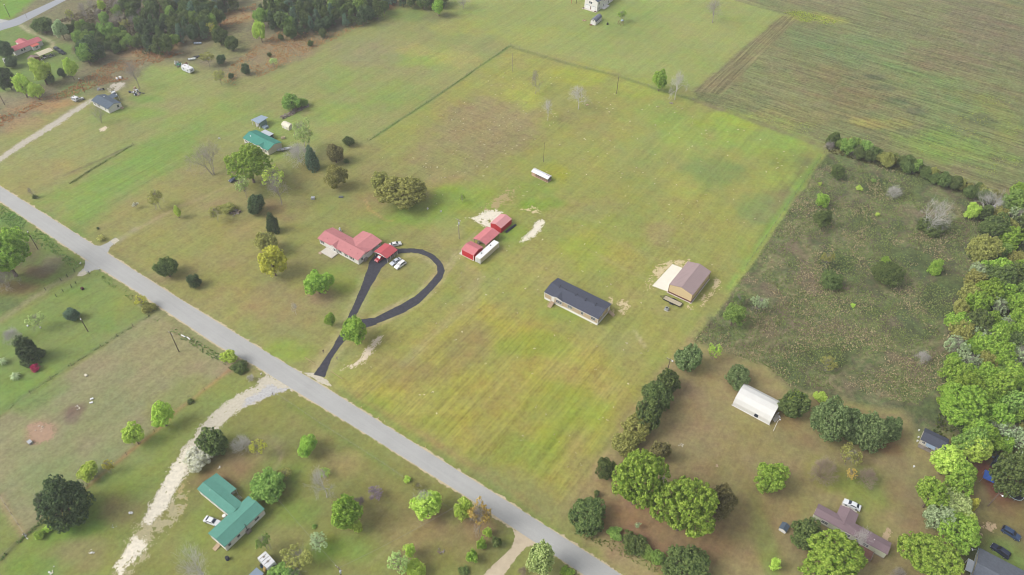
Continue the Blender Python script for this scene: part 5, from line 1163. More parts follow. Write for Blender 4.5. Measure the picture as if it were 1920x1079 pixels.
block("garden_ball", (52.5,612), "small white garden box left below the weeping tree", "box", .4, .4, .4, M_PLASTIC)
block("garden_ball", (76,615), "small white garden box right below the weeping tree", "box", .5, .3, .3, M_PLASTIC)
for i, (a, b_) in enumerate((((340,629), (348,633)), ((351,633), (357,638)))):
    (x, y), yw = heading(a, b_); (x0, y0), (x1, y1) = G(a), G(b_); L = math.hypot(x1 - x0, y1 - y0)
    t = thing("culvert_pipe", ["longer white pipe lying by the roadside pasture corner", "shorter white pipe lying by the roadside pasture corner"][i], "pipe", (x, y, 0), yw); MB().tube((-L / 2, 0, .2), (L / 2, 0, .2), .2, n=8).build("barrel", M_PLASTIC, t); MB().tube((L / 2 - .1, 0, .2), (L / 2 + .04, 0, .2), .24, n=8).build("collar", M_STEEL, t)
for i, (a, b_) in enumerate((((572,671), (592,684)), ((621,697), (642,711)))):
    (x, y), yw = heading(a, b_); (x0, y0), (x1, y1) = G(a), G(b_); L = math.hypot(x1 - x0, y1 - y0)
    t = thing("concrete_kerb", ["pale concrete ditch edging left of the asphalt drive mouth", "pale concrete ditch edging right of the asphalt drive mouth"][i], "kerb", (x, y, 0), yw)
    n = 6
    for k in range(n): MB().box(-L / 2 + L * k / n, -L / 2 + L * (k + 1) / n - .04, -.12, .12, 0, .12).build("block", MATS["thin_soil"], t)

def mailbox(px, label, m=M_PLASTIC, yaw=YAW):
    t = thing("mailbox", label, "mailbox", (*G(px), 0), yaw)
    MB().box(-.06, .06, -.06, .06, 0, 1.05).build("post", M_GREYWOOD, t)
    MB().prism([(-.14, 1.05), (.14, 1.05), (.14, 1.2), (.08, 1.3), (-.08, 1.3), (-.14, 1.2)], -.3, .3, 'y').build("box", m, t); MB().box(.145, .165, -.1, -.05, 1.15, 1.4).build("flag", M_REDWALL, t)
mailbox((607,662), "dark mailbox post left of the asphalt drive", M_BLACKM); mailbox((632.5,675), "mailbox post right of the asphalt drive", M_GREYWOOD)
mailbox((491,705), "white mailbox by the limestone drive mouth"); mailbox((512,741), "small grey post box below the limestone drive mouth", M_STEEL)
mailbox((153,498), "white mailbox by the lane opposite the left driveway"); mailbox((187.5,509), "white mailbox at the right corner of the fenced lane")
def board_sign(px, label, yaw=0):
    t = thing("yard_sign", label, "sign", (*G(px), 0), yaw)
    MB().box(-.45, .45, -.03, .03, .6, 1.3).build("panel", M_PLASTIC, t)
    for x in (-.35, .35): MB().tube((x, 0, 0), (x, 0, .6), .03).build("stake", M_STEEL, t)
board_sign((827,400), "white sign on stakes right of the big olive shrub", .5); board_sign((412,263), "white birdhouse-like sign in the lawn left of the teal house", .2)

# ---------------------------------------------------------------- utility poles
M_POLE = mat("pole_wood", (112,98,86), .9, .15, 1.5); M_PALEPOLE = mat("pale_pole_wood", (172,160,142), .9, .12, 1.5)
def upole(base, h, label, m=M_POLE, arm=True, tr=False, lamp=False, yaw=YAW, r=.17):
    t = thing("utility_pole", label, "utility pole", (*G(base), 0), yaw)
    MB().tube((0, 0, 0), (0, 0, h), r, r * .65, 8).build("pole", m, t)
    if arm:
        a = MB().box(-1.2, 1.2, -.06, .06, h - .7, h - .55).build("crossarm", m, t)
        for x in (-1.1, -.45, .45, 1.1): MB().tube((x, 0, h - .55), (x, 0, h - .3), .05, .07, 6).build("insulator", M_PLASTIC, a)
    if tr: MB().tube((.35, -.1, h - 2.4), (.35, -.1, h - 1.4), .27, .27, 10).build("transformer", M_SILVERROOF, t)
    if lamp:
        l = MB().tube((0, 0, h - .4), (.9, -.3, h - .1), .04).build("lamp_arm", M_STEEL, t); MB().tube((.9, -.3, h - .35), (.9, -.3, h), .26, .12, 10).build("lamp_shade", M_PLASTIC, l)
    return t
upole((335.5,659.5), 9.6, "wooden utility pole standing in the brown lower left pasture")
upole((165,622), 7.2, "lamp pole beside the small dark tree in the left lawn", arm=False, lamp=True)
upole((71.3,468), 9.6, "wooden utility pole right of the big bright tree at left edge", lamp=True, arm=False)
upole((861,447.5), 9.8, "pale utility pole with a transformer left of the red sheds", M_PALEPOLE, tr=True)
upole((1852,949.5), 7.2, "leaning-looking dark pole right of the wood at lower right", lamp=True, arm=False)
upole((1156,176), 9.2, "wooden utility pole by the back fence of the big lot", arm=False)
upole((159.5,175), 8.5, "reddish utility pole with a lamp left of the bungalow", M_RUST, lamp=True, arm=False)
upole((1251,697), 6.5, "utility pole with lamp at the top of the hedge row", lamp=True, arm=True)
upole((1019,304), 10.0, "thin pole standing behind the white-roofed coop", M_POLE, arm=False, r=.1)
upole((960.5,135), 10.5, "tall thin pale pole near the far fence corner", M_PALEPOLE, arm=False, r=.1)
upole((644,1092), 8.5, "utility pole with transformer at the bottom edge", M_POLE, tr=True)
upole((9,197), 8.5, "utility pole at the left edge below the pink-roofed house", arm=False)
upole((19,33), 8.0, "utility pole beside the side road in the top left corner", arm=False, lamp=True)
upole((51,35), 6.0, "short grey pole by the side road junction", M_PALEPOLE, arm=False, r=.1)
upole((1071,7), 4.0, "red post left of the tall white house", M_REDWALL, arm=False, r=.12); upole((1080.5,7), 4.0, "dark post left of the tall white house", M_BLACKM, arm=False, r=.12)
def cable(name, a, za, b_, zb, label, sag=1.2, r=.02):
    (x0, y0), (x1, y1) = G(a), G(b_); n = 14; m = MB(); P_ = []
    for i in range(n + 1):
        t = i / n; P_.append((x0 + (x1 - x0) * t, y0 + (y1 - y0) * t, za + (zb - za) * t - sag * 4 * t * (1 - t)))
    for p, q in zip(P_[:-1], P_[1:]): m.tube(p, q, r, n=4, cap=False)
    o = m.build(name, mat("cable_grey", (150,150,150), .6, 0), None); tag(o, label, "cable"); return o
cable("overhead_cable", (644,1092), 8.0, (497,915), 4.0, "overhead cable from the bottom pole across the lawn by the green-roofed house")
cable("overhead_cable", (644,1092), 8.2, (872,968), 8.0, "overhead cable from the bottom pole toward the roadside trees", 1.0)

# ---------------------------------------------------------------- fences
def fence(pts, label, gap=3.0, h=1.2, m=M_GREYWOOD, wires=3, r=.06, pw=.016, name="wire_fence", cat="fence"):
    g = GP(pts); x0, y0 = g[0]; t = thing(name, label, cat, (x0, y0, 0))
    segs = []; 
    for (ax, ay), (bx, by) in zip(g[:-1], g[1:]):
        L = math.hypot(bx - ax, by - ay); n = max(1, int(L / gap))
        for i in range(n): segs.append((ax + (bx - ax) * i / n - x0, ay + (by - ay) * i / n - y0))
    segs.append((g[-1][0] - x0, g[-1][1] - y0))
    me = MB().tube((0, 0, 0), (0, 0, h), r, r * .9, 5).build("post", m, t); first = me
    rnd = random.Random(len(segs))
    for i, (x, y) in enumerate(segs):
        o = first if i == 0 else bpy.data.objects.new("post", first.data)
        if i: COL.objects.link(o); o.parent = t
        o.location = (x, y, 0); o.rotation_euler = (rnd.uniform(-.06, .06), rnd.uniform(-.06, .06), 0); o.scale = (1, 1, rnd.uniform(.9, 1.12))
    for k in range(wires):
        b = MB(); z = h * (.3 + .65 * k / max(1, wires - 1))
        for (ax, ay), (bx, by) in zip(segs[:-1], segs[1:]): b.tube((ax, ay, z), (bx, by, z), pw, n=3, cap=False)
        b.build("wire", mat("old_wire", (160,156,142), .8, 0), t)
    return t
fence([(690,265),(820,180),(958,85)], "long wire fence climbing left of the big lot to the far corner", 4.0, 1.3, mat("dark_post", (92,84,72), .9, .15))
fence([(958,87),(1060,118),(1160,143),(1235,168),(1300,188)], "faint wire fence along the back of the big lot", 5.0, 1.2)
fence([(279,594),(190,651),(134,686),(57,738),(0,782)], "post and wire fence between green lawn and brown pasture", 5.5, 1.5, MATS["dark_post"], r=.09)
fence([(430,692),(360,752),(327,775),(290,810),(210,875),(165,910),(47,1005),(0,1050)], "wire fence along the right side of the brown pasture", 4.5, 1.2, MATS["dark_post"])
fence([(0,930),(47,1003)], "short wire fence at the bottom left pasture corner", 4.0, 1.2, MATS["dark_post"])
fence([(86,545),(115,527),(127,520),(140,510)], "dark posts along the upper side of the left lane", 3.2, 1.5, M_BLACKM, r=.1)
fence([(106,557),(119,548),(135,540),(143,533),(168,514)], "dark posts along the lower side of the left lane", 3.2, 1.5, M_BLACKM, r=.1)
fence([(522,742),(600,795),(626,811),(721,872),(755,896)], "pale chain link fence along the lower roadside lawn", 3.0, 1.1, mat("fence_wire_tan", (176,170,146), .8, .05), 3, .03, .012, "chain_link_fence")
fence([(826,944),(852,961)], "short pale fence between two roadside trees", 2.5, 1.1, MATS["fence_wire_tan"], 3, .03, .012, "chain_link_fence")
fence([(1545,288),(1500,352),(1470,395),(1400,498)], "wire fence between the green lot and the scrub", 5.0, 1.2, MATS["dark_post"])
fence([(130,345),(172,318),(205,298),(250,272)], "dark weedy fence above the bright green field", 4.0, 1.0, MATS["dark_post"])
# yellow road reflectors / hydrant-like posts beside the road
for i, (q, l) in enumerate((((678,766), "uppermost yellow marker post on the right road verge"), ((710,786), "second yellow marker post on the right road verge"), ((722,793), "third small yellow marker post on the right road verge"), ((798,840), "lowest yellow marker post on the right road verge"))):
    t = thing("marker_post", l, "marker post", (*G(q), 0)); MB().tube((0, 0, 0), (0, 0, 1.1), .06, n=6).build("post", mat("marker_yellow", (226,186,84), .6, 0), t); MB().box(-.08, .08, -.09, -.06, .85, 1.05).build("reflector", M_PLASTIC, t)
t = thing("swing_set", "red and brown play frame with blue canopy right of the tall white house", "play frame", (*G((1163,46)), 0), .4)
b = MB()
for x in (-1.3, 1.3):
    for y in (-.8, .8): b.tube((x, y, 0), (x * .9, 0, 2.4), .08)
b.build("frame", M_RUST, t); MB().tube((-1.3, 0, 2.4), (1.3, 0, 2.4), .08).build("beam", M_RUST, t); MB().prism([(-.9, 3.0), (.9, 3.0), (0, 3.6)], -2.6, -1.2, 'y').build("canopy", M_BLUEGREY, t)
for x in (-.8, .8): MB().tube((x, -1.9, 0), (x, -1.9, 3.0), .07).build("post", M_RUST, t)
for x in (-.5, .5): MB().box(x - .2, x + .2, -.1, .1, .5, .55).build("swing_seat", M_BLACKM, t)
heap("picnic_heap", (1095,39), "small tan wood pile left of the gambrel-roofed shed", "wood pile", 6, .7, .5, .6, [M_WOOD, M_RUST], seed=31)

# ================================================================ TREES AND SHRUBS
def unit(a): return a / np.maximum(1e-6, np.linalg.norm(a, axis=-1, keepdims=True))
def leaf_quads(P_, N_, size, rng, stretch=1.15):
    """one folded leaf clump face per point"""
    n = len(P_); r = unit(rng.normal(size=(n, 3))); T = unit(np.cross(N_, r)); B_ = np.cross(N_, T)
    s = (size * rng.uniform(.65, 1.35, n))[:, None]
    V = np.stack([P_ - T * s * stretch, P_ - B_ * s + N_ * s * .35, P_ + T * s * stretch, P_ + B_ * s + N_ * s * .35], 1).reshape(-1, 3)
    return V, np.arange(4 * n).reshape(n, 4)
def crown(seed, form='round', nsub=600, per=6, size=.06, lobes=16, puff=.1):
    rng = np.random.default_rng(seed)
    if form == 'round':
        d = unit(rng.normal(size=(lobes * 3, 3))); d = d[d[:, 2] > -.55][:lobes]
        k = len(d); c = d * (rng.uniform(.38, .76, (k, 1))); R = rng.uniform(.20, .46, k)
        c = np.vstack([c, [[0, 0, 0]]]); R = np.append(R, .6)
    elif form == 'dense':
        d = unit(rng.normal(size=(lobes * 3, 3))); d = d[d[:, 2] > -.7][:lobes]
        k = len(d); c = d * (rng.uniform(.52, .80, (k, 1))); R = rng.uniform(.18, .36, k)
        c = np.vstack([c, [[0, 0, 0]]]); R = np.append(R, .72)
    elif form == 'cone':
        z = rng.uniform(-.9, .85, lobes); a = rng.uniform(0, 6.28, lobes); rr = .62 * (1 - (z + 1) / 2) ** .7 + .06
        c = np.stack([np.cos(a) * rr, np.sin(a) * rr, z], 1); R = rng.uniform(.2, .32, lobes) * (1.15 - .35 * (z + 1) / 2)
        zz = np.linspace(-.7, .75, 7); c = np.vstack([c, np.stack([0 * zz, 0 * zz, zz], 1)]); R = np.append(R, .66 * (1 - (zz + 1) / 2) ** .7 + .1)
    elif form == 'spread':
        a = rng.uniform(0, 6.28, lobes); rr = np.sqrt(rng.uniform(.05, 1, lobes)) * .72
        c = np.stack([np.cos(a) * rr, np.sin(a) * rr, rng.uniform(-.45, .6, lobes) * (1 - .5 * rr)], 1); R = rng.uniform(.18, .32, lobes)
    elif form == 'pine':
        z = np.repeat(np.linspace(-.85, .8, 9), 6) + rng.normal(size=54) * .05; a = rng.uniform(0, 6.28, 54)
        rr = rng.uniform(.25, .78, 54) * (1.05 - (z + 1) / 2) ** .65
        c = np.stack([np.cos(a) * rr, np.sin(a) * rr, z], 1); R = rng.uniform(.13, .24, 54) * (1.2 - .5 * (z + 1) / 2)
    pick = rng.choice(len(c), size=nsub * 5, p=(R ** 2) / (R ** 2).sum())
    d = unit(rng.normal(size=(nsub * 5, 3))); P_ = c[pick] + d * R[pick][:, None] * rng.uniform(.80, 1.08, (nsub * 5, 1))
    D = np.linalg.norm(P_[:, None, :] - c[None], axis=2) - R[None]; D[np.arange(len(P_)), pick] = 9
    ok = D.min(1) > (-.06 if form != 'spread' else -.12); P_, d = P_[ok][:nsub], d[ok][:nsub]
    out = unit(d + .5 * unit(P_ + [0, 0, .25]))
    n = len(P_)
    rc = np.repeat(puff * rng.uniform(.6, 1.35, n), per)[:, None]
    C = np.repeat(P_, per, 0); O = np.repeat(out, per, 0)
    h = unit(rng.normal(size=C.shape) + O * .9)
    C = C + h * rc * rng.uniform(.55, 1.1, (len(C), 1))
    N_ = unit(h + rng.normal(size=C.shape) * .45 + [0, 0, .15])
    V, Q_ = leaf_quads(C, N_, size, rng)
    # inner leaves fill the crown so that the far side does not show through everywhere
    if form in ('round', 'dense', 'cone'):
        m = nsub * 2
        pk = rng.choice(len(c), size=m, p=(R ** 2) / (R ** 2).sum()); Pi = c[pk] + unit(rng.normal(size=(m, 3))) * (R[pk] * rng.uniform(.3, .85, m))[:, None]
        V2, Q2 = leaf_quads(Pi, unit(rng.normal(size=(m, 3)) + [0, 0, .6]), size * 2.0, rng); Q2 = Q2 + len(V); V = np.vstack([V, V2]); Q_ = np.vstack([Q_, Q2])
    V = np.clip(V, -1.12, 1.12)
    return npmesh("crown", V, Q_)
def tubes(segs, n=4):
    V = []; Q_ = []
    for p, q, r0, r1 in segs:
        p = np.array(p); q = np.array(q); d = unit(q - p); a = unit(np.cross(d, [.3, .2, .93])); c = np.cross(d, a); b = len(V)
        for P_, r in ((p, r0), (q, r1)):
            for i in range(n): t = 2 * math.pi * i / n; V.append(P_ + (a * math.cos(t) + c * math.sin(t)) * r)
        for i in range(n): j = (i + 1) % n; Q_.append((b + i, b + j, b + n + j, b + n + i))
    return np.array(V), np.array(Q_)
def trunkmesh(seed):
    """foot at 0, crown centre at height 1, limbs reaching into the crown; widths in crown radii"""
    rng = np.random.default_rng(seed); S = [((0, 0, -.02), (0, 0, .12), .085, .06), ((0, 0, .12), (.01, .02, .55), .06, .05), ((.01, .02, .55), (0, 0, 1.05), .05, .025)]
    for i in range(7):
        a = i * 2.4 + rng.uniform(0, .6); z = rng.uniform(.5, .95); e = rng.uniform(.35, .65)
        m = (math.cos(a) * e * .5, math.sin(a) * e * .5, z + .12); S += [((0, 0, z), m, .03, .02), (m, (math.cos(a + .2) * e, math.sin(a + .2) * e, z + .3), .02, .008)]
    return npmesh("trunk", *tubes(S, 6))
def baremesh(seed, stems=1, spread=.5, levels=5, kids=(6, 5, 4, 3, 2), up=.2, thick=.016, twig=.0011):
    """leafless tree, height 1; returns trunk-and-limb mesh and twig mesh"""
    rng = np.random.default_rng(seed); big = []; tw = []
    def grow(p, d, L, r, lv):
        q = p + d * L; mid = p + d * L * .5 + rng.normal(size=3) * L * .05
        tgt = big if lv <= 1 else tw
        tgt.append((p, mid, r, r * .8)); tgt.append((mid, q, r * .8, max(twig, r * .5)))
        if lv >= levels: return
        k = kids[min(lv, len(kids) - 1)]
        for i in range(k):
            t = rng.uniform(.45, 1.0) if lv > 0 else rng.uniform(.7, 1.0)
            s = p + (q - p) * t; nd = unit(d + unit(rng.normal(size=3)) * rng.uniform(.7, 1.25) + np.array([0, 0, up * .5]))
            grow(s, nd, L * rng.uniform(.6, .85), max(twig, r * .45), lv + 1)
    for i in range(stems):
        a = rng.uniform(0, 6.28); e = 0 if stems == 1 else rng.uniform(.2, spread)
        grow(np.array([0., 0, 0]) + (0 if stems == 1 else np.array([math.cos(a), math.sin(a), 0]) * .04), unit(np.array([math.cos(a) * e, math.sin(a) * e, 1.])), .3 if stems == 1 else .42, thick if stems == 1 else thick * .6, 0)
    V, Q_ = tubes(big, 5); V2, Q2 = tubes(tw, 3)
    ht = max(V2[:, 2].max(), .01); rad = np.percentile(np.hypot(V2[:, 0], V2[:, 1]), 98)
    for X in (V, V2): X[:, 2] /= ht; X[:, :2] /= rad
    return npmesh("trunk", V, Q_), npmesh("twigs", V2, Q2)

CR_L = [crown(s, 'round', 520, 34, .025, 26, .075) for s in (1, 2, 3, 71, 72)]
CR_M = [crown(s, 'round', 300, 24, .036, 17, .105) for s in (4, 5, 6, 73, 74, 75)]
CR_S = [crown(s, 'round', 110, 15, .062, 10, .17) for s in (7, 8, 76, 77)]
CE_L = [crown(s, 'dense', 900, 18, .026, 40, .055) for s in (11, 12, 81)]
CE_M = [crown(s, 'dense', 520, 15, .036, 30, .075) for s in (13, 14, 15, 78, 79)]
CE_S = [crown(s, 'dense', 160, 12, .06, 16, .13) for s in (16, 17, 80)]
CC_M = [crown(s, 'cone', 460, 15, .036, 28, .075) for s in (21, 22)]
CC_S = [crown(s, 'cone', 170, 12, .06, 20, .12) for s in (23, 24)]
CS_M = [crown(s, 'spread', 150, 18, .036, 24, .10) for s in (31, 32, 33)]
CS_S = [crown(s, 'spread', 70, 12, .06, 14, .15) for s in (34, 35)]
CP = [crown(s, 'pine', 330, 13, .045, 16, .085) for s in (41, 42, 43)]
TR = [trunkmesh(s) for s in (51, 52)]
BA = [baremesh(s) for s in (61, 62, 63)]
BV = [baremesh(s, 5, 1.0, 4, (4, 4, 4, 3), .25, .02, .0012) for s in (64, 65)]
BB = [baremesh(s, 18, 1.3, 3, (5, 5, 4), .2, .010, .002) for s in (66, 67)]
LC = {  # leaf tones of each kind of foliage: darker and lighter leaf
 'bright': ((112,150,54), (184,208,96)), 'lime': ((160,192,72), (216,236,120)), 'mid': ((104,138,66), (172,196,104)), 'dark': ((72,94,56), (140,156,90)), 'vdark': ((62,82,58), (122,142,94)),
 'olive': ((122,126,66), (192,190,112)), 'yellow': ((170,172,62), (222,218,106)), 'pale': ((156,182,106), (218,232,160)), 'blue': ((80,110,90), (146,172,138)), 'sage': ((132,154,108), (200,214,168)),
 'mag': ((78,104,60), (160,178,118)), 'ygreen': ((114,148,54), (172,196,86)), 'gold': ((186,160,76), (226,202,118)), 'white': ((190,192,150), (248,246,224)), 'pink': ((150,36,72), (226,92,128)), 'brown': ((112,108,70), (160,152,102)), 'plum': ((112,98,112), (170,154,166)),
}
def LM(k): return leafmat(k, *LC[k])
M_BARK = mat("bark", (128,112,96), .95, .2, 3); M_GREYBARK = mat("grey_bark", (166,158,150), .95, .12, 3); M_SILVER = mat("silver_twigs", (222,218,212), .95, .08, 3)
M_TWIG = mat("grey_twigs", (184,176,168), .95, .1, 3); M_BROWNTWIG = mat("brown_twigs", (178,158,142), .95, .1, 3)
trnd = random.Random(99)
def putmesh(name, me, parent, m, loc, scale, rz=0.0):
    o = bpy.data.objects.new(name, me); COL.objects.link(o); o.parent = parent
    if len(me.materials) == 0: me.materials.append(None)
    o.material_slots[0].link = 'OBJECT'; o.material_slots[0].material = m
    o.location = loc; o.scale = scale; o.rotation_euler = (0, 0, rz); return o
FORMS = {'R': (CR_S, CR_M, CR_L), 'E': (CE_S, CE_M, CE_L), 'C': (CC_S, CC_M, CC_M), 'Y': (CS_S, CS_M, CS_M), 'P': (CP, CP, CP), 'S': (CR_S, CR_M, CR_M)}
NAMES = {'R': 'deciduous_tree', 'E': 'evergreen_tree', 'C': 'conical_evergreen', 'Y': 'sparse_tree', 'P': 'pine_tree', 'S': 'shrub'}
def place(cx, cy, wpx, hpx, clear, vmin=.5, vmax=1.5):
    x, y = G((cx, cy)); z = 2.0
    for _ in range(4):
        s = SCALE(x, y, z); r = wpx / 2 / s
        th = math.atan2(CAM_H - z, math.hypot(x, y))
        v2 = (hpx / 2 / s) ** 2 - (r * math.sin(th)) ** 2
        v = math.sqrt(max(v2, 0)) / math.cos(th); v = min(max(v, vmin * r), vmax * r)
        z = v * .97 + clear * r; x, y = G((cx, cy), z)
    return x, y, z, r, v
def T(kind, cx, cy, wpx, hpx, c, label, group=None, name=None, cat=None, clear=None):
    clear = {'R': .3, 'E': .02, 'C': .05, 'Y': .6, 'P': .5, 'S': -.12}[kind] if clear is None else clear
    x, y, z, r, v = place(cx, cy, wpx, hpx, clear, .62 if kind in 'RE' else .5, 1.35 if kind in 'P' else 1.5)
    t = thing(name or NAMES[kind], label, cat or ('shrub' if kind == 'S' else 'tree'), (x, y, 0), trnd.uniform(0, 6.28), group)
    ms = FORMS[kind][0 if r < 2.0 else (1 if r < 5.2 else 2)]
    putmesh("crown" if kind != 'S' else "foliage", trnd.choice(ms), t, LM(c), (0, 0, z), (r * trnd.uniform(.9, 1.1), r * trnd.uniform(.86, 1.06), v * trnd.uniform(.95, 1.08)), trnd.uniform(0, 6.28))
    if kind == 'Y': putmesh("trunk", BA[trnd.randrange(3)][0], t, M_GREYBARK, (0, 0, 0), (r * .8, r * .8, z + v * .8)); putmesh("twigs", BA[trnd.randrange(3)][1], t, M_TWIG, (0, 0, 0), (r * .85, r * .85, z + v * .85))
    else: putmesh("trunk" if kind != 'S' else "stem", TR[trnd.randrange(2)], t, M_BARK, (0, 0, 0), (r, r, max(.3, z)))
    return t
def B(cx, cy, wpx, hpx, label, form='A', m=None, group=None, name='bare_tree', cat='tree', leaf=None, lf=.45):
    """leafless tree filling the picture box"""
    by = cy + hpx / 2; bx = cx + (960 - cx) / (1964 - cy) * (hpx / 2)
    x, y = G((bx, by)); s = SCALE(x, y); r = wpx / 2 / s
    a, b_, c_ = ray(cx - (960 - cx) / (1964 - cy) * (hpx / 2), cy - hpx / 2); tt = (x * a + y * b_) / (a * a + b_ * b_); H = max(.8 * r, CAM_H + tt * c_)
    if form == 'B': H = min(H, 2.0 * r)
    t = thing(name, label, cat, (x, y, 0), trnd.uniform(0, 6.28), group)
    tr, tw = {'A': BA, 'V': BV, 'B': BB}[form][trnd.randrange(2)]
    mm = m or M_TWIG
    putmesh("trunk", tr, t, M_GREYBARK if m is None else m, (0, 0, 0), (r, r, H)); putmesh("twigs", tw, t, mm, (0, 0, 0), (r, r, H))
    if leaf: putmesh("foliage", trnd.choice(CR_S if r < 2 else CR_M), t, LM(leaf), (0, 0, r * lf * .7), (r * lf * 1.6, r * lf * 1.6, r * lf))
    return t
def palm(px, hh, label, c='sage'):
    t = thing("palm_tree", label, "palm tree", (*G(px), 0), trnd.uniform(0, 6))
    MB().tube((0, 0, 0), (.05, 0, hh), .24, .18, 8).build("trunk", M_BARK, t)
    for i in range(18):
        a = i * 2.4; e = .25 + .9 * (i / 18); L = 1.9; b = MB(); P_ = []
        for k in range(6):
            s = k / 5; P_.append((math.cos(a) * L * s * math.cos(e * .5), math.sin(a) * L * s * math.cos(e * .5), hh + L * (.8 * s * (1.1 - e) - .75 * s * s)))
        for k in range(5):
            (x0, y0, z0), (x1, y1, z1) = P_[k], P_[k + 1]; w0, w1 = .26 * math.sin(math.pi * (k + .4) / 5.6), .26 * math.sin(math.pi * (k + 1.4) / 5.6)
            nx, ny = -math.sin(a), math.cos(a)
            b.poly([(x0 + nx * w0, y0 + ny * w0, z0 - .08), (x1 + nx * w1, y1 + ny * w1, z1 - .08), (x1, y1, z1), (x0, y0, z0)]); b.poly([(x0, y0, z0), (x1, y1, z1), (x1 - nx * w1, y1 - ny * w1, z1 - .08), (x0 - nx * w0, y0 - ny * w0, z0 - .08)])
        b.build("frond", LM(c), t)

# ---- left yards
T('R', 2,472,104,100,'bright', "big bright green tree cut off by the left edge above the lane")
B(4,520,50,36, "grey leafless undergrowth below the big bright tree at left edge", 'B', name='bare_shrub', cat='shrub')
T('C', 49,655,52,58,'vdark', "very dark cone-shaped evergreen in the left lawn above a pink bush")
T('S', 66,689,19,16,'pink', "low pink azalea at the foot of the dark cone evergreen", name='azalea_bush')
palm((7,682), 1.6, "spiky palm cut by the left edge"); palm((31,709), 1.4, "small grey-green palm below the dark cone evergreen"); palm((191,451), 1.7, "small palm at the left drive mouth by the road", 'olive')
T('Y', 66,600,34,32,'pale', "small pale weeping tree in the left lawn")
B(16,622,36,36, "pale leafless shrub left of the dark cone evergreen", 'B', M_SILVER, name='bare_shrub', cat='shrub')
T('E', 134,591,27,26,'blue', "small dark round tree beside the lawn lamp pole")
T('Y', 263,563,26,24,'yellow', "thin yellow-green bush at the road edge, upper of two"); T('S', 279,576,30,24,'olive', "olive bush at the road edge beside the pasture corner")
T('R', 429,668,32,28,'lime', "lime green bush at the road by the pasture's right corner", name='roadside_bush'); T('S', 450,690,34,26,'dark', "dark olive roadside bush right of the lime green bush")
B(467,703,16,22, "small grey leafless bush at the roadside right of dark bush", 'B', M_SILVER, name='bare_shrub', cat='shrub')
T('R', 302,779,46,50,'lime', "lime green tree on the pasture fence, upper of two"); T('R', 250,816,40,44,'lime', "lime green tree on the pasture fence, lower of two")
T('S', 356,753,15,12,'dark', "tiny dark bush on the pasture fence line")
T('E', 117,940,96,104,'vdark', "large very dark evergreen at the pasture's lower fence", clear=.0)
B(80,950,46,60, "leafless grey branches at the left of the large dark evergreen", 'V', M_TWIG)
T('R', 167,884,42,34,'lime', "lime green bush above the large dark evergreen"); T('Y', 201,873,22,28,'yellow', "thin yellow-green bush at the fence right of lime bush")
T('S', 74,1003,20,18,'bright', "small bright bush in front of the large dark evergreen"); T('S', 89,992,18,16,'lime', "small lime bush touching the large dark evergreen")
T('E', 396,828,58,56,'dark', "dark round evergreen overhanging the limestone drive"); T('S', 368,860,56,46,'white', "cream-white blossoming shrub beside the dark evergreen at the drive", name='blossoming_shrub', clear=.05)
B(446,826,40,36, "pale leafless bush right of the dark evergreen by the drive", 'B', M_SILVER, name='bare_shrub', cat='shrub'); T('Y', 483,838,34,36,'yellow', "thin yellow tree right of the leafless bush near drive")
T('E', 503,910,70,56,'mid', "wide mid-green bush right of the lower green-roofed house"); T('Y', 533,888,28,22,'olive', "thin olive bush behind the wide green bush")
T('R', 577,836,46,42,'bright', "bright green round tree alone on the lower left lawn"); B(604,905,54,56, "silvery half-bare tree in the lower left lawn", 'A', M_SILVER); T('Y', 610,886,24,18,'bright', "small green tuft in the top of the silvery tree")
T('R', 645,960,60,66,'bright', "bright green tree right of the wide lower left lawn"); T('R', 669,989,24,30,'lime', "small lime tree touching the bright green lawn tree")
B(670,934,26,30, "purple-grey leafless bush behind the bright lawn tree", 'B', mat("plum_twigs", (126,112,124), .95, .1, 3), name='bare_shrub', cat='shrub'); T('Y', 704,924,32,24,'plum', "purple-leaved small plum tree in the lower lawn")
T('S', 590,988,10,9,'mid', "tiny bush on the lower left lawn"); T('Y', 494,1016,32,38,'mid', "thin green young tree below the lower green-roofed house")
T('R', 803,948,62,60,'lime', "pale lime tree near the road fence at bottom centre"); B(798,938,44,40, "silvery twigs showing in the pale lime roadside tree", 'A', M_SILVER)
T('R', 868,955,38,44,'lime', "lime green roadside tree left of the golden one"); T('Y', 900,962,50,64,'gold', "golden half-leafed tree leaning over the road edge"); B(898,975,40,50, "bare grey limbs inside the golden roadside tree", 'A')
T('S', 763,900,15,14,'lime', "small lime shrub at the roadside fence"); T('Y', 782,911,20,20,'olive', "thin olive shrub at the roadside fence")
T('S', 915,1000,19,21,'lime', "lime shrub topmost in the row down the concrete drive"); T('S', 903,1021,20,26,'bright', "bright shrub second in the row down the concrete drive"); T('S', 885,1044,24,28,'bright', "bright shrub third in the row down the concrete drive"); T('E', 931,1017,21,22,'dark', "dark round bush beside the row of bright shrubs"); T('S', 868,1070,22,18,'dark', "dark low bush at the bottom of the shrub row")
T('Y', 746,1054,44,54,'pale', "pale thin tree, left of three at bottom centre"); T('R', 768,1034,26,40,'lime', "slim lime tree, middle of three at bottom centre"); T('R', 776,1066,44,36,'lime', "lime tree, lowest of three at bottom centre")
T('R', 1018,1048,62,76,'pale', "pale green tree overhanging the road at the bottom"); T('S', 1063,1074,30,18,'bright', "bright low bush on the road verge at the bottom"); B(980,1064,20,26, "brown leafless bush by the concrete drive", 'B', M_BROWNTWIG, name='bare_shrub', cat='shrub')
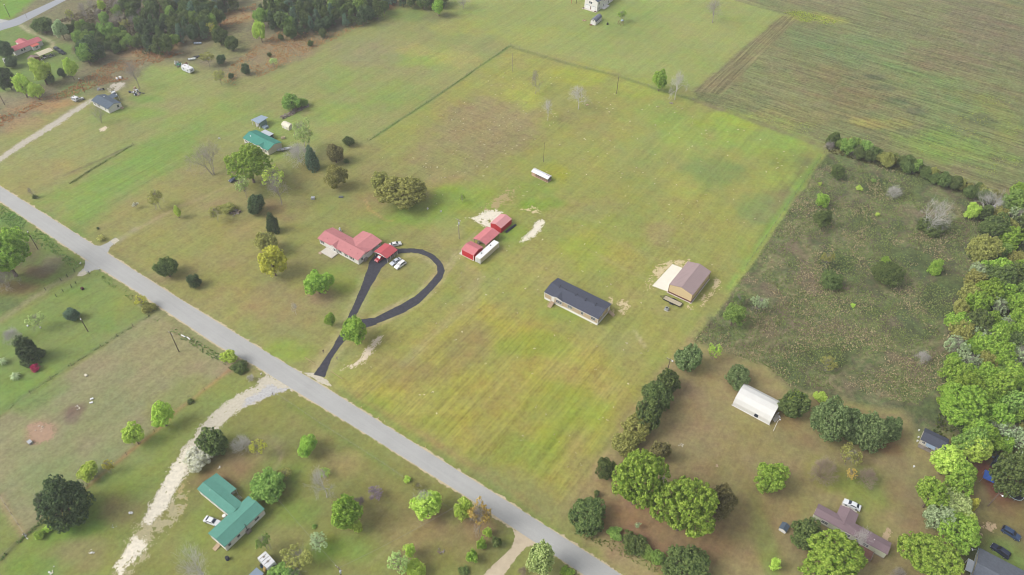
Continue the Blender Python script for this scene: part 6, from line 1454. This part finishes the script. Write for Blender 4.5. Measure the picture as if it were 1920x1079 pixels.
B(378,1062,96,70, "wide silvery leafless tree at the bottom left", 'V', M_SILVER); T('Y', 556,1046,66,44,'olive', "flowering tangle of shrubs right of the bottom camper", name='flowering_shrub', cat='shrub'); T('S', 530,1076,60,22,'mid', "dark green hedge shrub under the bottom camper")
T('Y', 596,1016,44,26,'sage', "grey-green brush along the slanting lower lawn hedge", name='hedge_brush', cat='shrub')

# ---- hedge row between the big lot and the lower right lawn
hd = "row of dark evergreens between field and lower right lawn"
T('E', 1254,716,50,52,'dark', "topmost evergreen of the dark row, just below the lamp pole", hd); T('E', 1232,743,64,60,'dark', "second evergreen from the top of the dark row", hd); T('E', 1216,778,60,64,'dark', "third evergreen from the top of the dark row", hd); T('E', 1194,803,60,56,'olive', "fourth evergreen from the top, olive tinted, of the dark row", hd); T('E', 1174,832,58,50,'olive', "fifth evergreen down the dark row, above the big bright tree", hd)
T('E', 1240,846,38,56,'brown', "brownish evergreen right behind the big bright hedge tree", hd); T('E', 1135,880,38,50,'dark', "dark evergreen left of the big bright hedge tree", hd)
T('R', 1197,898,102,122,'bright', "big bright green tree in the hedge, left of two"); T('R', 1283,952,110,118,'bright', "big bright green tree in the hedge, right of two"); T('E', 1349,943,62,72,'brown', "dark brownish evergreen right of two big bright trees")
T('E', 1102,965,80,72,'dark', "dark round evergreen nearest the road at the hedge corner"); B(1241,900,20,20, "small grey dead branch between two big bright trees", 'A', M_SILVER)
T('S', 1153,1000,34,30,'mid', "first low hedge bush beyond the corner evergreen", "low roadside hedge"); T('S', 1190,1020,54,46,'dark', "wide dark low hedge bush at the roadside", "low roadside hedge"); T('S', 1212,1036,30,28,'mid', "small green hedge bush beside the wide dark one", "low roadside hedge"); T('S', 1232,1046,34,34,'mid', "hedge bush left of the large bottom evergreen", "low roadside hedge"); T('E', 1286,1062,94,66,'dark', "large dark evergreen at the bottom end of the roadside hedge")
T('S', 1118,926,13,18,'dark', "tiny dark conifer above the corner evergreen"); T('Y', 1196,984,12,22,'sage', "small pale sapling on the red-brown ground inside the hedge")
T('E', 1293,671,55,58,'mag', "glossy round magnolia alone above the hedge row"); T('Y', 1341,657,28,40,'lime', "thin lime tree right of the round magnolia"); T('E', 1384,709,50,44,'mag', "glossy round evergreen above the arched white shed")
T('R', 1377,590,46,46,'mid', "green tree at the scrub's left corner"); T('Y', 1424,569,32,36,'sage', "grey-green bush right of the corner tree in scrub"); T('Y', 1386,562,24,22,'dark', "dark twiggy bush behind the corner tree in scrub")
T('E', 1489,757,54,60,'dark', "dark bush around a bright crown right of the arched shed"); T('R', 1492,755,38,44,'lime', "bright lime crown growing out of the dark bush by the arched shed")
T('E', 1560,788,76,84,'mag', "large glossy evergreen, left of three below the scrub"); T('E', 1634,808,70,78,'mag', "large glossy evergreen, middle of three below the scrub"); T('E', 1598,800,54,66,'mag', "glossy evergreen filling the gap between two larger ones below the scrub"); T('E', 1671,806,40,50,'mag', "smaller glossy evergreen, right of three below the scrub"); T('R', 1537,745,28,20,'lime', "small lime bush top left of the glossy evergreens")
B(1553,868,56,54, "leafless grey-brown dome-shaped shrub, larger of two in right lawn", 'B', M_BROWNTWIG, name='bare_shrub', cat='shrub'); B(1634,882,42,46, "leafless grey-brown shrub, smaller of two in right lawn", 'B', M_BROWNTWIG, name='bare_shrub', cat='shrub'); T('Y', 1596,852,40,44,'olive', "yellow-green thin tree between two leafless shrubs"); T('Y', 1596,888,24,26,'gold', "small golden bush below the yellow-green thin tree")
T('R', 1446,900,62,62,'bright', "bright green tree alone in the lower right lawn"); T('E', 1518,1005,62,62,'dark', "dark round evergreen at the left end of the mauve-roofed home"); T('R', 1564,1058,130,84,'bright', "large light green tree at the bottom below the mauve-roofed home"); T('R', 1455,1057,22,28,'lime', "small lime sapling on the lower right lawn")
T('R', 1745,1048,114,96,'bright', "very bright round tree at the bottom right"); T('R', 1797,998,82,62,'bright', "bright tree just above the very bright round one"); B(1606,1012,38,52, "silvery leafless tree in front of the mauve-roofed home", 'A', M_SILVER); B(1690,1072,30,22, "low grey leafless bush at the bottom between two bright trees", 'B', name='bare_shrub', cat='shrub')
for i, a in enumerate(((1828,842,56,56,'lime'), (1778,868,64,62,'lime'), (1800,898,66,62,'bright'), (1748,928,58,66,'bright'), (1790,944,64,52,'pale'), (1762,972,62,58,'sage'), (1806,970,46,40,'lime'))):
    T('R', *a, ["lime tree at the top right of the clump beside the charcoal-roofed shed", "lime tree directly below the charcoal-roofed shed", "bright tree in the middle of the lower right clump", "bright tree at the left of the lower right clump", "pale tree low in the lower right clump", "grey-green tree at the bottom left of the lower right clump", "lime tree at the bottom right of the lower right clump"][i], "clump of trees at the lower right")
T('C', 1827,944,22,58,'yellow', "narrow yellow-green tree at the right of the lower right clump", clear=.1); T('E', 1908,885,80,108,'dark', "large dark tree at the right edge over the trampoline", clear=.4); T('S', 1770,842,30,24,'mid', "green bush right of the charcoal-roofed shed")

# ---- wood along the right edge
wr = random.Random(5); wood = []
for y0 in range(352, 846, 25):
    xl = 1905 - (y0 - 350) * .42 if y0 < 600 else (1800 - (y0 - 600) * .18 if y0 < 770 else 1796 + (y0 - 770) * .3)
    x = xl + wr.uniform(-8, 12)
    while x < 1935: wood.append((x, y0 + wr.uniform(-9, 9))); x += wr.uniform(22, 38)
wl = {'mid': "mid green tree in the wood along the right edge", 'bright': "bright green tree in the wood along the right edge", 'olive': "olive tree in the wood along the right edge", 'dark': "dark tree in the wood along the right edge", 'ygreen': "yellow-green tree in the wood along the right edge", 'sage': "grey-green thin tree in the wood along the right edge"}
for x, y in wood:
    c = wr.choice(['mid', 'bright', 'ygreen', 'olive', 'bright', 'dark', 'ygreen', 'sage', 'olive'] if y > 500 else ['olive', 'mid', 'mid', 'olive', 'ygreen', 'sage', 'dark'])
    if 690 < y < 800 and x > 1760: c = wr.choice(['ygreen', 'bright', 'mid', 'bright'])
    w_ = wr.uniform(30, 60) * (1.0 if y > 480 else .9)
    T('Y' if c == 'sage' else 'R', x, y, w_, w_ * wr.uniform(.95, 1.15), c, wl[c], "trees of the wood along the right edge", clear=.05)
T('R', 1806,762,96,84,'ygreen', "broad yellow-green tree bulging from the right wood into the scrub"); T('R', 1830,800,70,60,'bright', "bright tree below the broad yellow-green one at right")
# ---- hedgerow between the turned field and the scrub
hr = random.Random(8); hl = {'dark': "dark shrub in the hedgerow between turned field and scrub", 'olive': "olive shrub in the hedgerow between turned field and scrub", 'mid': "green shrub in the hedgerow between turned field and scrub", 'bare': "grey leafless shrub in the hedgerow between turned field and scrub"}
for i in range(42):
    t_ = i / 41; x = 1560 + 335 * t_ + hr.uniform(-5, 5); y = 264 + 118 * t_ ** 1.08 + hr.uniform(-6, 7); w_ = hr.uniform(17, 31); k = hr.choice(['dark', 'dark', 'olive', 'mid', 'dark', 'bare', 'olive'])
    if k == 'bare': B(x, y, w_ * 1.1, w_ * 1.1, hl[k], 'B', M_TWIG, "hedgerow above the scrub", 'bare_shrub', 'shrub')
    else: T('R' if hr.random() < .5 else 'E', x, y, w_, w_ * 1.05, k, hl[k], "hedgerow above the scrub", 'hedgerow_shrub', 'shrub', clear=.0)
# ---- scrub
T('R', 1541,375,27,29,'bright', "bright round bush alone in the upper left scrub", clear=0); T('R', 1546,411,36,44,'dark', "dark bush just below the bright round scrub bush", clear=0); T('E', 1571,323,28,28,'dark', "dark bush highest in the scrub near the hedgerow", clear=0)
B(1753,398,68,64, "large silvery leafless bush with dark green base in scrub", 'V', M_SILVER); T('S', 1746,424,54,38,'dark', "dark green bush at the foot of the large silvery bush"); B(1857,378,56,48, "silvery leafless tree by the wood at the top right of scrub", 'V', M_SILVER); T('R', 1824,397,28,36,'lime', "lime bush between two silvery leafless bushes", clear=0); T('S', 1848,400,36,34,'dark', "dark bush under the right silvery leafless tree")
T('C', 1757,498,28,30,'bright', "bright cone-shaped bush in the middle of the scrub"); T('E', 1666,514,62,52,'dark', "wide dark bush in the middle of the scrub", clear=0); T('S', 1660,487,20,16,'bright', "bright tuft on top of the wide dark scrub bush"); T('E', 1558,526,44,38,'dark', "dark low bush in the lower left of the scrub", clear=0); T('Y', 1553,484,26,30,'olive', "thin yellow bush in the left of the scrub"); T('S', 1611,353,13,11,'lime', "tiny lime tuft in the upper scrub"); T('S', 1537,345,8,7,'lime', "tiny lime tuft at the left of the upper scrub"); T('S', 1645,402,9,8,'lime', "tiny lime tuft left of the large silvery bush"); T('S', 1638,339,10,8,'mid', "tiny green tuft near the hedgerow"); B(1680,357,28,26, "small silvery leafless bush in the upper scrub", 'B', M_SILVER, name='bare_shrub', cat='shrub'); T('S', 1599,573,10,9,'lime', "tiny lime tuft in the lower scrub"); T('Y', 1555,680,34,32,'olive', "thin olive bush at the lower edge of the scrub"); B(1733,668,28,20, "pale dead branches on the ground low in the scrub", 'B', M_SILVER, name='dead_bush', cat='shrub')

# ---- left middle
T('E', 312,502,46,42,'dark', "dark spreading evergreen in the lawn near the road", clear=.15); T('E', 363,528,27,27,'vdark', "small very dark round tree right of the spreading evergreen"); T('R', 497,455,46,42,'olive', "olive tree touching the yellow tree left of the ranch house"); T('R', 509,489,54,60,'yellow', "yellow tree left of the red-roofed ranch house"); T('C', 510,417,30,42,'vdark', "very dark cone tree left of the ranch house"); T('E', 479,384,37,38,'vdark', "very dark round tree above the cone tree")
T('R', 595,530,52,48,'bright', "bright tree just below the concrete patio"); T('R', 620,599,24,28,'bright', "small bright tree left of the drive fork"); T('R', 667,619,56,56,'bright', "bright tree standing over the fork of the asphalt drive"); B(552,578,15,24, "pale leafless sapling in the front lawn", 'A', M_SILVER)
T('R', 466,306,72,70,'bright', "large bright tree below the teal-roofed house"); T('Y', 511,330,58,48,'lime', "spreading lime tree right of the large bright tree"); B(520,352,40,66, "grey leafless tree leaning below the spreading lime tree", 'A'); T('Y', 455,347,32,38,'pale', "pale thin tree below the large bright tree"); T('S', 427,391,32,22,'olive', "green shrub on top of the brush pile"); T('Y', 403,398,26,30,'olive', "thin olive shrub left of the brush pile")
T('Y', 566,248,42,66,'pale', "tall pale thin tree right of the teal-roofed house"); T('C', 583,297,34,46,'blue', "blue-green cone tree right of the teal-roofed house"); T('E', 628,289,40,40,'brown', "brownish dark round tree right of the blue-green cone tree"); T('S', 650,303,12,10,'dark', "tiny dark bush right of the brownish round tree"); T('R', 627,330,42,44,'olive', "olive round tree below the brownish dark tree"); T('E', 654,265,24,22,'dark', "small dark round tree near the long fence"); T('R', 546,192,36,32,'mid', "green shrub beside the long brush pile", clear=0); T('S', 567,193,22,20,'mid', "smaller green shrub right of the brush pile shrub"); B(560,286,56,36, "pale leafless brush right of the silver boat", 'B', M_SILVER, name='bare_shrub', cat='shrub')
T('R', 711,340,34,36,'olive', "olive bush left of the big olive shrub"); T('R', 752,363,88,64,'olive', "big spreading olive shrub above the ranch house", clear=0); T('Y', 867,370,11,22,'bright', "thin green sapling left of the white sand patch")
B(391,298,84,62, "wide grey leafless tree left of the large bright tree", 'V'); T('Y', 292,370,32,36,'olive', "thin olive tree in the lawn below the bright green field"); T('R', 332,397,17,30,'lime', "slim lime young tree by the grass track"); T('Y', 253,383,13,12,'white', "tiny white blossoming bush in the left lawn", name='blossoming_shrub', cat='shrub'); T('S', 66,369,11,9,'dark', "tiny dark bush near the upper road edge"); T('S', 183,428,6,5,'dark', "tiny dark tuft above the left palm"); B(58,360,14,20, "small leafless sapling near the upper road edge", 'A')
B(250,136,34,62, "tall grey leafless tree above the junk heap", 'A'); B(181,211,34,38, "small leafless tree in front of the slate-roofed bungalow", 'V')
B(1005,152,26,48, "leafless tree left of three in the back of the big lot", 'A', M_TWIG); B(1028,204,26,44, "leafless tree nearest the brown patch in the big lot", 'A', M_SILVER); B(1086,181,46,48, "widest leafless tree in the back of the big lot", 'A', M_SILVER); T('R', 1238,151,27,36,'bright', "bright bushy tree on the back fence"); B(1270,160,40,54, "leafless tree right of the bright fence tree", 'A', M_SILVER); B(1340,18,40,50, "leafless tree in the far lawn at the top edge", 'A', M_TWIG); T('R', 822,12,26,30,'bright', "bright yellow-green tree alone at the top edge"); T('Y', 1167,27,22,20,'bright', "small bright tree by the play frame"); B(868,4,34,24, "grey leafless tree at the top edge right of bright tree", 'A')

# ---- top left
for a in ((130,128,28,40,'lime', "lime tree beside the wood, right of the dark round bush"), (160,100,28,42,'mid', "green tree beside the dark tree at top left"), (76,133,40,46,'lime', "lime thin-topped tree below the brown shed"), (40,160,32,42,'lime', "lime tree left of the dirt strip at top left"), (487,58,26,42,'lime', "lime tree standing free between the two dark woods"), (113,55,26,32,'sage', "pale grey-green tree near the pink-roofed house"), (66,170,26,30,'lime', "small lime bush beside the dirt strip"), (190,10,16,24,'lime', "bright small tree at the top edge in brush")): T('R', *a)
for a in ((12,148,32,50,'vdark', "dark tall evergreen at the left edge below the white truck"), (8,95,32,36,'vdark', "dark evergreen at the left edge beside the pink-roofed house"), (20,116,24,22,'vdark', "dark small evergreen partly over the white truck"), (115,137,16,18,'vdark', "small very dark bush right of the lime thin-topped tree"), (92,146,20,24,'dark', "dark bush in front of the lime thin-topped tree"), (168,92,52,48,'vdark', "big dark tree at the corner of the top left wood"), (80,48,40,30,'dark', "dark tree left of the pale grey-green tree"), (411,68,34,36,'dark', "dark bushy tree, left of a pair near the two woods"), (434,82,26,30,'dark', "dark bushy tree, right of a pair near the two woods"), (414,112,21,20,'vdark', "dark small conifer right of the rubble"), (460,130,17,20,'vdark', "dark small conifer in the orange rough ground"), (433,143,11,12,'vdark', "tiny dark conifer by the olive bush"), (545,60,28,28,'dark', "dark conifer standing out front of the right wood"), (605,62,16,18,'dark', "small dark conifer before the right wood"), (582,82,12,12,'dark', "tiny dark conifer in the orange rough ground"), (505,103,9,9,'dark', "tiny dark conifer on the rough slope"), (527,70,11,12,'dark', "tiny dark conifer left of the standing-out conifer")): T('E', *a)
B(146,92,30,32, "brown-grey leafless clump left of the big dark tree", 'B', M_BROWNTWIG, name='bare_shrub', cat='shrub'); T('Y', 388,108,28,24,'olive', "yellow-green thin bush beside the rubble"); T('Y', 411,141,30,24,'olive', "yellow-green thin bush below the rubble"); T('Y', 396,52,22,24,'yellow', "yellow thin tree at the right end of the dark wood"); T('Y', 512,115,16,16,'pale', "small pale bush on the rough slope"); T('Y', 288,87,18,18,'pale', "pale blossoming bush at the edge of the dark wood"); T('R', 306,84,24,24,'brown', "brownish tree at the front of the dark wood"); T('S', 232,92,16,10,'olive', "low olive bush on the orange grass")
def scatter(poly, n, mind, seed, wr_, kinds, labels, group):
    rnd = random.Random(seed); P_ = []; xs = [p[0] for p in poly]; ys = [p[1] for p in poly]; tries = 0
    while len(P_) < n and tries < 8000:
        tries += 1; x, y = rnd.uniform(min(xs), max(xs)), rnd.uniform(min(ys), max(ys))
        if psdf(np.array([x]), np.array([y]), poly)[0] < 0: continue
        if any((x - a) ** 2 + ((y - b_) * 1.6) ** 2 < mind ** 2 for a, b_ in P_): continue
        P_.append((x, y))
    for x, y in P_:
        k, c = rnd.choice(kinds); w_ = rnd.uniform(*wr_)
        if k == 'B': B(x, y, w_, w_ * 1.2, labels[c], 'A', None, group)
        else: T(k, x, y, w_, w_ * rnd.uniform(1.0, 1.25), c, labels[c], group)
pk = [('P', 'vdark'), ('P', 'dark'), ('E', 'vdark'), ('R', 'mid'), ('R', 'dark'), ('P', 'blue'), ('R', 'dark')]
scatter([(252,62),(262,28),(330,4),(400,-12),(440,-12),(432,14),(398,42),(374,60),(330,80),(300,88),(265,82)], 52, 15, 1, (18,30), pk, {'vdark': "very dark pine in the left dark wood at the top", 'dark': "dark green tree in the left dark wood at the top", 'blue': "blue-green pine in the left dark wood at the top", 'mid': "mid green tree in the left dark wood at the top"}, "trees of the left dark wood at the top")
scatter([(482,30),(515,-12),(745,-14),(722,12),(700,24),(655,36),(600,48),(555,46),(512,38)], 84, 14, 2, (18,29), pk, {'vdark': "very dark pine in the right dark wood at the top", 'dark': "dark green tree in the right dark wood at the top", 'blue': "blue-green pine in the right dark wood at the top", 'mid': "mid green tree in the right dark wood at the top"}, "trees of the right dark wood at the top")
scatter([(110,52),(160,44),(240,56),(258,82),(222,92),(192,84),(150,74)], 26, 13, 3, (15,25), [('R', 'mid'), ('R', 'dark'), ('E', 'dark'), ('R', 'mid')], {'mid': "green tree in the strip of wood behind the dirt bank", 'dark': "dark tree in the strip of wood behind the dirt bank"}, "strip of wood behind the dirt bank")
scatter([(120,30),(200,-6),(330,-10),(262,28),(250,50),(190,42)], 26, 15, 4, (16,28), [('R', 'mid'), ('B', 'bare'), ('B', 'bare'), ('E', 'dark'), ('Y', 'olive')], {'mid': "green bush in the brushy clearing at the top left", 'dark': "dark bush in the brushy clearing at the top left", 'olive': "thin olive bush in the brushy clearing at the top left", 'bare': "leafless grey tree in the brushy clearing at the top left"}, "bushes of the clearing at top left")
scatter([(742,-14),(850,-14),(838,6),(760,4)], 12, 12, 6, (18,26), [('P', 'vdark'), ('R', 'dark')], {'vdark': "very dark pine at the top edge right of the woods", 'dark': "dark tree at the top edge right of the woods"}, "trees at the top edge right of the woods")

# ================================================================ rough growth that nobody could count
def tufts(name, poly, dens, hgt, size, ramp, label, seed, mask=None, cat="weeds", blades=3):
    rng = np.random.default_rng(seed); g = np.array(GP(poly)); x0, y0 = g.min(0); x1, y1 = g.max(0)
    n = int((x1 - x0) * (y1 - y0) * dens); X = rng.uniform(x0, x1, n); Y = rng.uniform(y0, y1, n)
    k = psdf(X, Y, g) > 0
    nz = fbm(X / 9 + seed, Y / 9, 3); k &= nz > (.40 if mask is None else mask) + rng.normal(size=n) * .05
    X, Y = X[k], Y[k]; n = len(X)
    X = np.repeat(X, blades) + rng.normal(size=n * blades) * size * .5; Y = np.repeat(Y, blades) + rng.normal(size=n * blades) * size * .5
    m = n * blades; a = rng.uniform(0, 6.28, m); s = size * rng.uniform(.5, 1.3, m); h = hgt * rng.uniform(.4, 1.3, m); lx, ly = rng.normal(size=m) * h * .5, rng.normal(size=m) * h * .5
    c, d = np.cos(a) * s, np.sin(a) * s; Z = np.zeros(m)
    V = np.stack([np.stack([X - c, Y - d, Z], 1), np.stack([X + c, Y + d, Z], 1), np.stack([X + c * .7 + lx, Y + d * .7 + ly, h], 1), np.stack([X - c * .7 + lx, Y - d * .7 + ly, h], 1)], 1).reshape(-1, 3)
    o = linkmesh(name, npmesh(name, V, np.arange(4 * m).reshape(m, 4)), leafmat("tuft_" + name, *ramp, trans=.3)); tag(o, label, cat, kind="stuff"); return o
SCRUB = [(1552,292),(1610,300),(1780,350),(1890,400),(1840,560),(1790,700),(1720,760),(1600,735),(1480,725),(1440,690),(1300,640),(1342,592)]
tufts("green_weeds", SCRUB, 2.4, 0.28, 0.17, ((100,116,66), (158,166,104)), "green weeds over the scrub lot", 1, .42)
tufts("dry_stalks", SCRUB, 2, 0.33, 0.14, ((150,138,104), (206,190,152)), "dry tan stalks over the scrub lot", 2, .57)
tufts("broom_grass", [(60,205),(130,182),(190,160),(240,150),(310,112),(345,100),(300,82),(235,100),(120,170),(0,215),(0,240)], 2, 0.39, 0.17, ((168,126,84), (216,170,118)), "orange broom grass on the dirt bank", 3, .42)
tufts("broom_grass", [(400,150),(470,95),(520,60),(560,62),(640,55),(700,38),(600,88),(500,140),(440,160)], 1.3, 0.33, 0.17, ((140,104,68), (200,160,112)), "orange broom grass below the right wood", 4, .46)
tufts("broom_grass", [(400,60),(440,20),(480,6),(480,25),(430,60)], 2, 0.33, 0.17, ((150,110,68), (212,168,112)), "orange broom grass between the two dark woods", 5, .42)
tufts("brush_undergrowth", [(110,40),(200,0),(330,-5),(262,70),(200,60)], 1.8, 0.5, 0.24, ((96,90,66), (150,140,108)), "grey-brown undergrowth of the top left clearing", 6, .4)
tufts("field_weeds", [(1470,24),(1500,20),(1570,40),(1560,48),(1500,40)], 3.5, 0.22, 0.17, ((126,140,54), (186,194,92)), "yellow-green weeds at the corner of the turned field", 7, .38)
tufts("field_weeds", [(1310,188),(1545,268),(1760,325),(1920,370),(1920,180),(1860,180),(1700,270),(1560,240)], 0.55, 0.19, 0.14, ((110,128,50), (184,190,90)), "scattered weeds low in the turned field", 8, .48)
tufts("ditch_weeds", [(0,385),(60,420),(130,480),(160,494),(140,505),(90,470),(0,415)], 2.6, 0.28, 0.17, ((92,124,62), (146,168,96)), "green weeds in the ditch left of the road", 9, .42)
tufts("ditch_weeds", [(180,506),(250,556),(290,582),(360,632),(430,676),(420,686),(330,630),(280,594),(240,562),(190,525),(160,512)], 3.1, 0.28, 0.17, ((104,122,70), (154,164,104)), "green weeds along the pasture roadside", 10, .45)
tufts("wood_undergrowth", [(1900,400),(1935,380),(1935,860),(1735,840),(1790,690),(1850,520)], 1.8, 0.5, 0.24, ((58,74,36), (120,132,66)), "dark undergrowth of the right wood", 11, .3)
tufts("roadside_weeds", [(1080,995),(1150,1015),(1260,1075),(1250,1085),(1140,1030),(1070,1000)], 3.1, 0.25, 0.14, ((76,96,44), (140,150,76)), "weeds at the foot of the roadside hedge", 12, .4)
tufts("fence_weeds", [(690,264.2),(820,179.3),(956,84.6),(958,86),(821,181.2),(691,266.3)], 3.5, 0.28, 0.12, ((80,108,56), (130,150,80)), "green weeds under the long wire fence", 13, .40)
tufts("fence_weeds", [(132,343),(172,316),(205,297),(250,271),(250,273),(206,300),(174,320),(133,347)], 4.4, 0.28, 0.14, ((72,74,52), (130,130,84)), "dark weeds under the fence above the bright green field", 14, .40)
tufts("hedgerow_weeds", [(1548,262),(1700,300),(1900,372),(1900,395),(1760,345),(1600,300),(1550,285)], 2.2, 0.44, 0.24, ((60,68,40), (124,124,76)), "undergrowth of the hedgerow above the scrub", 15, .3)

tufts("fence_weeds", [(280,591),(190,648),(134,683),(57,735),(0,779),(0,783),(57,739),(134,687),(190,652),(281,595)], 1.1, .3, .16, ((96,112,64), (146,158,98)), "weeds under the fence between lawn and brown pasture", 31, .42)
tufts("fence_weeds", [(165,908),(110,952),(47,1003),(0,1047),(0,1055),(47,1010),(110,958),(166,913)], 2.0, .4, .2, ((78,92,54), (130,142,86)), "dark weeds under the fence below the large dark evergreen", 32, .35)
tufts("straw_specks", [(690,280),(955,110),(1290,200),(1530,300),(1330,580),(1090,890),(650,720),(860,500)], .012, .2, .3, ((190,176,136), (240,230,200)), "pale dead grass clumps dotted over the big lot", 21, .3)
tufts("straw_specks", [(750,310),(850,210),(1010,220),(960,300),(820,345)], .03, .2, .3, ((190,170,140), (240,226,200)), "pale straw clumps on the brown patch of the big lot", 22, .3)
# ================================================================ AIR
def haze(density):
    m = bpy.data.materials.new("spring_haze"); m.use_nodes = True; n = m.node_tree.nodes; n.clear()
    v = n.new("ShaderNodeVolumePrincipled"); v.inputs['Color'].default_value = (.93, .95, 1.0, 1); v.inputs['Density'].default_value = density; v.inputs['Anisotropy'].default_value = .2
    o = n.new("ShaderNodeOutputMaterial"); m.node_tree.links.new(v.outputs[0], o.inputs['Volume'])
    b = MB().box(-9500, 9500, -7500, 12500, -1.0, CAM_H + 2.0).build("haze", m); tag(b, "thin pale spring haze over the whole land", "haze", kind="stuff"); return b
haze(.00022)
# ---------------------------------------------------------------- tell look-alikes apart by their order
ORD = "first second third fourth fifth sixth seventh eighth ninth tenth eleventh twelfth thirteenth fourteenth fifteenth sixteenth seventeenth eighteenth nineteenth twentieth twenty-first twenty-second twenty-third twenty-fourth twenty-fifth twenty-sixth twenty-seventh twenty-eighth twenty-ninth thirtieth thirty-first thirty-second thirty-third thirty-fourth thirty-fifth thirty-sixth thirty-seventh thirty-eighth thirty-ninth fortieth".split()
same = {}
for o in SC.objects:
    if o.parent is None and "label" in o and "group" in o: same.setdefault(o["label"], []).append(o)
for lab, os_ in same.items():
    if len(os_) < 2: continue
    down = "right edge" in lab
    os_.sort(key=lambda o: PYof(o.location.x, o.location.y, 0)[1 if down else 0])
    for i, o in enumerate(os_[:len(ORD)]): o["label"] = lab + ", " + ORD[i] + (" from the top" if down else " from the left")
